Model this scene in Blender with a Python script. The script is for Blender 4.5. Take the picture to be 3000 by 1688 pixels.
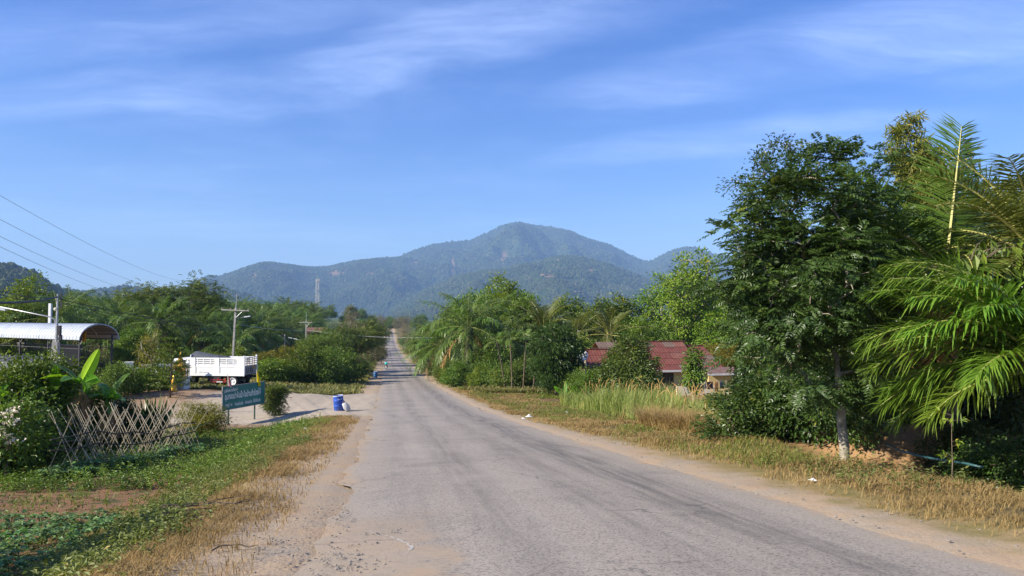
import bpy, math, random
import numpy as np
from mathutils import Vector, Matrix, Euler

for _o in list(bpy.data.objects):
    bpy.data.objects.remove(_o)
SC = bpy.context.scene
COL = SC.collection
R = math.radians

# ------------------------------------------------------------------ camera
EYE = 1.65                      # the photographer's eye above the road at his feet
FPX, PCX, PCY = 2083.0, 1500.0, 844.0
TILT = math.atan(86.0 / FPX)
cam = bpy.data.cameras.new("camera")
cam.sensor_width = 36.0
cam.lens = 36.0 * FPX / 3000.0
cam.clip_start = 0.1
cam.clip_end = 20000
camo = bpy.data.objects.new("camera", cam)
camo.location = (0, 0, EYE)
camo.rotation_euler = (math.pi / 2 + TILT, 0, 0)
COL.objects.link(camo)
SC.camera = camo

# ------------------------------------------------------------------ light
SUN_EL = R(31)
SUN_FROM = Vector((-math.sin(R(66)) * math.cos(SUN_EL), -math.cos(R(66)) * math.cos(SUN_EL), math.sin(SUN_EL)))
sun = bpy.data.lights.new("sun", 'SUN')
sun.energy = 5.0
sun.angle = R(0.53)
sun.color = (1.0, 0.93, 0.80)
suno = bpy.data.objects.new("sun", sun)
suno.rotation_euler = SUN_FROM.to_track_quat('Z', 'Y').to_euler()
suno.location = (-200, -150, 200)
COL.objects.link(suno)

SC.view_settings.view_transform = 'Standard'
SC.view_settings.look = 'None'
SC.view_settings.exposure = 1.1
SC.view_settings.gamma = 1.0
SC.view_settings.use_curve_mapping = False
cy = SC.cycles
cy.max_bounces = 6
cy.diffuse_bounces = 3
cy.glossy_bounces = 2
cy.transmission_bounces = 4
cy.transparent_max_bounces = 6
cy.volume_bounces = 0
cy.use_denoising = True
cy.denoiser = 'OPENIMAGEDENOISE'
cy.denoising_input_passes = 'RGB_ALBEDO_NORMAL'
cy.sample_clamp_indirect = 4.0
cy.caustics_reflective = False
cy.caustics_refractive = False


# ------------------------------------------------------------------ node helper
class NG:
    def __init__(s, tree):
        s.t = tree
        s.t.nodes.clear()

    def n(s, typ, ins=None, **props):
        nd = s.t.nodes.new(typ)
        for k, v in props.items():
            setattr(nd, k, v)
        for k, v in (ins or {}).items():
            s.set(nd.inputs[k], v)
        return nd

    def set(s, sock, v):
        if isinstance(v, bpy.types.NodeSocket):
            s.t.links.new(v, sock)
        elif isinstance(v, bpy.types.Node):
            s.t.links.new(v.outputs[0], sock)
        elif isinstance(v, (tuple, list)) and len(v) == 3 and sock.type == 'RGBA':
            sock.default_value = (*v, 1)
        else:
            sock.default_value = v

    def m(s, op, a, b=0.0, c=None, clamp=False):
        nd = s.n('ShaderNodeMath', operation=op, use_clamp=clamp)
        s.set(nd.inputs[0], a); s.set(nd.inputs[1], b)
        if c is not None:
            s.set(nd.inputs[2], c)
        return nd.outputs[0]

    def vm(s, op, a, b=None, scale=None):
        nd = s.n('ShaderNodeVectorMath', operation=op)
        s.set(nd.inputs[0], a)
        if b is not None:
            s.set(nd.inputs[1], b)
        if scale is not None:
            s.set(nd.inputs['Scale'], scale)
        return nd.outputs['Value'] if op in ('DOT_PRODUCT', 'LENGTH', 'DISTANCE') else nd.outputs[0]

    def smooth(s, x, lo, hi, a=0.0, b=1.0):
        nd = s.n('ShaderNodeMapRange', interpolation_type='SMOOTHSTEP')
        s.set(nd.inputs[0], x); nd.inputs[1].default_value = lo; nd.inputs[2].default_value = hi
        nd.inputs[3].default_value = a; nd.inputs[4].default_value = b
        return nd.outputs[0]

    def noise(s, vec, scale, detail=3.0, rough=0.55, dist=0.0, out=0):
        nd = s.n('ShaderNodeTexNoise', {'Scale': scale, 'Detail': detail, 'Roughness': rough, 'Distortion': dist})
        if vec is not None:
            s.set(nd.inputs['Vector'], vec)
        return nd.outputs[out]

    def mix(s, f, a, b, mode='MIX'):
        nd = s.n('ShaderNodeMix', data_type='RGBA', blend_type=mode)
        s.set(nd.inputs[0], f); s.set(nd.inputs[6], a); s.set(nd.inputs[7], b)
        return nd.outputs[2]

    def out(s, surf=None, vol=None, disp=None):
        o = s.n('ShaderNodeOutputMaterial')
        if surf is not None:
            s.t.links.new(surf, o.inputs[0])
        if vol is not None:
            s.t.links.new(vol, o.inputs[1])

    def bump(s, h, strength=0.5, dist=0.02):
        return s.n('ShaderNodeBump', {'Height': h, 'Strength': strength, 'Distance': dist}).outputs[0]

    def bsdf(s, col, rough=0.8, spec=0.3, metal=0.0, normal=None):
        p = s.n('ShaderNodeBsdfPrincipled', {'Base Color': col, 'Roughness': rough, 'Specular IOR Level': spec, 'Metallic': metal})
        if normal is not None:
            s.set(p.inputs['Normal'], normal)
        return p.outputs[0]


def newmat(name):
    m = bpy.data.materials.new(name)
    m.use_nodes = True
    return m, NG(m.node_tree)


# ------------------------------------------------------------------ sky
w = bpy.data.worlds.new("World")
SC.world = w
w.use_nodes = True
g = NG(w.node_tree)
sky = g.n('ShaderNodeTexSky', sky_type='NISHITA')
sky.sun_disc = False
sky.sun_elevation = SUN_EL
sky.sun_rotation = math.atan2(SUN_FROM.x, SUN_FROM.y)
sky.altitude = 100
sky.air_density = 1.0
sky.dust_density = 0.6
sky.ozone_density = 3.0
geo = g.n('ShaderNodeTexCoord').outputs['Generated']
sep = g.n('ShaderNodeSeparateXYZ', {0: geo})
dz = g.m('ADD', g.m('MAXIMUM', sep.outputs[2], 0.0), 0.10)
px = g.m('DIVIDE', sep.outputs[0], dz)
py = g.m('DIVIDE', sep.outputs[1], dz)
plane = g.n('ShaderNodeCombineXYZ', {0: px, 1: py, 2: 0.0}).outputs[0]
# cirrus: fine streaks combed by the wind everywhere, thicker along a few long banks
warp = g.vm('SCALE', g.vm('SUBTRACT', g.noise(plane, 0.8, 4, out=1), (0.5, 0.5, 0.5)), scale=0.5)
pw = g.vm('ADD', plane, warp)
rot = g.n('ShaderNodeMapping', {'Vector': pw, 'Rotation': (0, 0, R(38)), 'Scale': (0.5, 1.5, 1.0), 'Location': (7.1, 3.3, 0.0)}).outputs[0]
streak = g.noise(rot, 1.9, 9, 0.66, 0.35)
soft = g.noise(pw, 1.1, 5, 0.6)
# banks: centre, direction, half length, half width on the cloud layer
BANKS = [((-0.30, 2.06), (0.886, -0.464), 0.85, 0.17, 0.95), ((-1.35, 2.30), (1.0, -0.06), 0.9, 0.16, 0.7), ((-1.1, 1.85), (1.0, -0.1), 1.0, 0.17, 0.5), ((0.98, 1.97), (0.857, -0.515), 0.75, 0.20, 0.95), ((0.80, 2.80), (0.91, -0.41), 0.65, 0.17, 0.75),
         ((-2.1, 4.15), (0.885, 0.465), 1.2, 0.34, 0.55), ((2.6, 1.4), (0.9, -0.4), 1.2, 0.25, 0.9), ((-3.6, 1.2), (0.9, 0.3), 1.3, 0.3, 0.8), ((0.3, 0.7), (0.9, -0.4), 0.9, 0.25, 0.9), ((0.5, -1.2), (0.95, 0.2), 1.4, 0.35, 0.9), ((-0.8, -2.6), (0.9, -0.3), 1.6, 0.4, 0.8)]
bank = None
for (cx_, cy_), (dx_, dy_), la, lb_, kk in BANKS:
    rel = g.vm('SUBTRACT', pw, (cx_, cy_, 0))
    a_ = g.vm('DOT_PRODUCT', rel, (dx_ / la, dy_ / la, 0))
    b_ = g.vm('DOT_PRODUCT', rel, (-dy_ / lb_, dx_ / lb_, 0))
    r2 = g.m('ADD', g.m('MULTIPLY', a_, a_), g.m('MULTIPLY', b_, b_))
    f_ = g.smooth(r2, 2.4, 0.0, 0.0, kk)
    bank = f_ if bank is None else g.m('MAXIMUM', bank, f_)
cl = g.m('MULTIPLY', bank, g.smooth(streak, 0.30, 0.80))
thin = g.m('MULTIPLY', g.smooth(streak, 0.35, 0.85), g.smooth(soft, 0.35, 0.75))
cl = g.m('ADD', g.m('MULTIPLY', cl, 0.22), g.m('ADD', g.m('MULTIPLY', thin, 0.16), g.m('MULTIPLY', bank, 0.05)), clamp=True)
cl = g.m('MULTIPLY', cl, g.smooth(sep.outputs[2], 0.03, 0.14))
base = g.n('ShaderNodeHueSaturation', {'Hue': 0.522, 'Saturation': 1.36, 'Value': 1.0, 'Color': sky.outputs[0]}).outputs[0]
cloudy = g.mix(cl, base, (7.6, 8.9, 12.4))
bg = g.n('ShaderNodeBackground', {'Color': cloudy, 'Strength': 0.09})
wo = g.n('ShaderNodeOutputWorld')
g.t.links.new(bg.outputs[0], wo.inputs[0])

# ------------------------------------------------------------------ coordinates
CT, ST = math.cos(TILT), math.sin(TILT)


def at(px_, py_, d):
    """world point at depth d (metres along +Y) for a place measured on the photograph"""
    a = (px_ - PCX) / FPX
    b = (PCY - py_) / FPX
    # camera ray (a, b, -1) rotated by 90deg+tilt about X
    X, Y, Z = a, CT - b * ST, ST + b * CT
    k = d / Y
    return Vector((X * k, d, EYE + Z * k))


RO = (2.35, 0.0)
TX, TY = -0.1733, 0.98487
NX, NY = 0.98487, 0.1733
HALF = 3.0


def su(x, y):
    return (x - RO[0]) * TX + (y - RO[1]) * TY, (x - RO[0]) * NX + (y - RO[1]) * NY


def xy(s, u):
    return RO[0] + s * TX + u * NX, RO[1] + s * TY + u * NY


_ps = np.arange(-60, 1500, 1.0)
_pr = np.interp(_ps, [-60, -30, 0, 20, 41, 70, 102, 134, 207, 320, 450, 520, 575, 610, 680, 1000, 1500],
                [4.0, 1.1, -1.65, -3.5, -5.3, -7.0, -8.55, -9.8, -12.0, -14.6, -15.6, -13.0, -10.2, -9.5, -11.5, -12, -12])
_k = np.exp(-0.5 * (np.arange(-18, 19) / 5.0) ** 2); _k /= _k.sum()
_pr = np.convolve(np.pad(_pr, 18, mode='edge'), _k, 'valid') + EYE


def road_z(s):
    return np.interp(s, _ps, _pr)


def sstep(x, a, b):
    t = np.clip((x - a) / (b - a), 0, 1)
    return t * t * (3 - 2 * t)


def _hash(ix, iy, seed):
    h = (ix.astype(np.int64) * 374761393 + iy.astype(np.int64) * 668265263 + seed * 1442695041) & 0x7fffffff
    h = ((h ^ (h >> 13)) * 1274126177) & 0x7fffffff
    h = (h ^ (h >> 16)) & 0x7fffffff
    return (h % 100003) / 100003.0


def vnoise(x, y, seed=0):
    ix, iy = np.floor(x), np.floor(y)
    fx, fy = x - ix, y - iy
    fx = fx * fx * (3 - 2 * fx); fy = fy * fy * (3 - 2 * fy)
    a = _hash(ix, iy, seed); b = _hash(ix + 1, iy, seed); c = _hash(ix, iy + 1, seed); d = _hash(ix + 1, iy + 1, seed)
    return (a * (1 - fx) + b * fx) * (1 - fy) + (c * (1 - fx) + d * fx) * fy


def fbm(x, y, seed=0, o=4):
    s, a, t = 0, 0.5, 0
    for i in range(o):
        s = s + a * vnoise(x, y, seed + i * 17); t += a
        x, y, a = x * 2.03 + 3.1, y * 2.03 + 1.7, a * 0.5
    return s / t


def terrain(x, y):
    x = np.asarray(x, float); y = np.asarray(y, float)
    s, u = su(x, y)
    rz = road_z(s)
    zl = np.where(s < 37, rz - 0.85, np.interp(s, [37, 46, 64, 80, 110, 160, 250, 500, 1500],
                                               [road_z(37) - 0.85, -5.75 + EYE, -6.0 + EYE, -6.3 + EYE, -6.6 + EYE, -6.4 + EYE, -4.5 + EYE, -4.0 + EYE, -4.0 + EYE]))
    # left: a grassy bank near the camera, a broad level yard behind it
    wl = np.where(s < 60, sstep(-u, 4.4, 7.4 + np.clip(s - 14, 0, 20) * 0.12), sstep(-u, 6.0, 16 + np.clip(s - 60, 0, 60) * 0.35))
    zr = np.interp(s, [-60, 0, 12, 20, 30, 45, 62, 80, 110, 200, 350, 600, 1500],
                   [1.8, -2.9 + EYE, -3.75 + EYE, -4.15 + EYE, -4.9 + EYE, -6.0 + EYE, -6.95 + EYE, -7.6 + EYE, -8.6 + EYE, -10.5 + EYE, -11 + EYE, -9 + EYE, -9 + EYE])
    wr = np.where(s < 26, sstep(u, 6.3, 8.6), sstep(u, 4.5, 13 + np.clip(s - 26, 0, 60) * 0.2))
    z = np.where(u < 0, rz + (zl - rz) * wl, rz + (zr - rz) * wr)
    # earth bank behind the trunk on the right
    z = z + 1.15 * np.exp(-(((x - 9.3) / 2.6) ** 2 + ((y - 18.6) / 2.0) ** 2))
    z = z + 0.9 * np.exp(-(((x - 14.0) / 3.5) ** 2 + ((y - 19.5) / 3.0) ** 2))
    # earth heap beside the truck
    z = z + 0.35 * np.exp(-(((x + 25.5) / 3.2) ** 2 + ((y - 55.5) / 2.6) ** 2))
    off = sstep(np.abs(u), 3.2, 5.0)
    z = z + off * (fbm(x * 0.8, y * 0.8, 5, 3) - 0.5) * 0.22 + off * sstep(np.abs(u), 20, 60) * (fbm(x * 0.02, y * 0.02, 9, 3) - 0.5) * 3.0
    z = z + (fbm(x * 3.0, y * 3.0, 11, 2) - 0.5) * 0.05 * sstep(np.abs(u), 3.0, 3.6)
    return z


def gz(x, y):
    return float(terrain(np.array([x]), np.array([y]))[0])


def on(px_, d, dx=0.0):
    """ground point under the photo column px_ at depth d"""
    x = (px_ - PCX) / FPX * d / CT + dx
    return Vector((x, d, gz(x, d)))


# ------------------------------------------------------------------ mesh helper
class MB:
    def __init__(s):
        s.V, s.A, s.F, s.M, s.n = [], [], [], [], 0

    def add(s, V, F, a=0.5, m=0):
        V = np.asarray(V, np.float32).reshape(-1, 3)
        F = np.asarray(F, np.int64)
        s.V.append(V)
        s.A.append(np.broadcast_to(np.asarray(a, np.float32), (len(V),)))
        s.F.append(F + s.n)
        s.M.append(np.full(len(F), m, np.int32))
        s.n += len(V)
        return s

    def box(s, c, size, a=0.5, m=0, rot=None):
        c = np.asarray(c, float); h = np.asarray(size, float) / 2
        v = np.array([[x, y, z] for z in (-1, 1) for y in (-1, 1) for x in (-1, 1)], float) * h
        if rot is not None:
            v = v @ np.array(rot.to_matrix() if hasattr(rot, 'to_matrix') else rot).T
        return s.add(v + c, [[0, 2, 3, 1], [4, 5, 7, 6], [0, 1, 5, 4], [2, 6, 7, 3], [0, 4, 6, 2], [1, 3, 7, 5]], a, m)

    def tube(s, P, rad, sides=6, a=0.5, m=0, cap=True):
        P = np.asarray(P, float); k = len(P)
        rad = np.broadcast_to(np.asarray(rad, float), (k,))
        T = np.gradient(P, axis=0); T /= (np.linalg.norm(T, axis=1, keepdims=True) + 1e-9)
        ref = np.array([0, 0, 1.0]) if abs(T[0, 2]) < 0.9 else np.array([1.0, 0, 0])
        B = np.cross(T, ref); B /= (np.linalg.norm(B, axis=1, keepdims=True) + 1e-9)
        C = np.cross(T, B)
        th = np.linspace(0, 2 * np.pi, sides, endpoint=False)
        V = P[:, None, :] + rad[:, None, None] * (np.cos(th)[None, :, None] * B[:, None, :] + np.sin(th)[None, :, None] * C[:, None, :])
        i = np.arange(k - 1)[:, None] * sides; j = np.arange(sides)[None, :]; j2 = (j + 1) % sides
        F = np.stack([i + j, i + sides + j, i + sides + j2, i + j2], -1).reshape(-1, 4)
        n0 = s.n
        s.add(V.reshape(-1, 3), F, a, m)
        if cap and sides > 3:
            for r_, fl in ((0, 1), (k - 1, 0)):
                ring = np.arange(sides) + r_ * sides
                if fl == 0:
                    ring = ring[::-1]
                for q in range(1, sides - 1):
                    s.F.append(np.array([[ring[0] + n0, ring[q] + n0, ring[q + 1] + n0]])); s.M.append(np.array([m], np.int32))
        return s

    def lathe(s, prof, sides=20, a=0.5, m=0, c=(0, 0, 0)):
        prof = np.asarray(prof, float)
        th = np.linspace(0, 2 * np.pi, sides, endpoint=False)
        V = np.stack([prof[:, 0:1] * np.cos(th), prof[:, 0:1] * np.sin(th), np.repeat(prof[:, 1:2], sides, 1)], -1) + np.asarray(c)
        k = len(prof)
        i = np.arange(k - 1)[:, None] * sides; j = np.arange(sides)[None, :]; j2 = (j + 1) % sides
        F = np.stack([i + j, i + j2, i + sides + j2, i + sides + j], -1).reshape(-1, 4)
        return s.add(V.reshape(-1, 3), F, a, m)

    def merge(s, o, mat=None, m_off=0):
        """append another builder's geometry, transformed by a 4x4"""
        V = np.concatenate(o.V)
        if mat is not None:
            M = np.array(mat)
            V = V @ M[:3, :3].T + M[:3, 3]
        n0 = s.n
        s.V.append(V.astype(np.float32)); s.A.append(np.concatenate(o.A))
        for F, M_ in zip(o.F, o.M):
            s.F.append(F + n0); s.M.append(M_ + m_off)
        s.n += len(V)
        return s

    def mesh(s, name, mats, smooth=False):
        me = bpy.data.meshes.new(name)
        if not s.V:
            return me
        V = np.concatenate(s.V)
        me.vertices.add(len(V)); me.vertices.foreach_set('co', V.ravel())
        tot = np.concatenate([np.full(len(f), f.shape[1], np.int32) for f in s.F])
        loops = np.concatenate([f.ravel() for f in s.F]).astype(np.int32)
        st = np.concatenate([[0], np.cumsum(tot)[:-1]]).astype(np.int32)
        me.loops.add(len(loops)); me.loops.foreach_set('vertex_index', loops)
        me.polygons.add(len(tot)); me.polygons.foreach_set('loop_start', st); me.polygons.foreach_set('loop_total', tot)
        for mt in (mats if isinstance(mats, (list, tuple)) else [mats]):
            me.materials.append(mt)
        me.polygons.foreach_set('material_index', np.concatenate(s.M))
        me.polygons.foreach_set('use_smooth', np.full(len(tot), bool(smooth)))
        at_ = me.attributes.new('v', 'FLOAT', 'POINT')
        at_.data.foreach_set('value', np.concatenate(s.A).astype(np.float32))
        me.update(calc_edges=True)
        return me


def tag(o, label=None, cat=None, group=None, kind=None):
    if label: o['label'] = label
    if cat: o['category'] = cat
    if group: o['group'] = group
    if kind: o['kind'] = kind
    return o


def obj(name, me, parent=None, loc=(0, 0, 0), rot=(0, 0, 0), scale=(1, 1, 1)):
    o = bpy.data.objects.new(name, me)
    COL.objects.link(o)
    o.parent = parent
    o.location = loc
    o.rotation_euler = rot
    o.scale = scale if isinstance(scale, (tuple, list)) else (scale,) * 3
    return o


def thing(name, label, cat, loc=(0, 0, 0), rz=0.0, scale=1.0, group=None, rot=None):
    o = obj(name, None, None, loc, rot if rot is not None else (0, 0, rz), scale)
    return tag(o, label, cat, group)


def struct(name, me, label=None, kind='structure'):
    o = obj(name, me)
    o['kind'] = kind
    if label: o['label'] = label
    return o


# ------------------------------------------------------------------ common materials
def simple(name, col, rough=0.7, spec=0.3, metal=0.0, var=0.12, scale=6.0, bump=0.0, dirt=None):
    m, g = newmat(name)
    P = g.n('ShaderNodeTexCoord').outputs['Object']
    n1 = g.noise(P, scale, 5, 0.6)
    c = g.mix(g.smooth(n1, 0.3, 0.7), tuple(x * (1 - var) for x in col), tuple(min(1, x * (1 + var)) for x in col))
    if dirt is not None:
        n2 = g.noise(P, scale * 0.35, 6, 0.7)
        c = g.mix(g.smooth(n2, 0.48, 0.72, 0, dirt[1]), c, dirt[0])
    nm = g.bump(g.noise(P, scale * 8, 3), bump, 0.01) if bump else None
    g.out(g.bsdf(c, rough, spec, metal, nm))
    return m


def leafmat(name, c1, c2, c3=None, rough=0.5, spec=0.35, trans=0.3, tcol=None):
    """leaf: colour runs c1..c2 with each leaf's own value, a few c3 leaves; thin and translucent"""
    m, g = newmat(name)
    v = g.n('ShaderNodeAttribute', attribute_name='v').outputs['Fac']
    rnd = g.n('ShaderNodeObjectInfo').outputs['Random']
    c = g.mix(v, c1, c2)
    if c3 is not None:
        c = g.mix(g.smooth(v, 0.90, 0.97), c, c3)
    c = g.n('ShaderNodeHueSaturation', {'Hue': g.m('MULTIPLY_ADD', rnd, 0.03, 0.485), 'Saturation': 1.0,
                                        'Value': g.m('MULTIPLY_ADD', rnd, 0.5, 1.0), 'Color': c}).outputs[0]
    c = g.mix(1.0, c, (1.18, 1.04, 0.9), 'MULTIPLY')
    p = g.bsdf(c, rough, spec)
    tc = g.mix(1.0, c, tcol or (1.35, 1.4, 0.6), 'MULTIPLY')
    tr = g.n('ShaderNodeBsdfTranslucent', {'Color': tc}).outputs[0]
    ms = g.n('ShaderNodeMixShader', {0: trans})
    g.t.links.new(p, ms.inputs[1]); g.t.links.new(tr, ms.inputs[2])
    g.out(ms.outputs[0])
    return m


M = {}
M['bark'] = simple('bark', (0.16, 0.125, 0.09), 0.9, 0.1, var=0.35, scale=9, bump=0.6)
M['bark_pale'] = simple('bark_pale', (0.31, 0.27, 0.205), 0.85, 0.1, var=0.35, scale=7, bump=0.5, dirt=((0.07, 0.058, 0.042), 0.85))
M['bark_palm'] = simple('bark_palm', (0.13, 0.10, 0.07), 0.95, 0.1, var=0.4, scale=5, bump=0.8)
M['concrete'] = simple('concrete', (0.36, 0.34, 0.30), 0.9, 0.2, var=0.15, scale=4, bump=0.3, dirt=((0.10, 0.09, 0.075), 0.6))
M['steel'] = simple('galvanised_steel', (0.45, 0.46, 0.47), 0.45, 0.5, 0.6, var=0.15)
M['darksteel'] = simple('dark_steel', (0.05, 0.05, 0.055), 0.6, 0.4, 0.2)
M['white'] = simple('white_paint', (0.78, 0.77, 0.73), 0.5, 0.4, var=0.04, scale=2, dirt=((0.38, 0.33, 0.26), 0.35))
M['black'] = simple('black_rubber', (0.018, 0.018, 0.02), 0.8, 0.3)
M['wire'] = simple('wire_sheath', (0.03, 0.03, 0.032), 0.6, 0.3)
M['bamboo'] = simple('dry_bamboo', (0.42, 0.33, 0.20), 0.7, 0.25, var=0.3, scale=3, dirt=((0.14, 0.11, 0.08), 0.6))
M['gold'] = simple('gold_paint', (0.75, 0.42, 0.04), 0.35, 0.5, 0.5, var=0.15)
M['brown_dry'] = leafmat('dry_leaf', (0.20, 0.12, 0.055), (0.36, 0.24, 0.12), rough=0.8, spec=0.1, trans=0.2, tcol=(1.2, 1.1, 0.8))
# ------------------------------------------------------------------ ground materials
def road_frame(g):
    P = g.n('ShaderNodeNewGeometry').outputs['Position']
    rel = g.vm('SUBTRACT', P, (RO[0], RO[1], 0))
    s_ = g.vm('DOT_PRODUCT', rel, (TX, TY, 0))
    u_ = g.vm('DOT_PRODUCT', rel, (NX, NY, 0))
    flat = g.n('ShaderNodeCombineXYZ', {0: u_, 1: s_, 2: 0.0}).outputs[0]
    return P, s_, u_, flat


def sand_colour(g, flat):
    n1 = g.noise(flat, 0.9, 6, 0.65)
    n2 = g.noise(flat, 9.0, 4, 0.6)
    c = g.mix(g.smooth(n1, 0.35, 0.68), (0.385, 0.275, 0.175), (0.335, 0.275, 0.205))
    c = g.mix(g.smooth(n2, 0.45, 0.8, 0, 0.45), c, (0.20, 0.165, 0.13))
    vor = g.n('ShaderNodeTexVoronoi', {'Vector': flat, 'Scale': 26.0})
    peb = g.smooth(vor.outputs['Distance'], 0.10, 0.22, 1, 0)
    pick = g.smooth(g.n('ShaderNodeSeparateColor', {0: vor.outputs['Color']}).outputs[0], 0.70, 0.80)
    peb = g.m('MULTIPLY', peb, pick)
    c = g.mix(g.m('MULTIPLY', peb, 0.75), c, (0.46, 0.43, 0.38))
    return c, n2, peb


# terrain sheet
m, g = newmat('ground_soil')
P, s_, u_, flat = road_frame(g)
sand, sn, peb = sand_colour(g, flat)
big = g.noise(flat, 0.35, 5, 0.6)
mid = g.noise(flat, 1.7, 5, 0.62)
fine = g.noise(flat, 22.0, 4, 0.65)
straw = g.mix(g.smooth(mid, 0.3, 0.7), (0.30, 0.21, 0.095), (0.20, 0.165, 0.06))
green = g.mix(g.smooth(mid, 0.35, 0.65), (0.085, 0.085, 0.032), (0.16, 0.115, 0.055))
soil = g.mix(g.smooth(fine, 0.3, 0.7), (0.17, 0.085, 0.045), (0.26, 0.145, 0.08))
au = g.m('ABSOLUTE', u_)
auw = g.m('ADD', au, g.m('MULTIPLY', g.m('SUBTRACT', big, 0.5), 1.5))
auw = g.m('ADD', auw, g.m('MULTIPLY', g.m('SUBTRACT', mid, 0.5), 1.2))
left = g.smooth(u_, -0.1, 0.1, 1, 0)
edge_sand = g.m('ADD', 3.55, g.m('MULTIPLY', left, 0.6))
c_verge = g.mix(g.smooth(g.m('SUBTRACT', auw, edge_sand), -0.15, 0.75), sand, straw)
c_verge = g.mix(g.smooth(g.m('SUBTRACT', auw, g.m('ADD', edge_sand, 1.2)), -0.4, 1.1), c_verge, green)
c_verge = g.mix(g.m('MULTIPLY', g.smooth(auw, 7.6, 9.0), g.smooth(mid, 0.42, 0.55)), c_verge, soil)
# garden soil on the left in the first thirty metres
gard = g.m('MULTIPLY', g.m('MULTIPLY', g.smooth(g.m('MULTIPLY', u_, -1.0), 6.9, 7.8), g.smooth(s_, 33, 30, 0, 1)), g.smooth(big, 0.25, 0.5))
c_verge = g.mix(g.m('MULTIPLY', gard, g.smooth(mid, 0.36, 0.56)), c_verge, soil)
# right-hand earth bank under the trees
bank = g.m('MULTIPLY', g.m('MULTIPLY', g.smooth(u_, 7.2, 8.6), g.smooth(s_, 27, 22, 0, 1)), 1.0)
ochre = g.mix(g.smooth(mid, 0.3, 0.7), (0.42, 0.235, 0.10), (0.34, 0.22, 0.12))
ochre = g.mix(g.smooth(fine, 0.5, 0.75, 0, 0.6), ochre, (0.14, 0.09, 0.05))
c_verge = g.mix(bank, c_verge, ochre)
# side road apron and yard: worn sandy concrete, then bare brown earth round the truck
sw = g.m('ADD', s_, g.m('MULTIPLY', g.m('SUBTRACT', big, 0.5), 5.0))
lu = g.m('MULTIPLY', u_, -1.0)
lo = g.m('SUBTRACT', sw, g.m('ADD', 36.5, g.m('MULTIPLY', g.m('MINIMUM', lu, 14.0), 0.38)))
hi = g.m('SUBTRACT', sw, g.m('ADD', 66.0, g.m('MULTIPLY', g.m('MINIMUM', lu, 14.0), -0.45)))
apron = g.m('MULTIPLY', g.m('MULTIPLY', g.smooth(lo, -0.6, 0.9), g.smooth(hi, -1.0, 1.0, 1, 0)), g.smooth(lu, 2.4, 3.2))
apc = g.mix(g.smooth(mid, 0.3, 0.7), (0.40, 0.335, 0.255), (0.35, 0.285, 0.21))
apc = g.mix(g.smooth(fine, 0.55, 0.8, 0, 0.5), apc, (0.24, 0.20, 0.16))
yard = g.mix(g.smooth(mid, 0.3, 0.7), (0.31, 0.205, 0.125), (0.24, 0.155, 0.095))
apc = g.mix(g.smooth(g.m('ADD', lu, g.m('MULTIPLY', mid, 3.0)), 15.0, 19.0), apc, yard)
c_all = g.mix(apron, c_verge, apc)
far = g.smooth(s_, 150, 420)
c_all = g.mix(g.m('MULTIPLY', far, g.smooth(au, 8, 16)), c_all, (0.07, 0.09, 0.03))
nm = g.bump(g.m('ADD', g.m('MULTIPLY', fine, 0.6), g.m('ADD', mid, g.m('MULTIPLY', peb, 0.5))), 0.55, 0.05)
g.out(g.bsdf(c_all, 0.95, 0.12, normal=nm))
M['ground'] = m

# asphalt
m, g = newmat('worn_asphalt')
P, s_, u_, flat = road_frame(g)
sand, sn, peb = sand_colour(g, flat)
big = g.noise(flat, 0.30, 4, 0.55)
strm = g.n('ShaderNodeMapping', {'Vector': flat, 'Scale': (1.0, 0.055, 1.0)}).outputs[0]
stre = g.noise(strm, 1.6, 6, 0.6)
strf = g.noise(strm, 7.0, 5, 0.6)
mid = g.noise(flat, 2.2, 5, 0.6)
ag = g.noise(flat, 70.0, 3, 0.7)
vor = g.n('ShaderNodeTexVoronoi', {'Vector': flat, 'Scale': 55.0})
vs = g.n('ShaderNodeSeparateColor', {0: vor.outputs['Color']}).outputs[0]
base = g.mix(g.smooth(stre, 0.3, 0.7), (0.295, 0.255, 0.21), (0.335, 0.295, 0.248))
base = g.mix(g.smooth(big, 0.4, 0.7, 0, 0.6), base, (0.26, 0.225, 0.19))
base = g.mix(g.m('MULTIPLY', g.smooth(vs, 0.2, 1.0), 0.55), base, (0.38, 0.325, 0.26))
base = g.mix(g.m('MULTIPLY', g.smooth(vs, 0.45, 0.0), 0.7), base, (0.12, 0.102, 0.085))


def track(c0, w_, k):
    """a wheel track: rubber-dark band that wanders a little"""
    d = g.m('ABSOLUTE', g.m('SUBTRACT', g.m('ADD', u_, g.m('MULTIPLY', g.m('SUBTRACT', stre, 0.5), 0.9)), c0))
    f = g.smooth(d, w_, 0.0)
    f = g.m('MULTIPLY', f, g.smooth(strf, 0.2, 0.75))
    return g.m('MULTIPLY', f, k)


tr = g.m('MAXIMUM', g.m('MAXIMUM', track(1.72, 0.95, 0.85), track(0.55, 0.65, 0.45)), g.m('MAXIMUM', track(-0.9, 0.6, 0.5), track(-2.0, 0.5, 0.25)))
tr = g.m('MULTIPLY', tr, g.smooth(mid, 0.15, 0.5, 0.65, 1.0))
base = g.mix(tr, base, (0.085, 0.077, 0.068))
stain = g.noise(g.n('ShaderNodeMapping', {'Vector': flat, 'Scale': (0.35, 0.5, 1.0)}).outputs[0], 0.9, 6, 0.65, 0.6)
base = g.mix(g.smooth(stain, 0.52, 0.70, 0, 0.42), base, (0.13, 0.118, 0.105))
base = g.mix(g.smooth(stain, 0.46, 0.30, 0, 0.35), base, (0.36, 0.315, 0.26))
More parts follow.
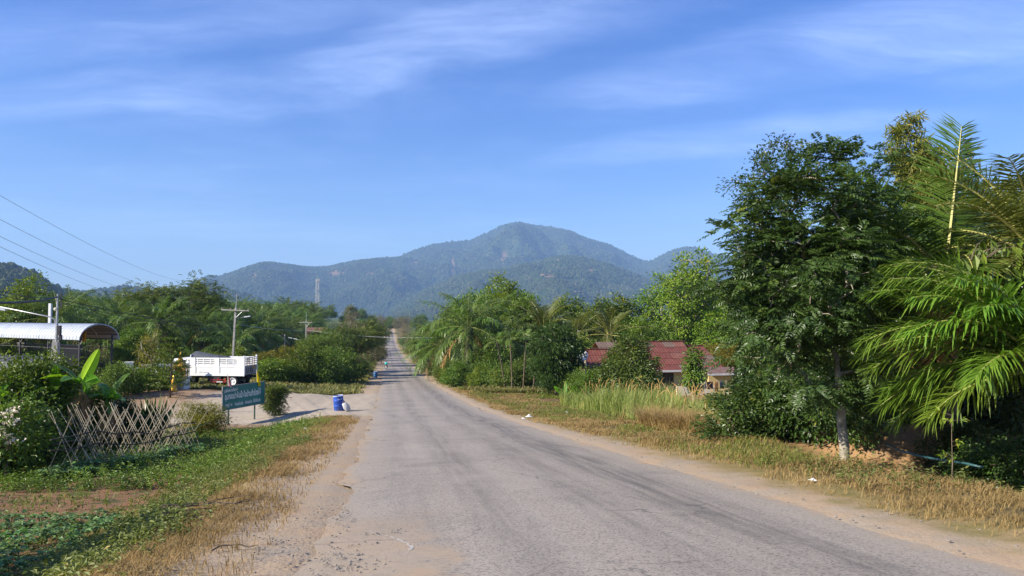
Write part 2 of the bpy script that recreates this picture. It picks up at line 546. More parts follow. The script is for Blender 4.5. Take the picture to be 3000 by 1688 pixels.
# dust drifted in from both edges, the edge itself broken
au = g.m('ABSOLUTE', u_)
edge = g.m('ADD', au, g.m('ADD', g.m('MULTIPLY', g.m('SUBTRACT', big, 0.5), 1.3), g.m('MULTIPLY', g.m('SUBTRACT', mid, 0.5), 0.9)))
dust = g.smooth(edge, 2.15, 3.0)
base = g.mix(g.m('MULTIPLY', dust, 0.55), base, (0.33, 0.27, 0.20))
base = g.mix(g.smooth(edge, 2.75, 3.05), base, sand)
# the near left corner: asphalt worn through to sand, pale crack
far = g.smooth(s_, 11.0, 7.0)
hole = g.m('MULTIPLY', far, g.smooth(g.m('ADD', u_, g.m('MULTIPLY', g.m('SUBTRACT', mid, 0.5), 1.8)), -1.55, -2.0))
base = g.mix(g.m('MULTIPLY', hole, 0.85), base, sand)
crack = g.n('ShaderNodeTexVoronoi', {'Vector': g.vm('ADD', flat, g.vm('SCALE', g.noise(flat, 1.4, 4, out=1), scale=0.9)), 'Scale': 0.42}, feature='DISTANCE_TO_EDGE')
ck = g.m('MULTIPLY', g.smooth(crack.outputs[0], 0.012, 0.003), g.smooth(big, 0.42, 0.6))
base = g.mix(g.m('MULTIPLY', ck, 0.55), base, (0.07, 0.065, 0.06))
h = g.m('ADD', g.m('MULTIPLY', ag, 1.0), g.m('MULTIPLY', vs, 0.6))
nm = g.bump(h, 0.5, 0.012)
g.out(g.bsdf(base, 0.86, 0.28, normal=nm))
M['asphalt'] = m


# ------------------------------------------------------------------ ground sheet
def spaced(a, b, d0, k, mid=0.0):
    """coordinates from a to b, spacing d0 near mid growing by k per metre"""
    out = [mid]
    x = mid
    while x < b:
        x += d0 + k * max(0, abs(x) - 6) ** 1.0
        out.append(x)
    x = mid
    lo_ = []
    while x > a:
        x -= d0 + k * max(0, abs(x) - 6)
        lo_.append(x)
    return np.array(lo_[::-1] + out)


gs = spaced(-14, 9000, 0.20, 0.028)
gu = spaced(-7000, 7000, 0.18, 0.042)
S_, U_ = np.meshgrid(gs, gu, indexing='ij')
X_, Y_ = xy(S_, U_)
Z_ = terrain(X_, Y_)
Z_ = np.where(np.abs(U_) < 3.35, np.minimum(Z_, road_z(S_) - 0.05 * (1 - sstep(np.abs(U_), 2.7, 3.3)) - 0.006), Z_)
ns, nu = S_.shape
i = np.arange(ns - 1)[:, None] * nu + np.arange(nu - 1)[None, :]
F = np.stack([i, i + 1, i + nu + 1, i + nu], -1).reshape(-1, 4)
mb = MB().add(np.stack([X_, Y_, Z_], -1).reshape(-1, 3), F)
struct('ground', mb.mesh('ground', M['ground'], True), 'sandy verges, grass banks and bare earth on both sides of the road')

# ------------------------------------------------------------------ road
rs = spaced(-14, 640, 0.25, 0.012)
rs = rs[rs < 640]
nu = 25
uu = np.linspace(-1, 1, nu)
S_, W_ = np.meshgrid(rs, uu, indexing='ij')
jl = (fbm(rs * 0.9, rs * 0 + 3.3, 21, 4) - 0.5) * 0.7
jr = (fbm(rs * 0.9, rs * 0 + 8.3, 22, 4) - 0.5) * 0.5
U_ = np.where(W_ < 0, W_ * (HALF + jl)[:, None], W_ * (HALF + jr)[:, None])
# the far end bends away to the left over its crest
bend = np.clip(rs - 545, 0, None) ** 2 * 0.004
X_, Y_ = xy(S_, U_ - bend[:, None])
Z_ = road_z(S_) + 0.012 + 0.035 * (1 - np.abs(W_) ** 2)
i = np.arange(len(rs) - 1)[:, None] * nu + np.arange(nu - 1)[None, :]
F = np.stack([i, i + 1, i + nu + 1, i + nu], -1).reshape(-1, 4)
mb = MB().add(np.stack([X_, Y_, Z_], -1).reshape(-1, 3), F)
road_o = struct('road', mb.mesh('road', M['asphalt'], True), 'long straight worn grey asphalt road with dark wheel tracks')
# pale broken lip where the asphalt has cracked away near the camera
rc = np.random.default_rng(3)
pts = []
for a, b in zip([(1078, 1556), (1112, 1567), (1142, 1571), (1168, 1581), (1192, 1591), (1208, 1603)], [(1112, 1567), (1142, 1571), (1168, 1581), (1192, 1591), (1208, 1603), (1198, 1613)]):
    for t_ in np.linspace(0, 1, 5)[:-1]:
        ray = at(a[0] + (b[0] - a[0]) * t_ + rc.normal(0, 1.2), a[1] + (b[1] - a[1]) * t_ + rc.normal(0, 0.8), 1.0) - Vector((0, 0, EYE))
        d_ = 7.0
        for _ in range(4):
            sx_, ux_ = su(ray.x * d_, d_)
            zz_ = float(road_z(sx_)) + 0.012 + 0.035 * (1 - min(1, abs(ux_) / HALF) ** 2) + 0.004
            d_ = (zz_ - EYE) / ray.z
        pts.append((ray.x * d_, d_, zz_))
pts = np.array(pts); wd_ = 0.004 + 0.016 * rc.random(len(pts)) * np.linspace(0.3, 1.3, len(pts))
nn = np.stack([-np.gradient(pts[:, 1]), np.gradient(pts[:, 0]), 0 * pts[:, 0]], -1); nn /= np.linalg.norm(nn, axis=1, keepdims=True)
V = np.stack([pts - nn * wd_[:, None], pts + nn * wd_[:, None] * rc.uniform(0.5, 1.5, (len(pts), 1))], 1).reshape(-1, 3)
i = np.arange(len(pts) - 1)[:, None] * 2
obj('crack', MB().add(V, np.concatenate([i, i + 2, i + 3, i + 1], 1)).mesh('crack', simple('exposed_base', (0.40, 0.37, 0.33), 0.9, 0.1, var=0.3, scale=30, dirt=((0.27, 0.23, 0.18), 0.8))), road_o)

# ------------------------------------------------------------------ mountains
m, g = newmat('mountain_forest_floor')
P = g.n('ShaderNodeNewGeometry').outputs['Position']
n1 = g.noise(P, 0.004, 5, 0.6); n2 = g.noise(P, 0.03, 4, 0.6)
c = g.mix(g.smooth(n1, 0.3, 0.7), (0.030, 0.048, 0.018), (0.060, 0.072, 0.025))
c = g.mix(g.smooth(n2, 0.4, 0.7, 0, 0.7), c, (0.022, 0.035, 0.014))
n3 = g.noise(P, 0.0055, 4, 0.7)
c = g.mix(g.n('ShaderNodeAttribute', attribute_name='v').outputs['Fac'], c, (0.22, 0.135, 0.08))
g.out(g.bsdf(c, 0.95, 0.05, normal=g.bump(n2, 1.0, 6.0)))
M['mountain'] = m
m, g = newmat('far_tree_crown')
rnd = g.n('ShaderNodeObjectInfo').outputs['Random']
P = g.n('ShaderNodeNewGeometry').outputs['Position']
c = g.mix(rnd, (0.022, 0.042, 0.013), (0.060, 0.082, 0.024))
c = g.mix(g.smooth(rnd, 0.93, 0.96), c, (0.15, 0.13, 0.075))
c = g.mix(g.smooth(g.noise(P, 0.006, 4, 0.6), 0.35, 0.7), c, g.mix(0.5, c, (0.075, 0.072, 0.032)))
c = g.mix(g.smooth(g.noise(P, 0.35, 3), 0.4, 0.7, 0, 0.6), c, (0.018, 0.03, 0.01))
g.out(g.bsdf(c, 0.9, 0.1))
M['farcrown'] = m


def crowns_gn(me_points, name, mat, label, sub=2):
    """one mass of far tree crowns: an uneven ball set on every point"""
    o = obj(name, me_points)
    tag(o, label, None, None, 'stuff')
    ng = bpy.data.node_groups.new(name, 'GeometryNodeTree')
    ng.interface.new_socket('Geometry', in_out='INPUT', socket_type='NodeSocketGeometry')
    ng.interface.new_socket('Geometry', in_out='OUTPUT', socket_type='NodeSocketGeometry')
    N, L = ng.nodes, ng.links
    gi = N.new('NodeGroupInput'); go = N.new('NodeGroupOutput')
    ico = N.new('GeometryNodeMeshIcoSphere'); ico.inputs['Radius'].default_value = 1.0; ico.inputs['Subdivisions'].default_value = sub
    sp = N.new('GeometryNodeSetPosition')
    nz = N.new('ShaderNodeTexNoise'); nz.inputs['Scale'].default_value = 1.7; nz.inputs['Detail'].default_value = 2.0
    sb = N.new('ShaderNodeVectorMath'); sb.operation = 'SUBTRACT'; sb.inputs[1].default_value = (0.5, 0.5, 0.5)
    scl = N.new('ShaderNodeVectorMath'); scl.operation = 'SCALE'; scl.inputs['Scale'].default_value = 1.5
    L.new(nz.outputs[1], sb.inputs[0]); L.new(sb.outputs[0], scl.inputs[0]); L.new(scl.outputs[0], sp.inputs['Offset'])
    L.new(ico.outputs[0], sp.inputs['Geometry'])
    sm = N.new('GeometryNodeSetMaterial'); sm.inputs['Material'].default_value = mat
    L.new(sp.outputs[0], sm.inputs['Geometry'])
    ip = N.new('GeometryNodeInstanceOnPoints')
    L.new(gi.outputs[0], ip.inputs['Points']); L.new(sm.outputs[0], ip.inputs['Instance'])
    rr = N.new('FunctionNodeRandomValue'); rr.data_type = 'FLOAT_VECTOR'
    rr.inputs[0].default_value = (-0.5, -0.5, 0); rr.inputs[1].default_value = (0.5, 0.5, 6.28)
    L.new(rr.outputs[0], ip.inputs['Rotation'])
    na = N.new('GeometryNodeInputNamedAttribute'); na.data_type = 'FLOAT'; na.inputs[0].default_value = 'v'
    L.new(na.outputs[0], ip.inputs['Scale'])
    L.new(ip.outputs[0], go.inputs[0])
    md = o.modifiers.new('crowns', 'NODES'); md.node_group = ng
    return o


rngm = np.random.default_rng(5)


SCARS = [(735, 808, 16, 11), (1215, 772, 15, 9), (1092, 802, 17, 9), (1328, 785, 7, 26), (1474, 755, 7, 13), (1165, 832, 9, 15), (1600, 808, 18, 9), (1735, 792, 22, 5), (1650, 671, 26, 5), (985, 798, 24, 7)]


def scar_at(x, y, z):
    """1 on the bare ochre slips"""
    dep = y * CT + (z - EYE) * ST
    px_ = PCX + FPX * x / dep; py_ = PCY - FPX * ((z - EYE) * CT - y * ST) / dep
    wob = (fbm(px_ * 0.12, py_ * 0.12, 61, 3) - 0.5) * 1.4
    s = np.zeros_like(px_)
    for a, b, rx, ry in SCARS:
        s = np.maximum(s, 1 - sstep(np.sqrt(((px_ - a) / rx) ** 2 + ((py_ - b) / ry) ** 2) + wob, 0.75, 1.1))
    return s


def ridge_layer(name, prof, D, depth, seed, ncrown, size, label, fade=(0, 0), base=-12.0, relief=1.0):
    prof = np.array(prof, float)
    na, nr = 460, 66
    pxs = np.linspace(prof[0, 0], prof[-1, 0], na)
    pys = np.interp(pxs, prof[:, 0], prof[:, 1])
    k = np.exp(-0.5 * (np.arange(-6, 7) / 1.3) ** 2); k /= k.sum()
    pys = np.convolve(np.pad(pys, 6, mode='edge'), k, 'valid')
    az = np.arctan((pxs - PCX) / FPX)
    # height of the ridge from the elevation angle at the ridge's distance
    Dm = D * (1 + 0.10 * (fbm(pxs * 0.004, pxs * 0 + seed, seed, 3) - 0.5))
    a = (pxs - PCX) / FPX; b = (PCY - pys) / FPX
    H = Dm * np.cos(az) * (ST + b * CT) / (CT - b * ST) + EYE - size * 0.6
    t = np.concatenate([np.linspace(0, 1, nr), np.linspace(1.03, 1.6, 20)])
    A_, T_ = np.meshgrid(az, t, indexing='ij')
    Rr = Dm[:, None] - depth + depth * T_
    Xg, Yg = Rr * np.sin(A_), Rr * np.cos(A_)
    shape = np.where(T_ <= 1, T_ ** 1.25, 1 - (T_ - 1) * 0.9)
    sp = fbm(Xg / 600.0, Yg / 600.0, seed + 3, 4) - 0.5
    ridged = 1 - np.abs(2 * fbm(Xg / 430.0 + 7, Yg / 1000.0, seed + 9, 3) - 1)
    env = np.clip(T_, 0, 1) * np.clip(1 - T_, 0, 1) * 4
    hh = H[:, None] - base
    Zg = base + hh * np.clip(shape, 0, None) + relief * env * hh * (0.50 * sp + 0.35 * (ridged - 0.6))
    # nothing in front of the ridge may rise above the line of sight to it
    lim = EYE + (H[:, None] - EYE) / Dm[:, None] * Rr - 3
    Zg = np.where(T_ < 0.97, np.minimum(Zg, lim), Zg)
    nr2 = len(t)
    i = np.arange(na - 1)[:, None] * nr2 + np.arange(nr2 - 1)[None, :]
    F = np.stack([i, i + nr2, i + nr2 + 1, i + 1], -1).reshape(-1, 4)
    struct(name, MB().add(np.stack([Xg, Yg, Zg], -1).reshape(-1, 3), F, scar_at(Xg, Yg, Zg).reshape(-1)).mesh(name, M['mountain'], True), label)
    # crowns
    ia = rngm.uniform(0, na - 1.001, ncrown); it = rngm.uniform(0, nr + 4, ncrown) ** 1.0
    i0, j0 = ia.astype(int), it.astype(int)
    fa, ft = ia - i0, it - j0

    def lerp(G):
        return (G[i0, j0] * (1 - fa) + G[i0 + 1, j0] * fa) * (1 - ft) + (G[i0, j0 + 1] * (1 - fa) + G[i0 + 1, j0 + 1] * fa) * ft
    px_, py_, pz_ = lerp(Xg), lerp(Yg), lerp(Zg)
    bare = fbm(px_ / 150.0, py_ / 150.0, seed + 30, 3)
    keep = (bare < 0.72) & (scar_at(px_, py_, pz_) < rngm.uniform(0.3, 1.15, ncrown))
    sz = size * rngm.uniform(0.55, 1.25, ncrown) * (0.8 + 0.5 * rngm.random(ncrown) ** 3)
    pts = np.stack([px_, py_, pz_ + sz * 0.35], -1)[keep]
    mp = MB(); mp.V.append(pts.astype(np.float32)); mp.A.append(sz[keep].astype(np.float32))
    me = bpy.data.meshes.new(name + '_forest')
    me.vertices.add(len(pts)); me.vertices.foreach_set('co', pts.astype(np.float32).ravel())
    at_ = me.attributes.new('v', 'FLOAT', 'POINT'); at_.data.foreach_set('value', sz[keep].astype(np.float32))
    crowns_gn(me, 'forest', M['farcrown'], 'hazy blue green forest covering the ' + label.split(' with ')[0], 1)


ridge_layer('mountain', [(300, 905), (900, 850), (1046, 805), (1150, 760), (1212, 732), (1282, 711), (1375, 703), (1433, 679), (1474, 656), (1515, 648), (1573, 659), (1610, 663),
                         (1654, 669), (1678, 678), (1724, 699), (1783, 714), (1841, 742), (1887, 765), (1911, 764), (1957, 737), (2004, 721), (2050, 726), (2097, 744), (2200, 758), (2400, 790), (2800, 830), (3400, 870)],
            7300, 3000, 3, 70000, 9, 'tall far mountain with a pointed summit', relief=0.9)
ridge_layer('hill_left', [(480, 900), (560, 830), (611, 807), (645, 809), (683, 796), (726, 781), (764, 770), (790, 769), (833, 775), (897, 782), (961, 781), (1003, 770), (1046, 763), (1100, 757), (1180, 752), (1260, 770), (1340, 800), (1420, 830), (1500, 870), (1600, 910)],
            6200, 2300, 12, 52000, 8.5, 'long forested ridge with an ochre scar')
ridge_layer('hill_middle', [(1150, 905), (1260, 840), (1340, 806), (1420, 792), (1491, 783), (1573, 762), (1620, 752), (1666, 748), (1720, 755), (1783, 771), (1830, 790), (1887, 812), (1960, 830), (2100, 850), (2300, 880), (2600, 905)],
            4600, 2000, 25, 56000, 7, 'rounded forested foothill with steep flanks')
ridge_layer('hill_near_left', [(-500, 740), (-200, 745), (0, 772), (40, 782), (100, 803), (150, 838), (200, 860), (300, 880), (420, 905)],
            1750, 800, 37, 6000, 7, 'dark wooded hillside with a falling crest')
ridge_layer('hill_far_left', [(-300, 850), (100, 850), (180, 848), (260, 856), (310, 845), (350, 838), (400, 842), (450, 852), (520, 850), (600, 838), (680, 850), (800, 890)],
            3700, 1200, 44, 9000, 9.0, 'low wooded hills with bare brown patches')

# ------------------------------------------------------------------ haze: one box of even air round everything on the ground
m, g = newmat('haze_air')
vol = g.n('ShaderNodeVolumePrincipled', {'Color': (0.36, 0.60, 1.0), 'Density': 0.000108, 'Anisotropy': 0.0})
g.out(vol=vol.outputs[0])
mb = MB().box((0, 5300, 520), (25000, 17000, 1210))
o = obj('haze', mb.mesh('haze', m)); tag(o, 'thin blue haze over the valley', None, None, 'stuff')
# ------------------------------------------------------------------ foliage materials (leaf albedo)
M['lf_mid'] = leafmat('leaf_mid_green', (0.040, 0.085, 0.012), (0.125, 0.190, 0.024), (0.26, 0.24, 0.04), trans=0.24)
M['lf_bright'] = leafmat('leaf_bright_green', (0.060, 0.130, 0.010), (0.170, 0.250, 0.024), (0.28, 0.26, 0.04), trans=0.24)
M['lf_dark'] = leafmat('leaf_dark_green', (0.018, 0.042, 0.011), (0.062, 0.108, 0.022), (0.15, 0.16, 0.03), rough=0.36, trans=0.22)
M['lf_olive'] = leafmat('leaf_olive', (0.10, 0.115, 0.018), (0.23, 0.22, 0.04), (0.30, 0.24, 0.07))
M['lf_dull'] = leafmat('leaf_dull_grey_green', (0.085, 0.085, 0.045), (0.17, 0.15, 0.085), (0.26, 0.17, 0.09), trans=0.25)
M['lf_palm'] = leafmat('palm_leaf', (0.028, 0.070, 0.011), (0.092, 0.155, 0.024), (0.22, 0.19, 0.05), rough=0.42, spec=0.32, trans=0.25)
M['lf_palm_near'] = leafmat('palm_leaf_fresh', (0.045, 0.110, 0.012), (0.115, 0.205, 0.024), (0.27, 0.23, 0.06), rough=0.46, spec=0.45, trans=0.3)
M['lf_coco'] = leafmat('coconut_leaf', (0.055, 0.085, 0.018), (0.13, 0.155, 0.036), (0.26, 0.22, 0.09), rough=0.38, spec=0.45, trans=0.28)
M['lf_banana'] = leafmat('banana_leaf', (0.055, 0.14, 0.016), (0.10, 0.22, 0.024), rough=0.38, spec=0.45, trans=0.45, tcol=(2.0, 2.1, 0.5))
M['lf_grass'] = leafmat('grass_blade', (0.075, 0.125, 0.018), (0.16, 0.20, 0.04), (0.32, 0.25, 0.10), rough=0.6, trans=0.3)
M['lf_straw'] = leafmat('straw_blade', (0.17, 0.135, 0.058), (0.31, 0.245, 0.12), (0.12, 0.135, 0.04), rough=0.7, spec=0.15, trans=0.25, tcol=(1.2, 1.15, 0.8))
M['lf_reed'] = leafmat('tall_grass_blade', (0.10, 0.155, 0.035), (0.20, 0.24, 0.075), (0.40, 0.30, 0.13), rough=0.55, trans=0.3)
M['plume'] = leafmat('grass_plume', (0.26, 0.17, 0.075), (0.38, 0.27, 0.14), rough=0.9, spec=0.05, trans=0.3, tcol=(1.2, 1.1, 0.8))
M['lf_dullgrass'] = leafmat('dull_grass_blade', (0.085, 0.10, 0.03), (0.16, 0.15, 0.055), (0.28, 0.21, 0.09), rough=0.7, trans=0.25)
M['lf_weed'] = leafmat('weed_leaf', (0.065, 0.105, 0.026), (0.16, 0.20, 0.06), (0.30, 0.26, 0.09), rough=0.6, trans=0.3)
M['lf_bean'] = leafmat('bean_leaf', (0.055, 0.125, 0.045), (0.12, 0.22, 0.085), rough=0.55, spec=0.35, trans=0.3)
M['flower'] = leafmat('white_petal', (0.72, 0.72, 0.68), (0.85, 0.84, 0.80), rough=0.7, trans=0.3, tcol=(1, 1, 1))
M['red_bract'] = leafmat('rusty_new_leaf', (0.16, 0.07, 0.035), (0.28, 0.12, 0.05), rough=0.6, trans=0.3, tcol=(1.2, 1, 0.8))


def nrm(a):
    return a / (np.linalg.norm(a, axis=-1, keepdims=True) + 1e-9)


def leaves(mb, P, D, Nn, L, W, v, m=0, fold=0.18, droop=0.12):
    """many folded pointed leaves at once"""
    n = len(P)
    D = nrm(D); S = nrm(np.cross(D, Nn)); Nn = np.cross(S, D)
    L = np.broadcast_to(L, (n,))[:, None]; W = np.broadcast_to(W, (n,))[:, None]
    v0 = P
    v1 = P + D * L * 0.45 + S * W * 0.5 + Nn * W * fold
    v2 = P + D * L - Nn * L * droop
    v3 = P + D * L * 0.45 - S * W * 0.5 + Nn * W * fold
    V = np.stack([v0, v1, v2, v3], 1).reshape(-1, 3)
    b = np.arange(n)[:, None] * 4
    F = np.concatenate([b + np.array([[0, 1, 2]]), b + np.array([[0, 2, 3]])])
    mb.add(V, F, np.repeat(np.broadcast_to(v, (n,)), 4), m)


def feathers(mb, rng, P, D, up, L, k, ll, lw, v, m=0, ang=1.05, droop=0.25, bend=0.25):
    """pinnate leaves: k pairs of leaflets along each rachis"""
    n = len(P)
    D = nrm(D); S = nrm(np.cross(D, up)); U = np.cross(S, D)
    L = np.broadcast_to(L, (n,))
    for i in range(k):
        t = (i + 0.7) / k
        base = P + D * (L * t)[:, None] - np.array([0, 0, 1.0]) * (bend * L * t * t)[:, None]
        sz = math.sin(math.pi * (0.18 + 0.74 * t)) ** 0.6
        for sd in (-1, 1):
            d = D * math.cos(ang) + S * sd * math.sin(ang) + np.array([0, 0, -droop]) + rng.normal(0, 0.12, (n, 3))
            leaves(mb, base, d, U + rng.normal(0, 0.15, (n, 3)), ll * sz, lw * sz, np.clip(v + rng.normal(0, 0.06, n), 0, 1), m)


def ell_points(rng, blobs, n, shell=0.45):
    """points spread through ellipsoids (cx,cy,cz,rx,ry,rz), denser to the outside"""
    vol = np.array([b[3] * b[4] * b[5] for b in blobs]); vol = vol ** 0.8
    pick = rng.choice(len(blobs), n, p=vol / vol.sum())
    B = np.array(blobs, float)[pick]
    d = nrm(rng.normal(size=(n, 3)))
    r = rng.random(n) ** (1 / 3.0)
    r = shell * np.sqrt(r) + (1 - shell) * r
    r *= 0.85 + 0.3 * rng.random(n)
    return B[:, :3] + d * r[:, None] * B[:, 3:6]


def skeleton(rng, trunk, pts, tip=0.012, power=0.42, wob=0.12, rmax=None):
    """branches joining every point to the nearest wood below it. trunk: list of points. Returns list of (points, radii)"""
    nodes = [np.array(p, float) for p in trunk]
    par = [-1] + list(range(len(trunk) - 1))
    low = trunk[max(1, len(trunk) // 3)][2]
    top = nodes[-1]
    order = np.argsort(np.linalg.norm(pts - top, axis=1) + rng.normal(0, 0.15, len(pts)))
    paths = []
    for oi in order:
        p = pts[oi]
        A = np.array(nodes)
        dv = p - A
        dist = np.linalg.norm(dv, axis=1)
        pen = np.where(dv[:, 2] < 0.1 * dist, 0.6 * (0.1 * dist - dv[:, 2]), 0)
        pen = pen + np.where(A[:, 2] < low - 1e-6, 5.0, 0)
        j = int(np.argmin(dist + pen * 1.3))
        a = nodes[j]
        ids = [j]
        k = 3
        for q in range(1, k + 1):
            t = q / k
            c = a + (p - a) * t + np.array([0, 0, math.sin(math.pi * t) * 0.08 * dist[j]])
            if q < k:
                c = c + rng.normal(0, wob * dist[j] * 0.3, 3)
            nodes.append(c); par.append(ids[-1]); ids.append(len(nodes) - 1)
        paths.append(ids)
    cnt = np.zeros(len(nodes))
    for ids in paths:
        cnt[ids[-1]] += 1
    for i in range(len(nodes) - 1, 0, -1):
        cnt[par[i]] += cnt[i]
    rad = tip * np.maximum(cnt, 1) ** power
    if rmax:
        rad = np.minimum(rad, rmax)
    A = np.array(nodes)
    out = [(A[:len(trunk)], np.maximum(rad[:len(trunk)], rad[1]) * np.linspace(1.35, 0.95, len(trunk)))]
    for ids in paths:
        r_ = rad[ids].copy(); r_[0] = min(r_[0], r_[1] * 1.25)
        out.append((A[ids], r_))
    return out


def curve_trunk(rng, h, lean=0.06, n=5, kink=0.04):
    p = [np.zeros(3)]
    d = np.array([rng.normal(0, lean), rng.normal(0, lean), 1.0])
    for i in range(1, n):
        p.append(p[-1] + d * h / (n - 1) + np.array([rng.normal(0, kink * h / n), rng.normal(0, kink * h / n), 0]))
    p[0][2] = -0.25
    return p


def broad_tree(seed, h_trunk, blobs, ncl, nlf, rcl, L, W, lm, bm, tip=0.012, flat=0.7, kind='leaf', lean=0.05, sides=6, droop=0.2, hang=0.15, pair=6, shell=0.45, rmax=None, extra=None, power=0.42, wob=0.12):
    """a tree as (trunk mesh, crown mesh)"""
    rng = np.random.default_rng(seed)
    pts = ell_points(rng, blobs, ncl, shell)
    pts[:, 2] = np.maximum(pts[:, 2], h_trunk * 0.35 + 0.15)
    tr = curve_trunk(rng, h_trunk, lean)
    wood = MB()
    for k, (P, r_) in enumerate(skeleton(rng, tr, pts, tip, power=power, rmax=rmax, wob=wob)):
        wood.tube(P, r_, 8 if k == 0 else (4 if r_[0] > 0.03 else 3), cap=False)
    cen = np.array([np.mean([b[i] for b in blobs]) for i in range(3)])
    n = ncl * nlf
    ci = np.repeat(np.arange(ncl), nlf)
    off = rng.normal(size=(n, 3)) * np.array([1, 1, flat]) * rcl * 0.55
    P = pts[ci] + off
    outw = nrm(P - cen)
    D = outw * 0.6 + nrm(off) * 0.7 + rng.normal(0, 0.45, (n, 3)) + np.array([0, 0, -hang])
    Nn = np.array([0, 0, 1.0]) + outw * 0.45 + rng.normal(0, 0.42, (n, 3))
    cv = rng.random(ncl) ** 1.2
    v = np.clip(0.62 * cv[ci] + 0.42 * rng.random(n) - 0.05, 0, 1)
    sz = rng.uniform(0.7, 1.25, n)
    crown = MB()
    if kind == 'leaf':
        leaves(crown, P, D, Nn, L * sz, W * sz, v, 0, 0.2, droop)
    else:
        D[:, 2] *= 0.5
        feathers(crown, rng, P, D, Nn, L * sz, pair, W * 2.4, W, v, 0)
    if extra:
        extra(rng, crown, pts)
    return wood.mesh('trunk', bm, True), crown.mesh('crown', lm if isinstance(lm, list) else [lm])


def shrub_mesh(seed, blobs, ncl, nlf, rcl, L, W, lm, bm, kind='leaf', **k):
    return broad_tree(seed, 0.35, blobs, ncl, nlf, rcl, L, W, lm, bm, tip=0.006, kind=kind, power=0.36, **k)


def place_tree(name, label, cat, meshes, loc, rz=0.0, scale=1.0, group=None, parts=('trunk', 'crown')):
    t = thing(name, label, cat, loc, rz, scale, group)
    for nm_, me in zip(parts, meshes):
        obj(nm_, me, t)
    return t


# ---- palm fronds: grown along +X from the origin, starting at pitch th0 and bending down by `curve`
def frond(rng, L, pairs, th0, curve, ll, lw, m_leaf=0, m_rib=1, plum=0.35, hang=0.35, rib=0.03, seg=14, bare=0.14, twist=0.0, mbx=None, sub=3, spread=1.1):
    mb = mbx or MB()
    t = np.linspace(0, 1, seg)
    th = th0 - curve * t ** 1.3
    dl = L / (seg - 1)
    x = np.concatenate([[0], np.cumsum(np.cos(th[:-1]) * dl)])
    z = np.concatenate([[0], np.cumsum(np.sin(th[:-1]) * dl)])
    y = twist * t ** 2 * L
    C = np.stack([x, y, z], -1)
    mb.tube(C, rib * (1.05 - t) ** 0.8 + 0.003, 4, 0.8, m_rib, cap=False)
    tt = bare + (1 - bare) * (np.arange(pairs) + 0.5) / pairs
    tt = np.repeat(tt, 2)
    sd = np.tile([-1.0, 1.0], pairs)
    n = len(tt)
    tj = np.clip(tt + rng.normal(0, 0.004, n), 0, 1)
    B = np.stack([np.interp(tj, t, C[:, k]) for k in range(3)], -1)
    T = nrm(np.gradient(C, axis=0)); TT = nrm(np.stack([np.interp(tj, t, T[:, k]) for k in range(3)], -1))
    S = np.array([0, 1.0, 0])[None, :] * sd[:, None]
    U = nrm(np.cross(TT, np.array([[0, 1.0, 0]]))) * -1
    U = np.where(U[:, 2:3] < -0.2, -U, U)
    prof = np.clip(np.sin(np.pi * (0.10 + 0.82 * tt)) ** 0.55, 0.12, 1)
    out = spread - 0.55 * tt
    pl = rng.normal(0, plum, n)
    d0 = nrm(TT * np.cos(out)[:, None] + S * np.sin(out)[:, None] + U * (0.15 + pl)[:, None] + rng.normal(0, 0.05, (n, 3)))
    ln = (ll * prof * rng.uniform(0.85, 1.1, n))[:, None]
    g_ = np.array([0, 0, -1.0])
    side = nrm(np.cross(d0, U)) * (lw * (0.5 + 0.5 * prof))[:, None] * 0.5
    hn = (hang * rng.uniform(0.6, 1.4, n))[:, None]
    p1 = B + d0 * ln * 0.5 + g_ * ln * hn * 0.18
    d1 = nrm(d0 + g_ * hn * 0.9)
    p2 = p1 + d1 * ln * 0.5 + g_ * ln * hn * 0.22
    V = np.stack([B - side * 0.5, B + side * 0.5, p1 + side, p1 - side, p2], 1).reshape(-1, 3)
    b = np.arange(n)[:, None] * 5
    v = np.clip(rng.random(n) * 0.5 + 0.25 + 0.15 * rng.random(), 0, 1)
    vv = np.repeat(v, 5)
    n0 = mb.n
    mb.add(V, b + np.array([[0, 1, 2, 3]]), vv, m_leaf)
    mb.F.append(b + np.array([[3, 2, 4]]) + n0); mb.M.append(np.full(n, m_leaf, np.int32))
    return mb


def palm_crown(seed, nf, L, pairs, ll, lw, mats, th=(1.35, -0.35), curve=(0.9, 1.3), hang=0.45, plum=0.3, rib=0.035, dead=0):
    """returns (one joined crown mesh, [(frond mesh, azimuth)])"""
    rng = np.random.default_rng(seed)
    mb = MB()
    single = []

    def put(fr, a, off):
        mb.merge(fr, Matrix.Rotation(a, 4, 'Z') @ Matrix.Translation(off))
        fr.V = [v + np.array(off, np.float32) for v in fr.V]
        single.append((fr.mesh('frond', mats), a))
    for i in range(nf):
        f = (i + 0.5) / nf
        a = i * 2.39996 + rng.normal(0, 0.15)
        t0 = th[0] + (th[1] - th[0]) * f ** 1.1 + rng.normal(0, 0.08)
        cv = curve[0] + (curve[1] - curve[0]) * rng.random()
        fr = frond(rng, L * rng.uniform(0.85, 1.08) * (0.75 + 0.25 * min(1, f * 3)), pairs, t0, cv, ll, lw, 0, 1, plum, hang, rib, 9, twist=rng.normal(0, 0.05))
        put(fr, a, (0.12, 0, 0))
    for i in range(dead):
        fr = frond(rng, L * 0.8, pairs // 2, -0.5 - 0.4 * rng.random(), 0.7, ll * 0.8, lw, 2, 2, 0.3, 0.9, rib, 9)
        put(fr, rng.random() * 6.28, (0.1, 0, -0.2))
    return mb.mesh('crown', mats), single


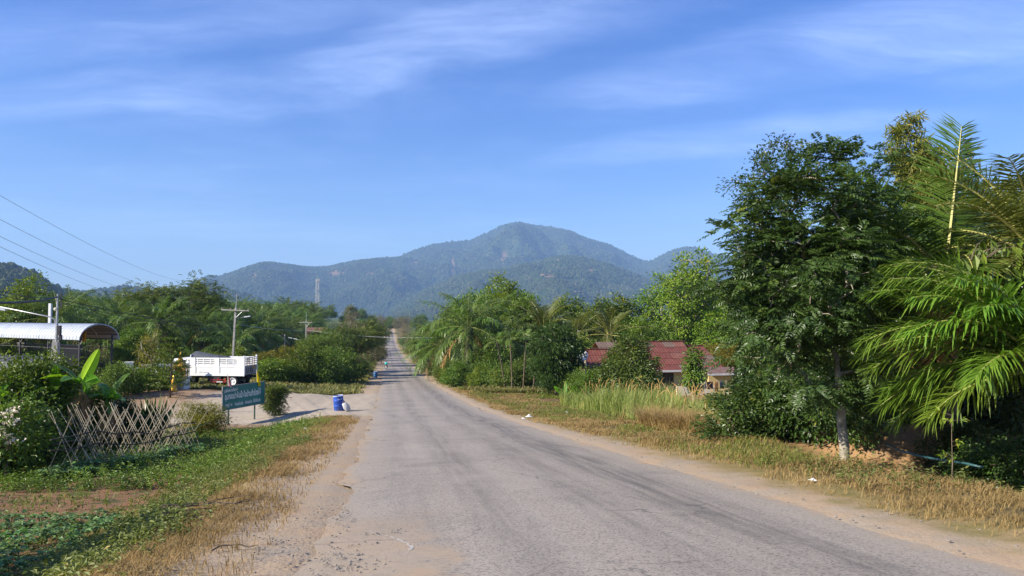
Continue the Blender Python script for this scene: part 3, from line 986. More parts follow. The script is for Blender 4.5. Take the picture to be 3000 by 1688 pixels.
def plant_palm(name, label, kind, loc, rz, sc, group=None, split=False, rot=None):
    tm, (cm, single), h = kind
    t = thing(name, label, 'palm tree', loc, rz, sc, group, rot)
    obj('trunk', tm, t)
    if split:
        for me, a in single:
            obj('frond', me, t, (0, 0, h), (0, 0, a))
    else:
        obj('crown', cm, t, (0, 0, h))
    return t


def palm_trunk(seed, h, r0, r1, boots=0):
    rng = np.random.default_rng(seed)
    mb = MB()
    k = 10
    lean = rng.normal(0, 0.03, 2)
    P = [np.array([lean[0] * t * t * h, lean[1] * t * t * h, -0.3 + (h + 0.3) * t]) for t in np.linspace(0, 1, k)]
    mb.tube(P, np.linspace(r0, r1, k) * (1 + rng.normal(0, 0.05, k)), 9, 0.5, 0)
    for i in range(boots):
        a = i * 2.4; z = h * (0.25 + 0.75 * i / boots)
        d = np.array([math.cos(a), math.sin(a), 0.9])
        c = np.array([math.cos(a) * r1 * 0.8, math.sin(a) * r1 * 0.8, z])
        mb.tube([c, c + d * 0.22], [0.07, 0.045], 4, 0.6, 0)
    return mb.mesh('trunk', M['bark_palm'], True)


PALM_MATS = [M['lf_palm'], simple('palm_rib', (0.20, 0.22, 0.06), 0.5, 0.3), M['brown_dry']]
COCO_MATS = [M['lf_coco'], simple('coconut_rib', (0.36, 0.34, 0.10), 0.5, 0.3), M['brown_dry']]
NEAR_MATS = [M['lf_palm_near'], simple('fresh_palm_rib', (0.22, 0.25, 0.06), 0.45, 0.35), M['brown_dry']]

# ------------------------------------------------------------------ prototypes
OIL = []
for sd, h in ((1, 4.2), (2, 5.2), (3, 3.4), (4, 4.8)):
    OIL.append((palm_trunk(sd, h, 0.42, 0.36, 16), palm_crown(sd + 10, 34, 5.2, 34, 0.95, 0.075, PALM_MATS, th=(1.4, -0.75), curve=(0.9, 1.6), hang=0.75, plum=0.35, dead=2), h))
COCO = []
for sd, h in ((5, 4.4), (6, 4.9)):
    COCO.append((palm_trunk(sd, h, 0.22, 0.13), palm_crown(sd + 10, 18, 4.2, 40, 0.85, 0.06, COCO_MATS, th=(1.45, -0.1), curve=(0.7, 1.2), hang=0.35, plum=0.12, dead=1), h))
ARECA = (palm_trunk(8, 4.6, 0.07, 0.05), palm_crown(18, 8, 1.7, 22, 0.5, 0.06, PALM_MATS, th=(1.4, 0.1), curve=(0.9, 1.4), hang=0.5, plum=0.25, rib=0.02), 4.6)

# broadleaf trees of several habits (local metres, base at the origin)
TR = {}
TR['round'] = broad_tree(101, 2.4, [(0, 0, 5.2, 2.9, 2.9, 2.6), (1.6, 0.5, 4.2, 1.8, 1.8, 1.5), (-1.5, -0.6, 4.4, 1.8, 1.8, 1.6), (0.2, 0.3, 7.0, 1.8, 1.8, 1.5)], 230, 36, 0.62, 0.34, 0.17, M['lf_mid'], M['bark'])
TR['round2'] = broad_tree(102, 2.8, [(0.3, 0, 5.6, 2.6, 2.4, 2.9), (-1.8, 0.5, 4.6, 1.7, 1.7, 1.5), (1.9, -0.6, 5.0, 1.6, 1.8, 1.7), (-0.4, 0.3, 8.0, 1.5, 1.5, 1.5)], 230, 36, 0.60, 0.32, 0.15, M['lf_bright'], M['bark_pale'])
TR['umbrella'] = broad_tree(103, 4.6, [(0.6, 0, 7.9, 2.0, 2.0, 0.30), (2.9, 0.6, 6.6, 1.7, 1.6, 0.28), (-2.9, -0.4, 6.9, 1.7, 1.6, 0.28), (1.6, 0.6, 8.7, 1.9, 1.7, 0.25), (-1.3, 0.8, 7.7, 1.5, 1.5, 0.28), (-1.6, 0.3, 5.8, 1.2, 1.2, 0.25), (3.4, 0, 7.9, 1.1, 1.1, 0.22)], 150, 20, 0.42, 0.34, 0.05, M['lf_mid'], M['bark_pale'], kind='feather', pair=4, flat=0.22, hang=0.0, tip=0.016)
TR['airy'] = broad_tree(104, 3.4, [(0, 0, 6.6, 2.6, 2.4, 1.9), (2.0, 0.4, 7.6, 1.5, 1.4, 1.2), (-2.2, -0.3, 7.0, 1.5, 1.5, 1.3), (0.2, 0, 9.0, 1.6, 1.6, 1.2), (-1.4, 0.4, 4.6, 1.4, 1.4, 1.0), (1.7, -0.4, 4.8, 1.4, 1.4, 1.0)], 200, 30, 0.55, 0.30, 0.14, M['lf_bright'], M['bark_pale'], tip=0.02, shell=0.7, wob=0.3)
TR['bushy'] = shrub_mesh(105, [(0, 0, 1.5, 1.9, 1.8, 1.4), (1.2, 0.3, 1.2, 1.2, 1.2, 1.0), (-1.2, -0.3, 1.3, 1.2, 1.2, 1.1), (0.2, 0.1, 2.5, 1.0, 1.0, 0.8)], 170, 34, 0.45, 0.20, 0.10, M['lf_mid'], M['bark'])
TR['bushy2'] = shrub_mesh(106, [(0, 0, 1.3, 1.7, 1.7, 1.2), (-0.9, 0.3, 1.9, 1.0, 1.0, 0.9), (1.0, 0.3, 1.1, 1.2, 1.2, 0.9)], 150, 34, 0.42, 0.22, 0.10, M['lf_bright'], M['bark'])
TR['dry'] = shrub_mesh(107, [(0, 0, 1.6, 1.8, 1.8, 1.4), (0.9, 0.3, 2.4, 1.0, 1.0, 0.9), (-1.0, 0, 1.3, 1.2, 1.2, 0.9)], 150, 20, 0.5, 0.20, 0.07, M['lf_dull'], M['bark_pale'])
TR['feather'] = broad_tree(108, 1.8, [(0, 0, 3.4, 2.4, 2.2, 1.3), (1.3, 0.3, 4.2, 1.4, 1.4, 0.9), (-1.4, 0.1, 3.9, 1.4, 1.3, 0.9)], 170, 20, 0.5, 0.36, 0.05, M['lf_mid'], M['bark'], kind='feather', pair=5, flat=0.5, hang=0.1)
TR['olive'] = shrub_mesh(109, [(0, 0, 2.0, 1.6, 1.6, 1.9), (1.1, 0.2, 1.8, 1.2, 1.2, 1.5), (-1.1, 0.2, 2.2, 1.2, 1.2, 1.6)], 190, 34, 0.45, 0.26, 0.045, M['lf_olive'], M['bark'], droop=0.35, hang=0.4)
TR['bare'] = broad_tree(110, 2.6, [(0, 0, 5.2, 1.6, 1.4, 1.9), (0.8, 0, 6.8, 0.9, 0.9, 0.9)], 90, 9, 0.4, 0.2, 0.08, M['lf_dull'], M['bark_pale'], tip=0.016, wob=0.35, shell=0.9)
# ------------------------------------------------------------------ oil palm plantation on the left
rng = random.Random(11)
nprng = np.random.default_rng(77)


def oil_palm(loc, k, rz, sc, label, group=None, split=True):
    return plant_palm('oil_palm', label, OIL[k], loc, rz, sc, group, split)


rows = []
y = 84.0
while y < 300:
    step = 7.2 + (y - 84) * 0.018
    x = -0.74 * y
    while True:
        xr = x + rng.uniform(-1.6, 1.6); yr = y + rng.uniform(-1.8, 1.8)
        s, u = su(xr, yr)
        if u > -20 - max(0, (s - 150) * 0.06):
            break
        px_ = 1500 + 2083 * xr / yr
        if px_ > -80:
            rows.append((xr, yr))
        x += step
    y += step * 0.86
where = [(0, 170, 'left of the weathered lamp pole'), (170, 380, 'between the weathered lamp pole and the umbrella tree'), (380, 620, 'under the umbrella tree'), (620, 690, 'just left of the crossarm pole'),
         (690, 800, 'just right of the crossarm pole'), (800, 898, 'left of the second power pole'), (898, 3000, 'right of the second power pole')]
rows.sort(key=lambda q: q[1])
for xr, yr in rows:
    sc = rng.uniform(0.9, 1.2) * (1.04 if yr < 120 else 1.2)
    px_ = 1500 + 2083 * xr / yr
    wh_ = next((w_ for a, b, w_ in where if px_ < b), where[-1][2])
    dep = 'front row' if yr < 92 else ('middle row' if yr < 150 else 'far row')
    oil_palm((xr, yr, gz(xr, yr)), rng.randrange(4), rng.uniform(0, 6.28), sc, '%s plantation oil palm %s' % (dep, wh_), 'oil palms of the plantation', yr < 95)

# ------------------------------------------------------------------ trees rising out of or before the plantation
def T(kind, px_, d, sc, label, name='tree', cat='tree', rz=None, group=None, dz=0.0):
    p = on(px_, d)
    p.z += dz
    if cat == 'bush':
        sc = (sc * rng.uniform(0.85, 1.3), sc * rng.uniform(0.85, 1.2), sc * rng.uniform(0.7, 1.12))
    return place_tree(name, label, cat, TR[kind], p, rng.uniform(0, 6.28) if rz is None else rz, sc, group)


T('feather', 515, 98, 2.35, 'flat topped umbrella tree standing above the plantation palms', 'umbrella_tree', rz=0.4)
T('umbrella', 435, 104, 1.12, 'smaller flat topped tree beside the umbrella tree', 'umbrella_tree', rz=2.4)
T('bare', 565, 110, 1.55, 'almost leafless thin tree sticking up behind the umbrella tree', 'bare_tree')
T('round2', 80, 86, 1.22, 'bright green rounded tree above the arched roof at the left edge', 'broadleaf_tree')
T('round', 215, 112, 1.1, 'dull green tree above the palms behind the lamp pole', 'broadleaf_tree')
T('feather', 868, 165, 1.5, 'small bushy treetop above the palms beside the lattice mast', 'broadleaf_tree')
plant_palm('coconut_palm', 'coconut palm beside the bright tree at the left edge', COCO[0], on(125, 84), 1.0, 1.02, None, True)

# trees and scrub along the left side of the road down to its far crest
T('feather', 1075, 150, 2.0, 'spreading feathery tree leaning over the left side of the road', 'feathery_tree')
T('feather', 985, 122, 1.5, 'feathery tree left of the road behind the second barrel', 'feathery_tree')
T('bare', 1040, 128, 1.5, 'pale half bare tree with a ragged top left of the road', 'bare_tree')
T('bare', 1015, 134, 1.3, 'second pale half bare tree leaning beside the ragged one', 'bare_tree')
T('dry', 1035, 118, 1.6, 'greyish dry scrub under the half bare trees', 'dry_bush', 'bush')
T('dry', 985, 112, 1.5, 'dry twiggy bush behind the lower roadside shrubs', 'dry_bush', 'bush')
T('dry', 1085, 165, 2.0, 'grey twiggy bush at the road edge short of the bridge', 'dry_bush', 'bush')
T('feather', 930, 108, 1.2, 'low feathery tree right of the second power pole', 'feathery_tree')
T('bushy2', 845, 78, 1.15, 'bright leafy shrub below the second power pole', 'shrub', 'bush')
T('bushy', 900, 80, 1.3, 'leafy shrub at the foot of the second power pole', 'shrub', 'bush')
T('bushy', 960, 80, 1.3, 'dark leafy shrub left of the second barrel', 'shrub', 'bush')
T('bushy', 1010, 86, 1.35, 'dark green rounded shrub nearest the second barrel', 'shrub', 'bush')
T('bushy2', 800, 76, 1.1, 'yellowish green shrub behind the white truck tailgate', 'shrub', 'bush')
T('olive', 770, 82, 0.9, 'low yellow tinged bush just right of the truck', 'shrub', 'bush')
T('dry', 1052, 100, 0.8, 'dry bush beside the second barrel', 'dry_bush', 'bush')
for px_, d, sc in ((1104, 190, 1.5), (1098, 205, 1.7), (1092, 230, 2.0), (1096, 262, 2.0), (1093, 295, 2.2), (1100, 335, 2.3), (1100, 380, 2.5), (1102, 425, 2.6), (1101, 480, 2.6), (1080, 240, 2.4), (1075, 310, 2.8)):
    T(rng.choice(['dry', 'bushy', 'dry', 'feather']), px_, d, sc * 0.85, 'roadside bush crowding the left edge of the far road', 'roadside_bush', 'bush', group='bushes along the far left road edge')
for px_, d, k, sc in ((1120, 640, 'dry', 3.4), (1150, 640, 'bushy', 3.0), (1170, 630, 'dry', 3.3), (1195, 610, 'dry', 3.2), (1090, 660, 'round', 1.4), (1140, 700, 'round', 1.5), (1225, 590, 'bushy', 3.2),
                      (1060, 600, 'round', 1.6), (1030, 520, 'round', 1.7), (1180, 720, 'round', 1.3), (1110, 740, 'dry', 4.0), (1240, 640, 'round', 1.4)):
    T(k, px_, d, sc, 'scrub tree where the far road crests out of sight', 'scrub_tree', 'tree', group='scrub beyond the road crest')

# right side of the far road
for px_, d, sc, k in ((1182, 430, 2.2, 'dry'), (1192, 370, 2.0, 'bushy'), (1202, 320, 2.0, 'dry'), (1215, 280, 1.9, 'bushy'), (1232, 250, 1.9, 'dry'), (1260, 225, 1.9, 'bushy'), (1225, 330, 2.5, 'dry'), (1250, 300, 2.6, 'bushy'),
                      (1285, 205, 1.8, 'bushy2'), (1310, 180, 1.7, 'bushy'), (1190, 500, 3.0, 'dry'), (1285, 260, 2.6, 'dry')):
    T(k, px_, d, sc * 0.85, 'roadside bush along the right edge of the far road', 'roadside_bush', 'bush', group='bushes along the far right road edge')

# ------------------------------------------------------------------ right-hand grove
T('round', 1255, 120, 0.95, 'small dark tree left of the oil palm grove', 'broadleaf_tree')
T('round2', 1485, 104, 1.5, 'tall vine covered bright green tree behind the oil palms', 'broadleaf_tree', rz=1.2)
T('round', 1400, 100, 1.38, 'green tree with reddish tips behind the oil palm', 'broadleaf_tree')
T('round', 1340, 112, 1.25, 'green tree left behind the oil palm by the road', 'broadleaf_tree')
T('round2', 1535, 94, 1.15, 'leafy tree between the vine covered tree and the coconut palms', 'broadleaf_tree')
oil_palm(on(1372, 78), 1, 0.6, 1.22, 'big oil palm with drooping fronds beside the road')
oil_palm(on(1295, 92), 0, 2.0, 1.1, 'oil palm leaning nearest the right road edge')
oil_palm(on(1470, 82), 2, 4.0, 1.3, 'oil palm behind the slender white trunks')
oil_palm(on(1430, 92), 3, 1.0, 1.4, 'oil palm half hidden behind the big oil palm')
for px_, d, sc, k, lb in ((1590, 88, 1.4, 0, 'coconut palm with upright fronds next to the vine covered tree'), (1690, 86, 1.1, 1, 'coconut palm behind the dark mango tree'), (1785, 84, 1.12, 1, 'coconut palm behind the left gable of the house')):
    plant_palm('coconut_palm', lb, COCO[k], on(px_, d), rng.uniform(0, 6), sc, None, True)
for j, (px_, d, sc) in enumerate(((1500, 64, 1.0), (1532, 66, 1.05), (1560, 62, 0.92), (1590, 65, 1.0), (1610, 60, 0.85), (1480, 68, 1.0))):
    plant_palm('areca_palm', 'slender pale stemmed areca palm in the clump beside the mango tree', ARECA, on(px_, d), j * 1.1, sc, 'areca palms beside the mango tree', True, (rng.uniform(-0.1, 0.1), rng.uniform(-0.12, 0.12), j * 1.1))
T('airy', 2030, 92, 1.62, 'tall open tree with pale branches behind the house', 'pale_branched_tree', rz=0.9)
T('airy', 1955, 96, 1.35, 'pale branched tree left of the tallest one behind the house', 'pale_branched_tree', rz=3.0)
T('round2', 2100, 88, 1.0, 'leafy tree right of the pale branched trees', 'broadleaf_tree')
T('round2', 1880, 88, 0.85, 'leafy green tree behind the ridge of the house', 'broadleaf_tree')
T('round', 1930, 84, 0.75, 'low dense tree just above the red roof', 'broadleaf_tree')
T('round', 2260, 80, 1.1, 'dense green tree behind the roadside tree', 'broadleaf_tree')
T('round', 1720, 100, 0.95, 'green tree behind the coconut palms', 'broadleaf_tree')
T('round', 2420, 60, 0.9, 'dense green tree filling the gap behind the roadside tree', 'broadleaf_tree')
T('olive', 2095, 76, 1.15, 'yellowish bamboo thicket above the right end of the red roof', 'bamboo_clump', 'bamboo')
T('olive', 2155, 78, 1.2, 'yellowish bamboo thicket beside the roadside tree', 'bamboo_clump', 'bamboo')
for px_, d, k, sc, lb in ((1440, 72, 'bushy', 0.9, 'undergrowth bush below the big oil palm'), (1500, 70, 'bushy', 1.0, 'bush under the slender areca palms'), (1555, 72, 'bushy', 1.0, 'bush behind the areca stems'),
                          (1320, 84, 'bushy2', 0.9, 'bush at the right verge below the leaning oil palm'), (1380, 76, 'dry', 0.6, 'dry stump bush at the foot of the big oil palm'), (1620, 74, 'bushy', 1.1, 'bush left of the mango tree'), (1420, 90, 'bushy', 1.5, 'tall bush behind the big oil palm trunk'), (1480, 92, 'bushy', 1.6, 'tall bush filling the grove')):
    T(k, px_, d, sc, lb, 'bush', 'bush')
# belt of forest trees beyond the grove and house
for k in range(36):
    d = rng.uniform(125, 240); px_ = rng.uniform(1330, 2900)
    T(rng.choice(['round', 'round2', 'round', 'feather']), px_, d, rng.uniform(0.9, 1.15), 'tree in the wood far behind the house', 'forest_tree', 'tree', group='trees in the wood behind the house')
for k in range(26):
    d = rng.uniform(335, 520); px_ = rng.uniform(-60, 1050)
    T(rng.choice(['round', 'feather', 'round2']), px_, d, rng.uniform(1.0, 1.35), 'tree at the far edge of the plantation', 'forest_tree', 'tree', group='trees beyond the plantation')

for k in range(40):
    px_ = -30 + 790 * (k + rng.random()) / 40; d = rng.uniform(76, 86)
    if px_ > 620 and d < 80:
        d = 82
    T(rng.choice(['bushy', 'bushy2', 'bushy', 'olive', 'dry']), px_, d, rng.uniform(0.6, 1.1), 'undergrowth bush before the front row of plantation palms', 'undergrowth_bush', 'bush', group='undergrowth before the plantation')
for k in range(30):
    px_ = 1400 + 1250 * (k + rng.random()) / 30; d = rng.uniform(74, 112)
    T(rng.choice(['bushy', 'bushy2', 'bushy', 'round']), px_, d, rng.uniform(0.9, 1.4) * (1 if px_ < 9999 else 1), 'undergrowth in the grove behind the house', 'undergrowth_bush', 'bush', group='undergrowth behind the house')

T('round2', 1440, 108, 1.45, 'leafy tree left of the vine covered tree', 'broadleaf_tree')
T('round', 1515, 110, 1.4, 'tree close behind the vine covered tree', 'broadleaf_tree')
T('round', 1370, 118, 1.35, 'tree rising behind the leaning oil palm', 'broadleaf_tree')
oil_palm(on(1262, 116), 2, 5.0, 1.1, 'oil palm farthest down the right road edge')
oil_palm(on(1530, 90), 0, 3.0, 1.15, 'oil palm between the grove and the coconut palms')

for px_, d, k, sc, lb in ((1650, 96, 'round', 0.95, 'leafy tree between the two left coconut palms'), (1742, 92, 'round2', 0.9, 'leafy tree between the two right coconut palms'), (1838, 92, 'round', 0.95, 'leafy tree right of the coconut palms'), (1565, 100, 'round', 1.1, 'leafy tree left of the coconut palms'),
                          (1620, 80, 'bushy', 1.6, 'tall bush under the left coconut palm'), (1700, 76, 'bushy', 1.6, 'tall bush behind the left gable'), (1780, 78, 'bushy2', 1.6, 'tall bright bush behind the left wing'), (1345, 74, 'bushy', 0.75, 'low bush at the foot of the big oil palm'),
                          (1400, 72, 'bushy2', 0.7, 'low bright bush right of the big oil palm trunk'), (1450, 76, 'bushy', 1.3, 'dense bush left of the areca palms'), (1310, 82, 'bushy', 1.1, 'dense bush under the leaning oil palm')):
    T(k, px_, d, sc, lb, 'bush' if 'bush' in lb else 'broadleaf_tree', 'bush' if 'bush' in lb else 'tree')

T('olive', 870, 86, 1.15, 'yellowish bush between the shrubs below the second power pole', 'shrub', 'bush')
T('feather', 955, 96, 1.2, 'low feathery tree above the shrubs left of the road', 'feathery_tree')
T('dry', 930, 84, 1.1, 'dry twiggy bush among the shrubs left of the road', 'dry_bush', 'bush')
T('feather', 1035, 106, 1.5, 'feathery tree over the second barrel', 'feathery_tree')
# ------------------------------------------------------------------ large roadside tree on the right
B0 = on(2465, 14.8)
rngt = np.random.default_rng(2024)
blobs = [(-0.5, 0.2, 4.1, 1.5, 1.5, 1.2), (-1.35, 0.0, 3.0, 0.95, 1.0, 0.75), (-0.2, 0.2, 5.9, 0.75, 0.8, 1.3), (-1.15, 0.1, 5.5, 0.65, 0.7, 0.9), (0.55, 0.2, 3.3, 1.15, 1.1, 0.9),
         (-2.1, 0.0, 4.8, 0.5, 0.5, 0.9), (0.55, 0.3, 5.0, 0.9, 0.9, 1.0), (-0.9, -0.5, 1.85, 0.75, 0.55, 0.30), (-0.1, 0.1, 7.0, 0.32, 0.32, 0.5), (-2.35, -0.1, 4.1, 0.30, 0.35, 0.35), (0.3, -0.2, 2.3, 0.7, 0.6, 0.35)]
M['lf_legume'] = leafmat('legume_leaflet', (0.022, 0.055, 0.014), (0.060, 0.115, 0.026), (0.15, 0.19, 0.03), rough=0.42, spec=0.4, trans=0.24)
mt = broad_tree(2024, 2.1, blobs, 250, 15, 0.30, 0.36, 0.052, M['lf_legume'], M['bark_pale'], tip=0.007, kind='feather', pair=7, flat=0.45, hang=0.05, lean=0.02, wob=0.2, power=0.44)
place_tree('roadside_tree', 'big dark feathery leaved tree with a pale blotched trunk by the road', 'tree', mt, B0, 0.0, (1.05, 1.05, 0.95))

# second, upright leader tree close behind it
mt2 = broad_tree(2031, 2.6, [(0, 0, 4.3, 1.2, 1.2, 1.3), (0.1, 0, 6.0, 0.8, 0.8, 1.2), (-0.6, 0, 5.2, 0.8, 0.8, 0.8), (0.5, 0, 3.2, 1.1, 1.1, 0.8)], 190, 16, 0.34, 0.30, 0.045, M['lf_legume'], M['bark'], tip=0.007, kind='feather', pair=6, flat=0.45, hang=0.05)
place_tree('roadside_tree', 'upright feathery tree close behind the pale trunk', 'tree', mt2, on(2545, 18.0), 0.5, 1.0)
place_tree('roadside_tree', 'feathery tree crowded against the coconut palm', 'tree', mt2, on(2645, 20.5), 3.5, 0.85)

# dark shrubs and scrub under it
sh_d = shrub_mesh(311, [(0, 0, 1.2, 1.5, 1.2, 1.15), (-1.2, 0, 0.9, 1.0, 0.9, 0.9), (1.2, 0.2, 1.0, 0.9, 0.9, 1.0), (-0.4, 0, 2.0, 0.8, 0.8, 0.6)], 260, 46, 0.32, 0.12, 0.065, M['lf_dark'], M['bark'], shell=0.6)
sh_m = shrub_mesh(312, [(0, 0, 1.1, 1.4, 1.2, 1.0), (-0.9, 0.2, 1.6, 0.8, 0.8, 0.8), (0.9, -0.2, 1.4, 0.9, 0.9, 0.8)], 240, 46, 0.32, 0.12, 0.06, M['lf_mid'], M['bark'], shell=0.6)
TR['shrub_dark'] = sh_d
TR['shrub_mid'] = sh_m
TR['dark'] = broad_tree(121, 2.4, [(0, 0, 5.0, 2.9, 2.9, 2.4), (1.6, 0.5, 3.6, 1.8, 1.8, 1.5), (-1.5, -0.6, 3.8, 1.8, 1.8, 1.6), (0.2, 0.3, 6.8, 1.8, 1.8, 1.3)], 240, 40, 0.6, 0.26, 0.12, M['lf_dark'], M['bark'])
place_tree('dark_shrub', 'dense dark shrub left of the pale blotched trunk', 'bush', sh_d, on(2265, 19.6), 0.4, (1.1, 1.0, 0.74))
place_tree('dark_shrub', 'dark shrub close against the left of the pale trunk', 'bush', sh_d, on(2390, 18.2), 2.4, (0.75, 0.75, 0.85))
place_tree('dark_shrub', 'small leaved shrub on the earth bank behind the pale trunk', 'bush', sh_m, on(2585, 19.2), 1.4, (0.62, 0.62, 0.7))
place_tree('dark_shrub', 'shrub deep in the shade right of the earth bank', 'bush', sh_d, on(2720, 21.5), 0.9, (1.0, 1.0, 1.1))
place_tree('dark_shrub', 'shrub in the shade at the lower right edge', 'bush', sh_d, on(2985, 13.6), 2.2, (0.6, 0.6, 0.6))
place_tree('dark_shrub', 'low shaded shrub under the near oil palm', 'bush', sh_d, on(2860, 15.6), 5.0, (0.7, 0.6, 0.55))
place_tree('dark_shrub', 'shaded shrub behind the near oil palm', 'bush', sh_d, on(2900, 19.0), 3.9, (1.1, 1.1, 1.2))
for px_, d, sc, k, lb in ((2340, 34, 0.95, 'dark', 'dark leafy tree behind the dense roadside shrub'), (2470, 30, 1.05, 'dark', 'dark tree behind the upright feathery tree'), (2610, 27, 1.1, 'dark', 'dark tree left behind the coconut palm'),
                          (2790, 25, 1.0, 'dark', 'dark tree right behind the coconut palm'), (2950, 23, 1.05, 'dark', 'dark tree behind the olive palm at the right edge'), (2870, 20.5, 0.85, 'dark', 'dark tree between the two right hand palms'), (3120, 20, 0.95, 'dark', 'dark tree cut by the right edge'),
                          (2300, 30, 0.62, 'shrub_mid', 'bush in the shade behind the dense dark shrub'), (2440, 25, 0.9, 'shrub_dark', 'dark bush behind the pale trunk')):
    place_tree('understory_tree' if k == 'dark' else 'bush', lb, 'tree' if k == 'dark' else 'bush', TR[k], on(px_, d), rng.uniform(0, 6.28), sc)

# tall dark small-leaved tree poking up behind
mt = broad_tree(131, 6.5, [(0.2, 0, 13.2, 1.35, 1.3, 1.25), (-1.5, 0, 11.9, 0.95, 0.9, 0.8), (1.1, 0, 11.7, 1.15, 1.1, 1.1), (-0.3, 0, 10.4, 1.5, 1.4, 1.2), (-0.6, 0, 8.3, 1.6, 1.5, 1.2), (0.8, 0, 8.8, 1.3, 1.3, 1.2)], 190, 44, 0.5, 0.20, 0.10, M['lf_dark'], M['bark'], shell=0.75)
place_tree('tall_dark_tree', 'tall dark tree with rounded leaf clumps rising behind the roadside tree', 'tree', mt, on(2275, 37))


# ------------------------------------------------------------------ bamboo top
def bamboo(seed, n, h, lean_dir, mats):
    rng_ = np.random.default_rng(seed)
    wood, lf = MB(), MB()
    for i in range(n):
        a = rng_.normal(lean_dir, 0.9); r0 = rng_.uniform(0, 0.5); b = rng_.uniform(0, 6.28)
        hh = h * rng_.uniform(0.8, 1.05)
        t = np.linspace(0, 1, 12)
        out = 0.16 * hh * t ** 2.6
        P = np.stack([r0 * math.cos(b) + np.cos(a) * out, r0 * math.sin(b) + np.sin(a) * out, -0.2 + hh * (t - 0.10 * t ** 4)], -1)
        wood.tube(P, 0.04 * (1.05 - t) + 0.004, 5, 0.6)
        m_ = 90
        tt = rng_.uniform(0.45, 1.0, m_)
        base = np.stack([np.interp(tt, t, P[:, k]) for k in range(3)], -1)
        sd = nrm(np.stack([rng_.normal(size=m_), rng_.normal(size=m_), rng_.uniform(-0.1, 0.5, m_)], -1))
        tipp = base + sd * (rng_.uniform(0.2, 0.8, m_) * (1.25 - tt))[:, None]
        for q in range(0, m_, 2):
            wood.tube([base[q], tipp[q]], [0.006, 0.003], 3, 0.6, cap=False)
        k = 13
        Pp = np.repeat(tipp, k, 0) + rng_.normal(0, 0.10, (m_ * k, 3))
        D = np.repeat(sd, k, 0) * 0.5 + rng_.normal(0, 0.7, (m_ * k, 3)) + np.array([0, 0, -0.5])
        leaves(lf, Pp, D, rng_.normal(0, 0.5, (m_ * k, 3)) + np.array([0, 0, 1]), rng_.uniform(0.22, 0.36, m_ * k), 0.045, rng_.random(m_ * k), 0, 0.1, 0.15)
    return wood.mesh('culm', mats[1], True), lf.mesh('foliage', [mats[0]])


M['lf_bamboo'] = leafmat('bamboo_leaf', (0.10, 0.15, 0.03), (0.20, 0.24, 0.06), (0.30, 0.29, 0.10), rough=0.45, trans=0.35)
M['culm'] = simple('bamboo_culm', (0.24, 0.24, 0.08), 0.5, 0.3)
bm = bamboo(51, 15, 10.9, 2.9, (M['lf_bamboo'], M['culm']))
place_tree('bamboo_clump', 'tall bamboo with drooping pale leaves above the dark trees', 'bamboo', bm, on(2830, 22.0), 0, 1.0, None, ('culm', 'foliage'))


# ------------------------------------------------------------------ near palms, every frond a part of its own
def single_palm(name, label, base, h, fronds, trunk_r, mats, L0, pairs, ll, lw, hang, plum, seed, rib=0.035, boots=14):
    rng_ = np.random.default_rng(seed)
    t = thing(name, label, 'palm tree', base)
    obj('trunk', palm_trunk(seed, h, trunk_r[0], trunk_r[1], boots), t)
    for fq in fronds:
        az, th0, cv, k = fq[:4]
        tilt = fq[4] if len(fq) > 4 else 0.0
        dead = k < 0
        L = L0 * abs(k)
        mb = frond(rng_, L, int(pairs * (0.6 if dead else 1)), th0, cv, ll * min(1.1, abs(k)) ** 0.5, lw, 2 if dead else 0, 2 if dead else 1, plum, hang * (2.0 if dead else 1), rib, 16, bare=0.16 if not dead else 0.1, spread=1.1 if boots else 1.42, twist=rng_.normal(0, 0.04))
        o = obj('frond', mb.mesh('frond', mats), t, (0.10 * math.cos(az), 0.10 * math.sin(az), h - 0.05), (Matrix.Rotation(tilt, 3, 'Y') @ Matrix.Rotation(az, 3, 'Z')).to_euler())
        if dead:
            o['label'] = 'withered brown hanging frond'
    return t


p = Vector((9.3, 12.2, 0)); p.z = gz(p.x, p.y)
single_palm('oil_palm', 'near oil palm with bright fronds reaching in from the right edge', p, 2.85,
            [(2.85, 1.30, 1.60, 1.10), (3.08, 0.66, 1.25, 1.06), (3.30, 0.80, 1.35, 0.92), (4.05, 0.85, 1.5, 0.72), (3.55, 0.50, 1.3, 0.72), (2.65, 0.55, 1.2, 1.0), (2.4, 0.95, 1.3, 1.0), (3.35, 1.2, 1.4, 0.9),
             (2.9, 0.25, 1.0, 0.85), (2.6, -0.05, 0.9, 0.85), (3.15, 0.0, 0.9, 0.75), (2.2, 0.2, 1.1, 0.9), (1.5, 0.9, 1.2, 0.9), (0.5, 0.8, 1.2, 0.9), (5.4, 0.9, 1.2, 0.7), (2.75, 0.95, 1.2, 1.05),
             (2.98, 1.05, 1.25, 1.05), (3.2, 0.95, 1.2, 0.95), (2.55, 1.2, 1.3, 1.05), (3.6, 1.05, 1.4, 0.8), (3.0, 0.45, 1.1, 0.95), (2.8, 0.1, 0.9, 0.9),
             (0.0, 1.3, 1.0, 0.9), (6.0, 0.4, 1.2, 0.9), (1.0, 0.4, 1.2, 0.9)],
            (0.36, 0.32), NEAR_MATS, 3.1, 88, 0.80, 0.036, 0.40, 0.30, 61)
p = on(2778, 16.6)
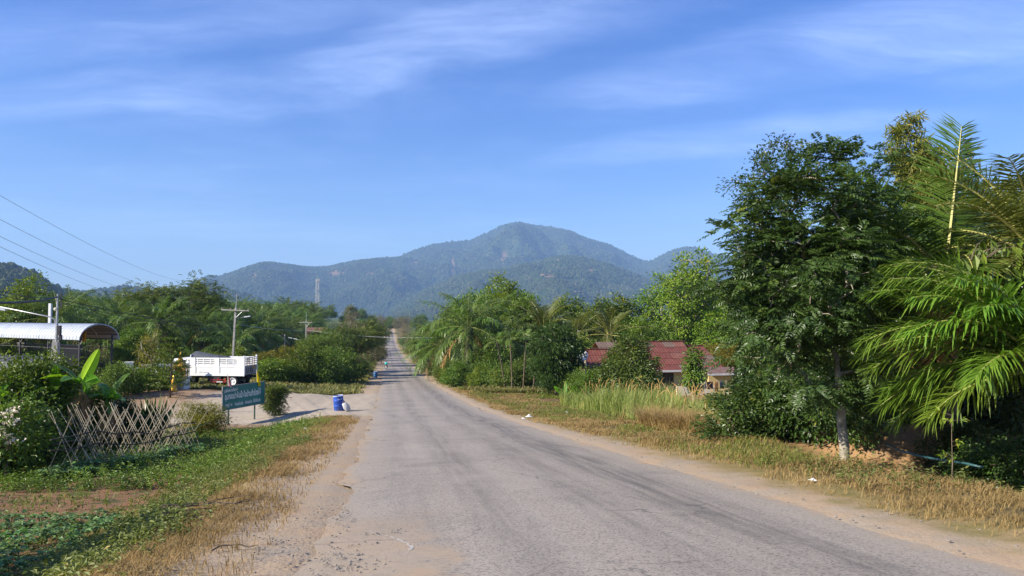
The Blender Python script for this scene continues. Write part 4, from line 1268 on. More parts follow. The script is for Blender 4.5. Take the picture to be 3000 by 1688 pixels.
single_palm('coconut_palm', 'coconut palm with one tall upright frond against the sky', p, 4.4,
            [(1.62, 1.50, 0.12, 1.08, 0.17), (1.9, 1.35, 0.45, 0.95, -0.50), (3.5, 0.8, 1.0, 0.9), (2.2, 1.0, 0.9, 0.95), (0.2, 0.75, 0.9, 0.9), (5.6, 0.6, 1.1, 0.8), (1.3, 1.2, 0.5, 0.9, 0.6), (4.4, 0.5, 1.2, 0.7), (3.1, 0.1, 1.1, 0.85), (3.3, -0.9, 0.5, -0.7), (2.7, -0.8, 0.5, -0.75), (3.9, -0.9, 0.5, -0.6)],
            (0.20, 0.15), [M['lf_palm'], COCO_MATS[1], M['brown_dry']], 3.55, 84, 1.12, 0.045, 0.12, 0.07, 62, boots=0, rib=0.04)
p = on(3055, 15.5)
single_palm('coconut_palm', 'olive coloured palm cut off by the right edge', p, 5.0,
            [(3.0, 1.1, 1.0, 0.95), (2.6, 1.3, 0.8, 1.0), (3.4, 0.85, 1.2, 0.95), (3.8, 1.15, 1.0, 0.9), (4.4, 0.8, 1.1, 0.8), (2.2, 0.7, 1.1, 0.9), (3.1, 0.4, 1.2, 0.9), (3.6, 0.2, 1.1, 0.85), (1.5, 1.1, 0.9, 1.0), (0.5, 1.0, 1.0, 1.0), (5.5, 1.0, 1.0, 0.9)],
            (0.22, 0.17), COCO_MATS, 3.3, 62, 0.85, 0.045, 0.25, 0.16, 63, boots=0)


# broad-leaved climber hanging between the palms
def climber(seed):
    rng_ = np.random.default_rng(seed)
    n = 260
    P = ell_points(rng_, [(0, 0, 0, 1.0, 0.5, 0.45), (-0.8, 0, -0.3, 0.6, 0.4, 0.35), (0.8, 0, 0.2, 0.7, 0.5, 0.5)], n, 0.5)
    st, lf = MB(), MB()
    for q in range(0, n, 4):
        st.tube([(P[q] * 0.3), P[q] * 0.7 + np.array([0, 0, 0.1]), P[q]], [0.012, 0.009, 0.005], 3, cap=False)
    st.tube([(0.9, 3.2, -5.2), (0.7, 2.6, -2.4), (0.4, 1.2, -0.4), (0, 0, 0.2)], [0.02, 0.018, 0.015, 0.012], 5)
    D = np.array([0, -0.15, -1.0]) + rng_.normal(0, 0.45, (n, 3))
    leaves(lf, P, D, np.array([-0.3, -0.8, 0.5]) + rng_.normal(0, 0.4, (n, 3)), rng_.uniform(0.26, 0.42, n), rng_.uniform(0.09, 0.14, n), rng_.random(n) * 0.9, 0, 0.15, 0.15)
    return st.mesh('stem', M['bark'], True), lf.mesh('foliage', [M['lf_mid']])


cl = climber(9)
p = at(2830, 790, 14.6)
place_tree('climbing_plant', 'broad leaved climber drooping between the palms on the right', 'climber', cl, (p.x, p.y, p.z), 0, 1.0, None, ('stem', 'foliage'))

# sapling on the right verge
rs_ = np.random.default_rng(70)
st, lf = MB(), MB()
P = np.array([[0, 0, -0.1], [0.05, 0, 0.35], [0.08, 0.02, 0.7], [0.06, 0, 1.1]])
st.tube(P, [0.011, 0.009, 0.006, 0.003], 5)
for q in range(9):
    t_ = rs_.uniform(0.3, 1.1)
    b = np.array([np.interp(t_, P[:, 2], P[:, k]) for k in range(3)])
    a = rs_.uniform(0, 6.28); ln_ = rs_.uniform(0.10, 0.24)
    d = np.array([math.cos(a), math.sin(a), rs_.uniform(-0.2, 0.7)])
    st.tube([b, b + d * ln_], [0.004, 0.002], 3, cap=False)
    k = 6
    leaves(lf, b + d * ln_ * rs_.uniform(0.4, 1.1, (k, 1)), rs_.normal(0, 0.8, (k, 3)) + d - np.array([0, 0, 0.3]), np.array([0, 0, 1.0]) + rs_.normal(0, 0.4, (k, 3)), rs_.uniform(0.06, 0.12, k), 0.045, rs_.random(k))
mt = (st.mesh('stem', M['bark'], True), lf.mesh('foliage', [M['lf_bright']]))
place_tree('sapling', 'thin pale sapling with a few leaves in front of the earth bank', 'sapling', mt, on(2772, 11.6), 0.5, 1.05, None, ('stem', 'foliage'))

# ------------------------------------------------------------------ trees and shrubs round the house
mango = broad_tree(141, 1.4, [(0, 0, 3.4, 2.2, 2.1, 2.0), (-0.6, 0, 2.0, 1.9, 1.8, 1.3), (0.8, 0.2, 2.2, 1.6, 1.6, 1.3), (0.1, 0, 4.8, 1.3, 1.3, 1.0)], 330, 46, 0.46, 0.30, 0.085, M['lf_dark'], M['bark'], hang=0.6, droop=0.25, shell=0.65)
place_tree('mango_tree', 'rounded dark glossy tree left of the house', 'tree', mango, on(1630, 58), 0.7, (0.98, 0.98, 1.05))
house_bush = broad_tree(142, 0.9, [(0, 0, 2.4, 2.4, 2.0, 1.7), (-1.7, 0, 1.7, 1.5, 1.4, 1.3), (1.7, 0.2, 1.9, 1.5, 1.4, 1.4), (0.2, 0, 3.9, 1.5, 1.4, 0.9)], 330, 44, 0.46, 0.22, 0.12, leafmat('citrus_leaf', (0.035, 0.075, 0.014), (0.10, 0.155, 0.03), (0.22, 0.22, 0.03), rough=0.4), M['bark'], hang=0.25, shell=0.65)
place_tree('fruit_tree', 'broad leafy fruit tree hiding the middle of the house', 'tree', house_bush, on(1846, 52), 1.7, (1.02, 0.95, 0.98))
place_tree('bush', 'low bush under the left gable of the house', 'bush', TR['bushy'], on(1735, 53), 0.3, 0.75)
place_tree('bush', 'bush between the mango tree and the gable', 'bush', TR['bushy'], on(1690, 56), 2.3, 0.7)
slim = broad_tree(143, 1.2, [(0, 0, 2.0, 0.55, 0.5, 1.2), (0.1, 0, 3.1, 0.3, 0.3, 0.5)], 70, 26, 0.3, 0.22, 0.10, M['lf_mid'], M['bark_pale'], hang=0.3)
place_tree('young_tree', 'slim young tree in front of the veranda wall', 'tree', slim, on(2028, 50), 0.2, 1.12)
place_tree('bush', 'clipped bush below the right end of the roof', 'bush', TR['shrub_mid'], on(2130, 33), 0.2, 0.6)

# layered conifer-like tree, wispy shrub and yard bushes on the left
lay = MB(); lw = MB()
rl = np.random.default_rng(81)
lw.tube([(0, 0, -0.2), (0.02, 0, 2.2), (0, 0, 4.2)], [0.07, 0.05, 0.02], 6)
for q in range(9):
    z = 0.7 + q * 0.42
    rr = 1.5 * (1 - q / 12.0)
    for k in range(7):
        a = k * 0.9 + q * 0.5 + rl.normal(0, 0.1)
        d = np.array([math.cos(a), math.sin(a), 0.18])
        e = np.array([0, 0, z]) + d * rr
        lw.tube([(0, 0, z), e], [0.02, 0.006], 3, cap=False)
        n = 46
        tt = rl.uniform(0.25, 1.05, n)
        P = np.array([0, 0, z]) + d * rr * tt[:, None] + rl.normal(0, 0.10, (n, 3)) * np.array([1, 1, 0.5])
        leaves(lay, P, np.tile(d, (n, 1)) + rl.normal(0, 0.6, (n, 3)), np.array([0, 0, 1]) + rl.normal(0, 0.3, (n, 3)), 0.20, 0.09, rl.random(n) * 0.8)
place_tree('layered_tree', 'small tree with flat tiers of leaves before the golden shrine', 'tree', (lw.mesh('trunk', M['bark'], True), lay.mesh('crown', [M['lf_mid']])), on(505, 52), 0, 1.02)
wis = broad_tree(151, 0.5, [(0, 0, 3.0, 0.9, 0.8, 1.4), (0.3, 0, 4.2, 0.5, 0.5, 0.6)], 70, 16, 0.32, 0.16, 0.07, M['lf_olive'], M['bark_pale'], tip=0.012, hang=0.1, shell=0.9)
place_tree('wispy_shrub', 'wispy shrub of bare pale stems behind the banana plants', 'bush', wis, on(440, 56), 0, 1.0)
place_tree('bush', 'leafy tree behind the wispy shrub and shrine wall', 'tree', TR['round'], on(395, 74), 0.8, 0.62)
place_tree('bush', 'leafy bush left of the layered tree', 'bush', TR['bushy2'], on(470, 56), 0.4, 0.75)

# ------------------------------------------------------------------ garden side: bushes, flowers, banana
gb = shrub_mesh(161, [(0, 0, 1.4, 1.3, 1.1, 1.2), (-0.9, 0, 1.1, 0.8, 0.8, 0.9), (0.9, 0.1, 1.2, 0.9, 0.9, 1.1), (0.1, 0, 2.3, 0.8, 0.8, 0.7)], 280, 46, 0.30, 0.13, 0.065, M['lf_mid'], M['bark'], shell=0.65)
place_tree('garden_bush', 'big leafy garden bush at the left edge behind the white flowers', 'bush', gb, on(40, 26.5), 0.2, 1.25)
place_tree('garden_bush', 'leafy garden bush between the left edge and the banana plants', 'bush', gb, on(165, 28.0), 2.6, 1.3)
place_tree('garden_bush', 'garden bush low at the left edge below the flowers', 'bush', TR['shrub_dark'], on(15, 21.5), 1.0, 0.85)
place_tree('garden_bush', 'shaded bush behind the left end of the stick trellis', 'bush', TR['shrub_dark'], on(120, 24.5), 2.0, 0.75)
place_tree('garden_bush', 'shaded bush behind the middle of the stick trellis', 'bush', TR['shrub_dark'], on(330, 30.0), 3.0, 0.8)
rf = np.random.default_rng(83)
fl = shrub_mesh(164, [(0, 0, 0.9, 0.7, 0.6, 0.7)], 70, 30, 0.25, 0.11, 0.05, M['lf_mid'], M['bark'])
t = place_tree('flower_bush', 'bush covered in white blossoms at the left edge', 'bush', fl, on(35, 20.4), 0, 1.5)
for q in range(13):
    fb = MB()
    n = 26
    c = np.zeros(3)
    P = rf.normal(0, 0.05, (n, 3)) * np.array([1.5, 1, 0.7])
    leaves(fb, P, rf.normal(0, 1, (n, 3)), rf.normal(0, 1, (n, 3)) + np.array([0, -0.5, 1]), 0.06, 0.05, rf.random(n))
    x_, z_ = rf.uniform(-0.45, 0.45), rf.uniform(0.6, 1.55)
    obj('blossom', fb.mesh('blossom', [M['flower']]), t, (x_, -0.42 + 0.25 * abs(x_), z_), (0, 0, 0), 1.0)


def banana_leaf(rng_, L, W, th0, cv, tear=0.25, m=0, fold=0.25):
    mb = MB()
    k = 16
    t = np.linspace(0, 1, k)
    th = th0 - cv * t ** 1.4
    dl = L / (k - 1)
    x = np.concatenate([[0], np.cumsum(np.cos(th[:-1]) * dl)]); z = np.concatenate([[0], np.cumsum(np.sin(th[:-1]) * dl)])
    C = np.stack([x, 0 * x, z], -1)
    U = np.stack([-np.sin(th), 0 * th, np.cos(th)], -1)
    wd = W * 0.5 * np.clip(np.sin(np.pi * np.clip((t - 0.10) / 0.9, 0, 1) ** 0.75), 0, 1) ** 0.55
    mb.tube(C, 0.028 * (1.05 - t) + 0.004, 4, 0.95, m, cap=False)
    for sd in (-1, 1):
        for i in range(1, k - 1):
            if wd[i] < 0.01:
                continue
            gap = rng_.random() < tear
            drop = rng_.uniform(0.0, 0.25) if tear > 0.1 else 0.05
            w0, w1 = wd[i], wd[i + 1] if i + 1 < k else 0.0
            e = 0.82 if gap else 1.0
            S = np.array([0, sd, 0])
            a = C[i]; b = C[i] + (C[i + 1] - C[i]) * e
            f0 = U[i] * fold
            mid0 = a + S * w0 * 0.5 + f0 * w0 * 0.5; mid1 = b + S * w1 * 0.5 + f0 * w1 * 0.5
            o0 = a + S * w0 * 0.97 + f0 * w0 * (0.8 - drop * 3); o1 = b + S * w1 * 0.97 + f0 * w1 * (0.8 - drop * 3)
            mb.add([a, b, mid1, mid0, o1, o0], [[0, 1, 2, 3], [3, 2, 4, 5]], 0.3 + 0.4 * rng_.random(), m)
    return mb


def banana(label, base, h, lv, seed, dead=3):
    rng_ = np.random.default_rng(seed)
    t = thing('banana_plant', label, 'banana plant', base)
    st = MB()
    st.tube([(0, 0, -0.2), (0, 0, h * 0.5), (0.02, 0, h)], [0.13, 0.11, 0.06], 9, 0.4)
    obj('stem', st.mesh('stem', M['banana_stem'], True), t)
    for lq in lv:
        az, th0, cv, L, W = lq[:5]
        tilt = lq[5] if len(lq) > 5 else 0.0
        mb = banana_leaf(rng_, L, W, th0, cv, 0.04 if len(lq) > 6 else 0.25)
        o = obj('leaf', mb.mesh('leaf', [M['lf_banana_new'] if len(lq) > 6 else M['lf_banana']]), t, (0, 0, h - 0.05), (Matrix.Rotation(tilt, 3, 'Y') @ Matrix.Rotation(az, 3, 'Z')).to_euler())
        if len(lq) > 6:
            o['label'] = 'bright yellow green young leaf'
    for q in range(dead):
        mb = banana_leaf(rng_, 1.5, 0.35, -0.9, 0.55, 0.6, 0, 0.7)
        o = obj('leaf', mb.mesh('leaf', [M['brown_dry']]), t, (0, 0, h - 0.25), (0, 0, rng_.uniform(0, 6.28)))
        o['label'] = 'withered brown leaf hanging down the stem'
    return t


M['banana_stem'] = simple('banana_stem', (0.22, 0.19, 0.07), 0.6, 0.3, var=0.3, scale=4, dirt=((0.10, 0.06, 0.03), 0.7))
M['lf_banana_new'] = leafmat('young_banana_leaf', (0.22, 0.36, 0.02), (0.30, 0.44, 0.03), rough=0.4, spec=0.4, trans=0.4, tcol=(1.3, 1.3, 0.6))
banana('banana plant with one bright upright leaf above the trellis', on(243, 27.0), 2.7,
       [(-1.45, 1.50, 0.10, 1.55, 0.46, 0.50, 1), (-1.2, 1.05, 0.75, 2.0, 0.46, 1.0), (-0.9, 0.45, 0.8, 1.6, 0.46, 0.3), (-2.0, 0.8, 0.9, 1.5, 0.44, -0.5), (-1.5, 0.55, 1.0, 1.5, 0.46, 0.2), (1.6, 0.8, 0.9, 1.5, 0.42, -0.6), (-1.0, 0.7, 1.1, 1.6, 0.46, 0.7), (-2.4, 0.6, 1.0, 1.4, 0.44), (3.3, 0.9, 0.8, 1.5, 0.44)], 91, 4)
banana('banana plant right of the one with the bright leaf', on(325, 28.2), 2.05,
       [(-1.2, 0.95, 0.8, 1.7, 0.46, 0.75), (-0.7, 0.5, 0.8, 1.5, 0.46, 0.2), (-2.2, 0.9, 1.0, 1.4, 0.44, -0.4), (2.4, 0.9, 1.0, 1.3, 0.42), (-1.6, 0.6, 1.1, 1.4, 0.46), (1.2, 1.1, 0.8, 1.5, 0.42), (-1.0, 0.4, 0.8, 1.6, 0.46, 0.6), (-2.6, 0.4, 1.0, 1.4, 0.44)], 92, 4)
banana('banana plant behind the left half of the trellis', on(160, 27.0), 2.35,
       [(-2.0, 1.1, 0.7, 1.6, 0.44, -0.6), (-2.6, 0.7, 1.0, 1.4, 0.44), (-1.3, 1.25, 0.4, 1.4, 0.40, 0.3), (-0.9, 0.6, 1.1, 1.4, 0.44), (-1.8, 0.6, 1.1, 1.4, 0.44), (1.4, 0.9, 1.0, 1.4, 0.4)], 93, 5)
banana('young banana plant at the left edge below the corrugated roof', on(-8, 25.0), 2.2,
       [(-0.8, 1.0, 0.7, 1.2, 0.38, 0.5), (-1.4, 0.9, 0.9, 1.2, 0.38, 0.3), (-2.4, 1.0, 0.8, 1.2, 0.36), (1.6, 0.9, 1.0, 1.2, 0.36)], 94, 1)
banana('small young banana plant in front of the mango tree', on(1655, 50), 0.4, [(-1.3, 1.2, 0.4, 1.5, 0.32, 0.5), (-1.8, 1.1, 0.4, 1.5, 0.32, -0.6), (-2.4, 0.9, 0.6, 1.2, 0.3), (-0.6, 0.9, 0.7, 1.2, 0.3), (1.4, 1.3, 0.3, 1.2, 0.28)], 95, 0)
place_tree('willowy_bush', 'arching narrow leaved bush left of the green sign board', 'bush', TR['olive'], on(603, 35.5), 0.3, (0.52, 0.52, 0.40))
sgn = shrub_mesh(167, [(0, 0, 0.9, 0.6, 0.6, 0.75), (0.1, 0, 1.5, 0.4, 0.4, 0.4)], 90, 22, 0.28, 0.20, 0.035, M['lf_mid'], M['bark'], kind='feather', pair=5)
place_tree('feathery_bush', 'feathery green bush right of the green sign board', 'bush', sgn, on(811, 42.0), 0.3, 0.95)
reed = MB(); rr_ = np.random.default_rng(84)
n = 160
P = rr_.normal(0, 0.18, (n, 3)) * np.array([1, 1, 0])
leaves(reed, P, np.array([0, 0, 1.0]) + rr_.normal(0, 0.25, (n, 3)), rr_.normal(0, 1, (n, 3)), rr_.uniform(1.0, 2.3, n), 0.06, rr_.random(n) * 0.6, 0, 0.1, 0.15)
o = obj('sedge_clump', reed.mesh('sedge_clump', [M['lf_dark']]), None, on(452, 31.0)); tag(o, 'dark upright blade clump behind the right end of the trellis', 'plant')

place_tree('bush', 'low bush before the end of the white wall', 'bush', TR['bushy2'], on(383, 54), 0.4, 0.8)
place_tree('bush', 'low bush behind the sedge clump', 'bush', TR['bushy'], on(345, 52), 1.4, 0.75)
px_t, py_t = -11.0, 7.0
place_tree('garden_tree', 'leafy tree just outside the left edge shading the garden', 'tree', TR['dark'], (px_t, py_t, gz(px_t, py_t)), 0.4, (0.62, 0.62, 0.58))
# ------------------------------------------------------------------ stick trellis in the garden
M['bamboo'] = simple('sun_bleached_bamboo', (0.46, 0.39, 0.27), 0.7, 0.25, var=0.3, scale=3, dirt=((0.17, 0.13, 0.09), 0.5))
t = thing('stick_trellis', 'trellis of thin crossed bamboo sticks beside the banana plants', 'trellis', (0, 0, 0))
rngs = random.Random(31)
A_ = on(185, 20.6); B_ = on(560, 26.8)
M_st = M['bamboo']
unit = MB().tube([(0, 0, 0), (0.006, 0.004, 0.5), (0, 0, 1)], [0.011, 0.010, 0.006], 5)
unit_me = unit.mesh('stick', M_st, True)


def stick(p0, p1, k=1.0):
    v = p1 - p0
    q = v.to_track_quat('Z', 'Y')
    o = obj('stick', unit_me, t, p0, q.to_euler(), (k, k, v.length))
    return o


nst = 42
for i in range(nst):
    f = (i + rngs.uniform(-0.3, 0.3)) / (nst - 1)
    base = A_.lerp(B_, f) + Vector((0.25, -0.35, 0))
    for sgn_ in (-1, 1):
        if rngs.random() < 0.1:
            continue
        w_ = rngs.uniform(0.35, 0.6)
        b0 = base + Vector((sgn_ * w_, rngs.uniform(-0.15, 0.15), 0))
        b0.z = gz(b0.x, b0.y) - 0.05
        b1 = b0 + Vector((-sgn_ * rngs.uniform(0.75, 1.25), rngs.uniform(-0.12, 0.12), rngs.uniform(1.75, 2.2)))
        stick(b0, b1, rngs.uniform(0.8, 1.25))
for zz, row in ((0.95, 0), (1.15, 1), (0.80, 1)):
    P = []
    for q in range(9):
        f = -0.03 + q / 8 * 1.08
        c = A_.lerp(B_, f) + Vector((0.45 * row - 0.05, -0.75 * row, 0))
        P.append((c.x + rngs.uniform(-0.05, 0.05), c.y, gz(c.x, c.y) + zz + rngs.uniform(-0.05, 0.05) + 0.05 * math.sin(q)))
    obj('rail', MB().tube(P, 0.022, 6).mesh('rail', simple('weathered_rail', (0.10, 0.085, 0.065), 0.9, 0.1)), t)

# ------------------------------------------------------------------ green sign board
d1, d2 = 37.9, 41.2
TLp, TRp = at(652.5, 1135.5, d1), at(774.3, 1117.5, d2)
BLp, BRp = at(655.5, 1202, d1), at(775.3, 1180.5, d2)
ex = (Vector((TRp.x, TRp.y, 0)) - Vector((TLp.x, TLp.y, 0)))
Wd = ex.length; ex.normalize()
zt, zb = (TLp.z + TRp.z) / 2, (BLp.z + BRp.z) / 2
Hh = zt - zb
rz = math.atan2(ex.y, ex.x)
sg = thing('sign_board', 'long green board with white Thai lettering on two posts', 'sign', (TLp.x, TLp.y, zb), rz)
# local: x along the board, -y is the face towards the road, z up from the board's lower edge
M['signgreen'] = simple('sign_green', (0.022, 0.17, 0.145), 0.45, 0.4, var=0.18, scale=1.2, dirt=((0.06, 0.19, 0.165), 0.4))
M['signwhite'] = simple('sign_lettering', (0.80, 0.82, 0.76), 0.6, 0.2, var=0.2, scale=5, dirt=((0.20, 0.30, 0.26), 0.4))
obj('panel', MB().box((Wd / 2, 0, Hh / 2), (Wd, 0.03, Hh)).mesh('panel', M['signgreen']), sg)
fr = MB()
for a, b in (((Wd / 2, 0, -0.02), (Wd + 0.06, 0.05, 0.035)), ((Wd / 2, 0, Hh + 0.02), (Wd + 0.06, 0.05, 0.035)), ((-0.02, 0, Hh / 2), (0.035, 0.052, Hh + 0.004)), ((Wd + 0.02, 0, Hh / 2), (0.035, 0.052, Hh + 0.004))):
    fr.box(a, b)
obj('frame', fr.mesh('frame', simple('sign_frame', (0.22, 0.22, 0.21), 0.6, 0.3)), sg)
for xp in (0.55, Wd - 0.75):
    gp = sg.matrix_basis @ Vector((xp, 0.05, 0))
    hgt = zb - gz(gp.x, gp.y)
    obj('post', MB().box((xp, 0.06, (Hh * 0.9 - hgt - 0.3) / 2), (0.06, 0.06, Hh * 0.9 + hgt + 0.3)).mesh('post', simple('sign_post', (0.03, 0.06, 0.055), 0.7, 0.2)), sg)


def lettering(txt, x, z, h, wmax, parent, mat, y=-0.018, name='lettering', rot=(math.pi / 2, 0, 0)):
    cu = bpy.data.curves.new(name, 'FONT')
    cu.body = txt
    cu.size = 1.0
    cu.extrude = 0.0
    cu.offset = 0.018
    tmp = bpy.data.objects.new('tmp', cu)
    COL.objects.link(tmp)
    bpy.context.view_layer.update()
    dg = bpy.context.evaluated_depsgraph_get()
    me = bpy.data.meshes.new_from_object(tmp.evaluated_get(dg))
    bpy.data.objects.remove(tmp)
    n = len(me.vertices)
    if n == 0:
        return None
    co = np.zeros(n * 3, np.float32); me.vertices.foreach_get('co', co); co = co.reshape(-1, 3)
    mn, mx = co.min(0), co.max(0)
    sx = wmax / (mx[0] - mn[0]); sy = h / (mx[1] - mn[1])
    co[:, 0] = (co[:, 0] - mn[0]) * sx; co[:, 1] = (co[:, 1] - mn[1]) * sy; co[:, 2] = 0
    me.vertices.foreach_set('co', co.ravel())
    me.materials.clear(); me.materials.append(mat)
    o = obj(name, me, parent, (x, y, z), rot)
    return o


lettering('เฉลิมพระเกียรติ', 0.12, Hh * 0.76, Hh * 0.15, Wd * 0.30, sg, M['signwhite'])
lettering('ขุมทอดป่าต้นน้ำต้นบ้านถ้ำห้วยใต้', 0.16, Hh * 0.34, Hh * 0.40, Wd * 0.86, sg, M['signwhite'])
lettering('หมู่ ๑', 0.22, Hh * 0.09, Hh * 0.20, Wd * 0.15, sg, M['signwhite'])
lettering('ตำบลบ้านทับ', Wd * 0.27, Hh * 0.10, Hh * 0.16, Wd * 0.20, sg, M['signwhite'])
lettering('อำเภอเมือง', Wd * 0.52, Hh * 0.11, Hh * 0.15, Wd * 0.17, sg, M['signwhite'])
lettering('จังหวัดระนอง', Wd * 0.72, Hh * 0.11, Hh * 0.18, Wd * 0.18, sg, M['signwhite'])
# rule that runs under the small heading
obj('lettering', MB().box((0.20, -0.019, Hh * 0.76), (0.26, 0.003, 0.02), rot=Euler((0, -0.35, 0))).mesh('lettering', M['signwhite']), sg)


def flag(label, px_, d, ytop, ybot, cols, w_, seed):
    """limp flag hanging from a thin stick; cols = vertical stripes from stick outwards"""
    top = at(px_, ytop, d); bot = at(px_, ybot, d)
    hgt = top.z - bot.z
    f = thing('flag', label, 'flag', (top.x, top.y, bot.z))
    obj('stick', MB().tube([(0, 0, -0.9), (0, 0, hgt * 1.08)], 0.012, 6).mesh('stick', M['bamboo'], True), f)
    rng_ = np.random.default_rng(seed)
    nx, nz = 11, 14
    xs = np.linspace(0, 1, nx); zs = np.linspace(0, 1, nz)
    Xg, Zg = np.meshgrid(xs, zs, indexing='ij')
    # cloth falls from the stick: outer edge sags, folds in depth
    sag = Xg ** 1.2 * 0.25
    V = np.stack([w_ * Xg * (0.35 + 0.65 * (1 - Zg) ** 0.9), 0.05 * np.sin(Xg * 9 + Zg * 2) * (0.3 + Xg), hgt * (Zg * (1 - 0.25 * Xg) - sag * (1 - Zg) * 0.2)], -1)
    i = np.arange(nx - 1)[:, None] * nz + np.arange(nz - 1)[None, :]
    F = np.stack([i, i + nz, i + nz + 1, i + 1], -1)
    mb = MB()
    mb.add(V.reshape(-1, 3), F.reshape(-1, 4))
    mi = np.repeat((np.arange(nx - 1) * len(cols) // (nx - 1))[:, None], nz - 1, 1).reshape(-1).astype(np.int32)
    mb.M[-1] = mi
    o = obj('cloth', mb.mesh('cloth', cols, True), f)
    sol = o.modifiers.new('thick', 'SOLIDIFY'); sol.thickness = 0.006
    return f


def cloth(name, c):
    m, g = newmat(name)
    p = g.bsdf(c, 0.8, 0.1)
    tr = g.n('ShaderNodeBsdfTranslucent', {'Color': c}).outputs[0]
    ms = g.n('ShaderNodeMixShader', {0: 0.35}); g.t.links.new(p, ms.inputs[1]); g.t.links.new(tr, ms.inputs[2]); g.out(ms.outputs[0])
    return m


cy_, cr, cw, cb = cloth('yellow_cloth', (0.80, 0.66, 0.01)), cloth('red_cloth', (0.60, 0.04, 0.03)), cloth('white_cloth', (0.78, 0.76, 0.74)), cloth('blue_cloth', (0.05, 0.06, 0.30))
flag('yellow flag hanging at the far end of the green sign', 752, 40.6, 1085, 1130, [cy_], 0.25, 1)
f = flag('red white and blue striped flag hanging over the near end of the sign', 667, 38.3, 1098, 1134, [cb, cw, cr, cw, cr], 0.26, 2)

# ------------------------------------------------------------------ blue barrels
M['blue'] = simple('blue_plastic', (0.018, 0.075, 0.40), 0.45, 0.4, var=0.15, scale=3, dirt=((0.15, 0.17, 0.27), 0.7))
M['blue2'] = simple('faded_blue_plastic', (0.05, 0.16, 0.36), 0.5, 0.4, var=0.12, scale=3)
M['rim'] = simple('barrel_rim', (0.55, 0.57, 0.62), 0.5, 0.4)


def barrel(label, loc, mat, tilt=(0, 0, 0), sc=1.0):
    b = thing('barrel', label, 'barrel', loc, 0, sc, None, tilt)
    prof = [(0.0, 0.0), (0.27, 0.0), (0.285, 0.03), (0.285, 0.26), (0.297, 0.28), (0.297, 0.31), (0.285, 0.33), (0.285, 0.56), (0.297, 0.58), (0.297, 0.61), (0.285, 0.63), (0.282, 0.82), (0.288, 0.88), (0.270, 0.88), (0.262, 0.82), (0.262, 0.5), (0.25, 0.06), (0.0, 0.05)]
    obj('body', MB().lathe(prof, 28).mesh('body', mat, True), b)
    obj('rim', MB().lathe([(0.288, 0.865), (0.297, 0.87), (0.298, 0.90), (0.288, 0.905), (0.270, 0.903), (0.268, 0.88)], 28).mesh('rim', M['rim'], True), b)
    return b


p = on(997, 41.0)
b1 = barrel('blue plastic barrel with white writing beside a white sack', p - Vector((0, 0, 0.03)), M['blue'], (0.05, -0.06, 0.0), 0.98)
# hand-painted word bent round the barrel
lt = lettering('โปรดระวัง', 0, 0, 0.085, 0.30, b1, M['white'], 0)
if lt:
    me = lt.data; n = len(me.vertices)
    co = np.zeros(n * 3, np.float32); me.vertices.foreach_get('co', co); co = co.reshape(-1, 3)
    a = -math.pi / 2 + 0.05 + co[:, 0] / 0.289
    co = np.stack([0.2895 * np.cos(a), 0.2895 * np.sin(a), 0.66 + co[:, 1] + 0.06 * co[:, 0]], -1)
    me.vertices.foreach_set('co', co.astype(np.float32).ravel()); me.update()
    lt.location = (0, 0, 0); lt.rotation_euler = (0, 0, 0)
barrel('faded blue barrel on the left road edge farther on', on(1102, 102.5), M['blue2'], (0, 0, 0), 1.0)
# sack leaning on it
rb = np.random.default_rng(5)
nz_, na_ = 9, 14
V = []
for q in range(nz_):
    z = q / (nz_ - 1)
    r_ = 0.155 * (1 - 0.25 * abs(2 * z - 0.8)) * (0.45 if q in (0, nz_ - 1) else 1)
    for k in range(na_):
        a = 2 * math.pi * k / na_
        j = 1 + 0.14 * math.sin(3 * a + 5 * z) + rb.normal(0, 0.05)
        V.append((r_ * math.cos(a) * j * 1.15, r_ * math.sin(a) * j * 0.8, z * 0.58))
i = np.arange(nz_ - 1)[:, None] * na_; j = np.arange(na_)[None, :]; j2 = (j + 1) % na_
F = np.stack([i + j, i + j2, i + na_ + j2, i + na_ + j], -1).reshape(-1, 4)
mb = MB().add(V, F)
mb.F.append(np.array([[((nz_ - 1) * na_ + k), ((nz_ - 1) * na_ + (k + 1) % na_), ((nz_ - 1) * na_ + (k + 2) % na_)] for k in range(0, na_ - 2)])); mb.M.append(np.zeros(na_ - 2, np.int32))
bag = thing('sack', 'slumped white woven sack leaning against the blue barrel', 'sack', on(1024, 40.6), 0, 1.0, None, (0.08, -0.42, 0.2))
obj('body', mb.mesh('body', simple('woven_sack', (0.50, 0.50, 0.50), 0.7, 0.3, var=0.12, scale=8, dirt=((0.2, 0.2, 0.22), 0.6)), True), bag)
nk = MB().tube([(0, 0, 0.54), (0.0, 0, 0.60), (-0.03, 0, 0.66)], [0.07, 0.04, 0.08], 9)
obj('neck', nk.mesh('neck', simple('sack_neck', (0.07, 0.06, 0.10), 0.8, 0.2), True), bag)

# ------------------------------------------------------------------ white tipper truck
tp = Vector(((690 - 1500) / FPX * 62.6, 62.6, 0)); tz = gz(tp.x, tp.y)
tr_ = thing('truck', 'white high sided tipper truck parked side on behind the earth heap', 'truck', (-23.45, 62.4, tz), R(-6))
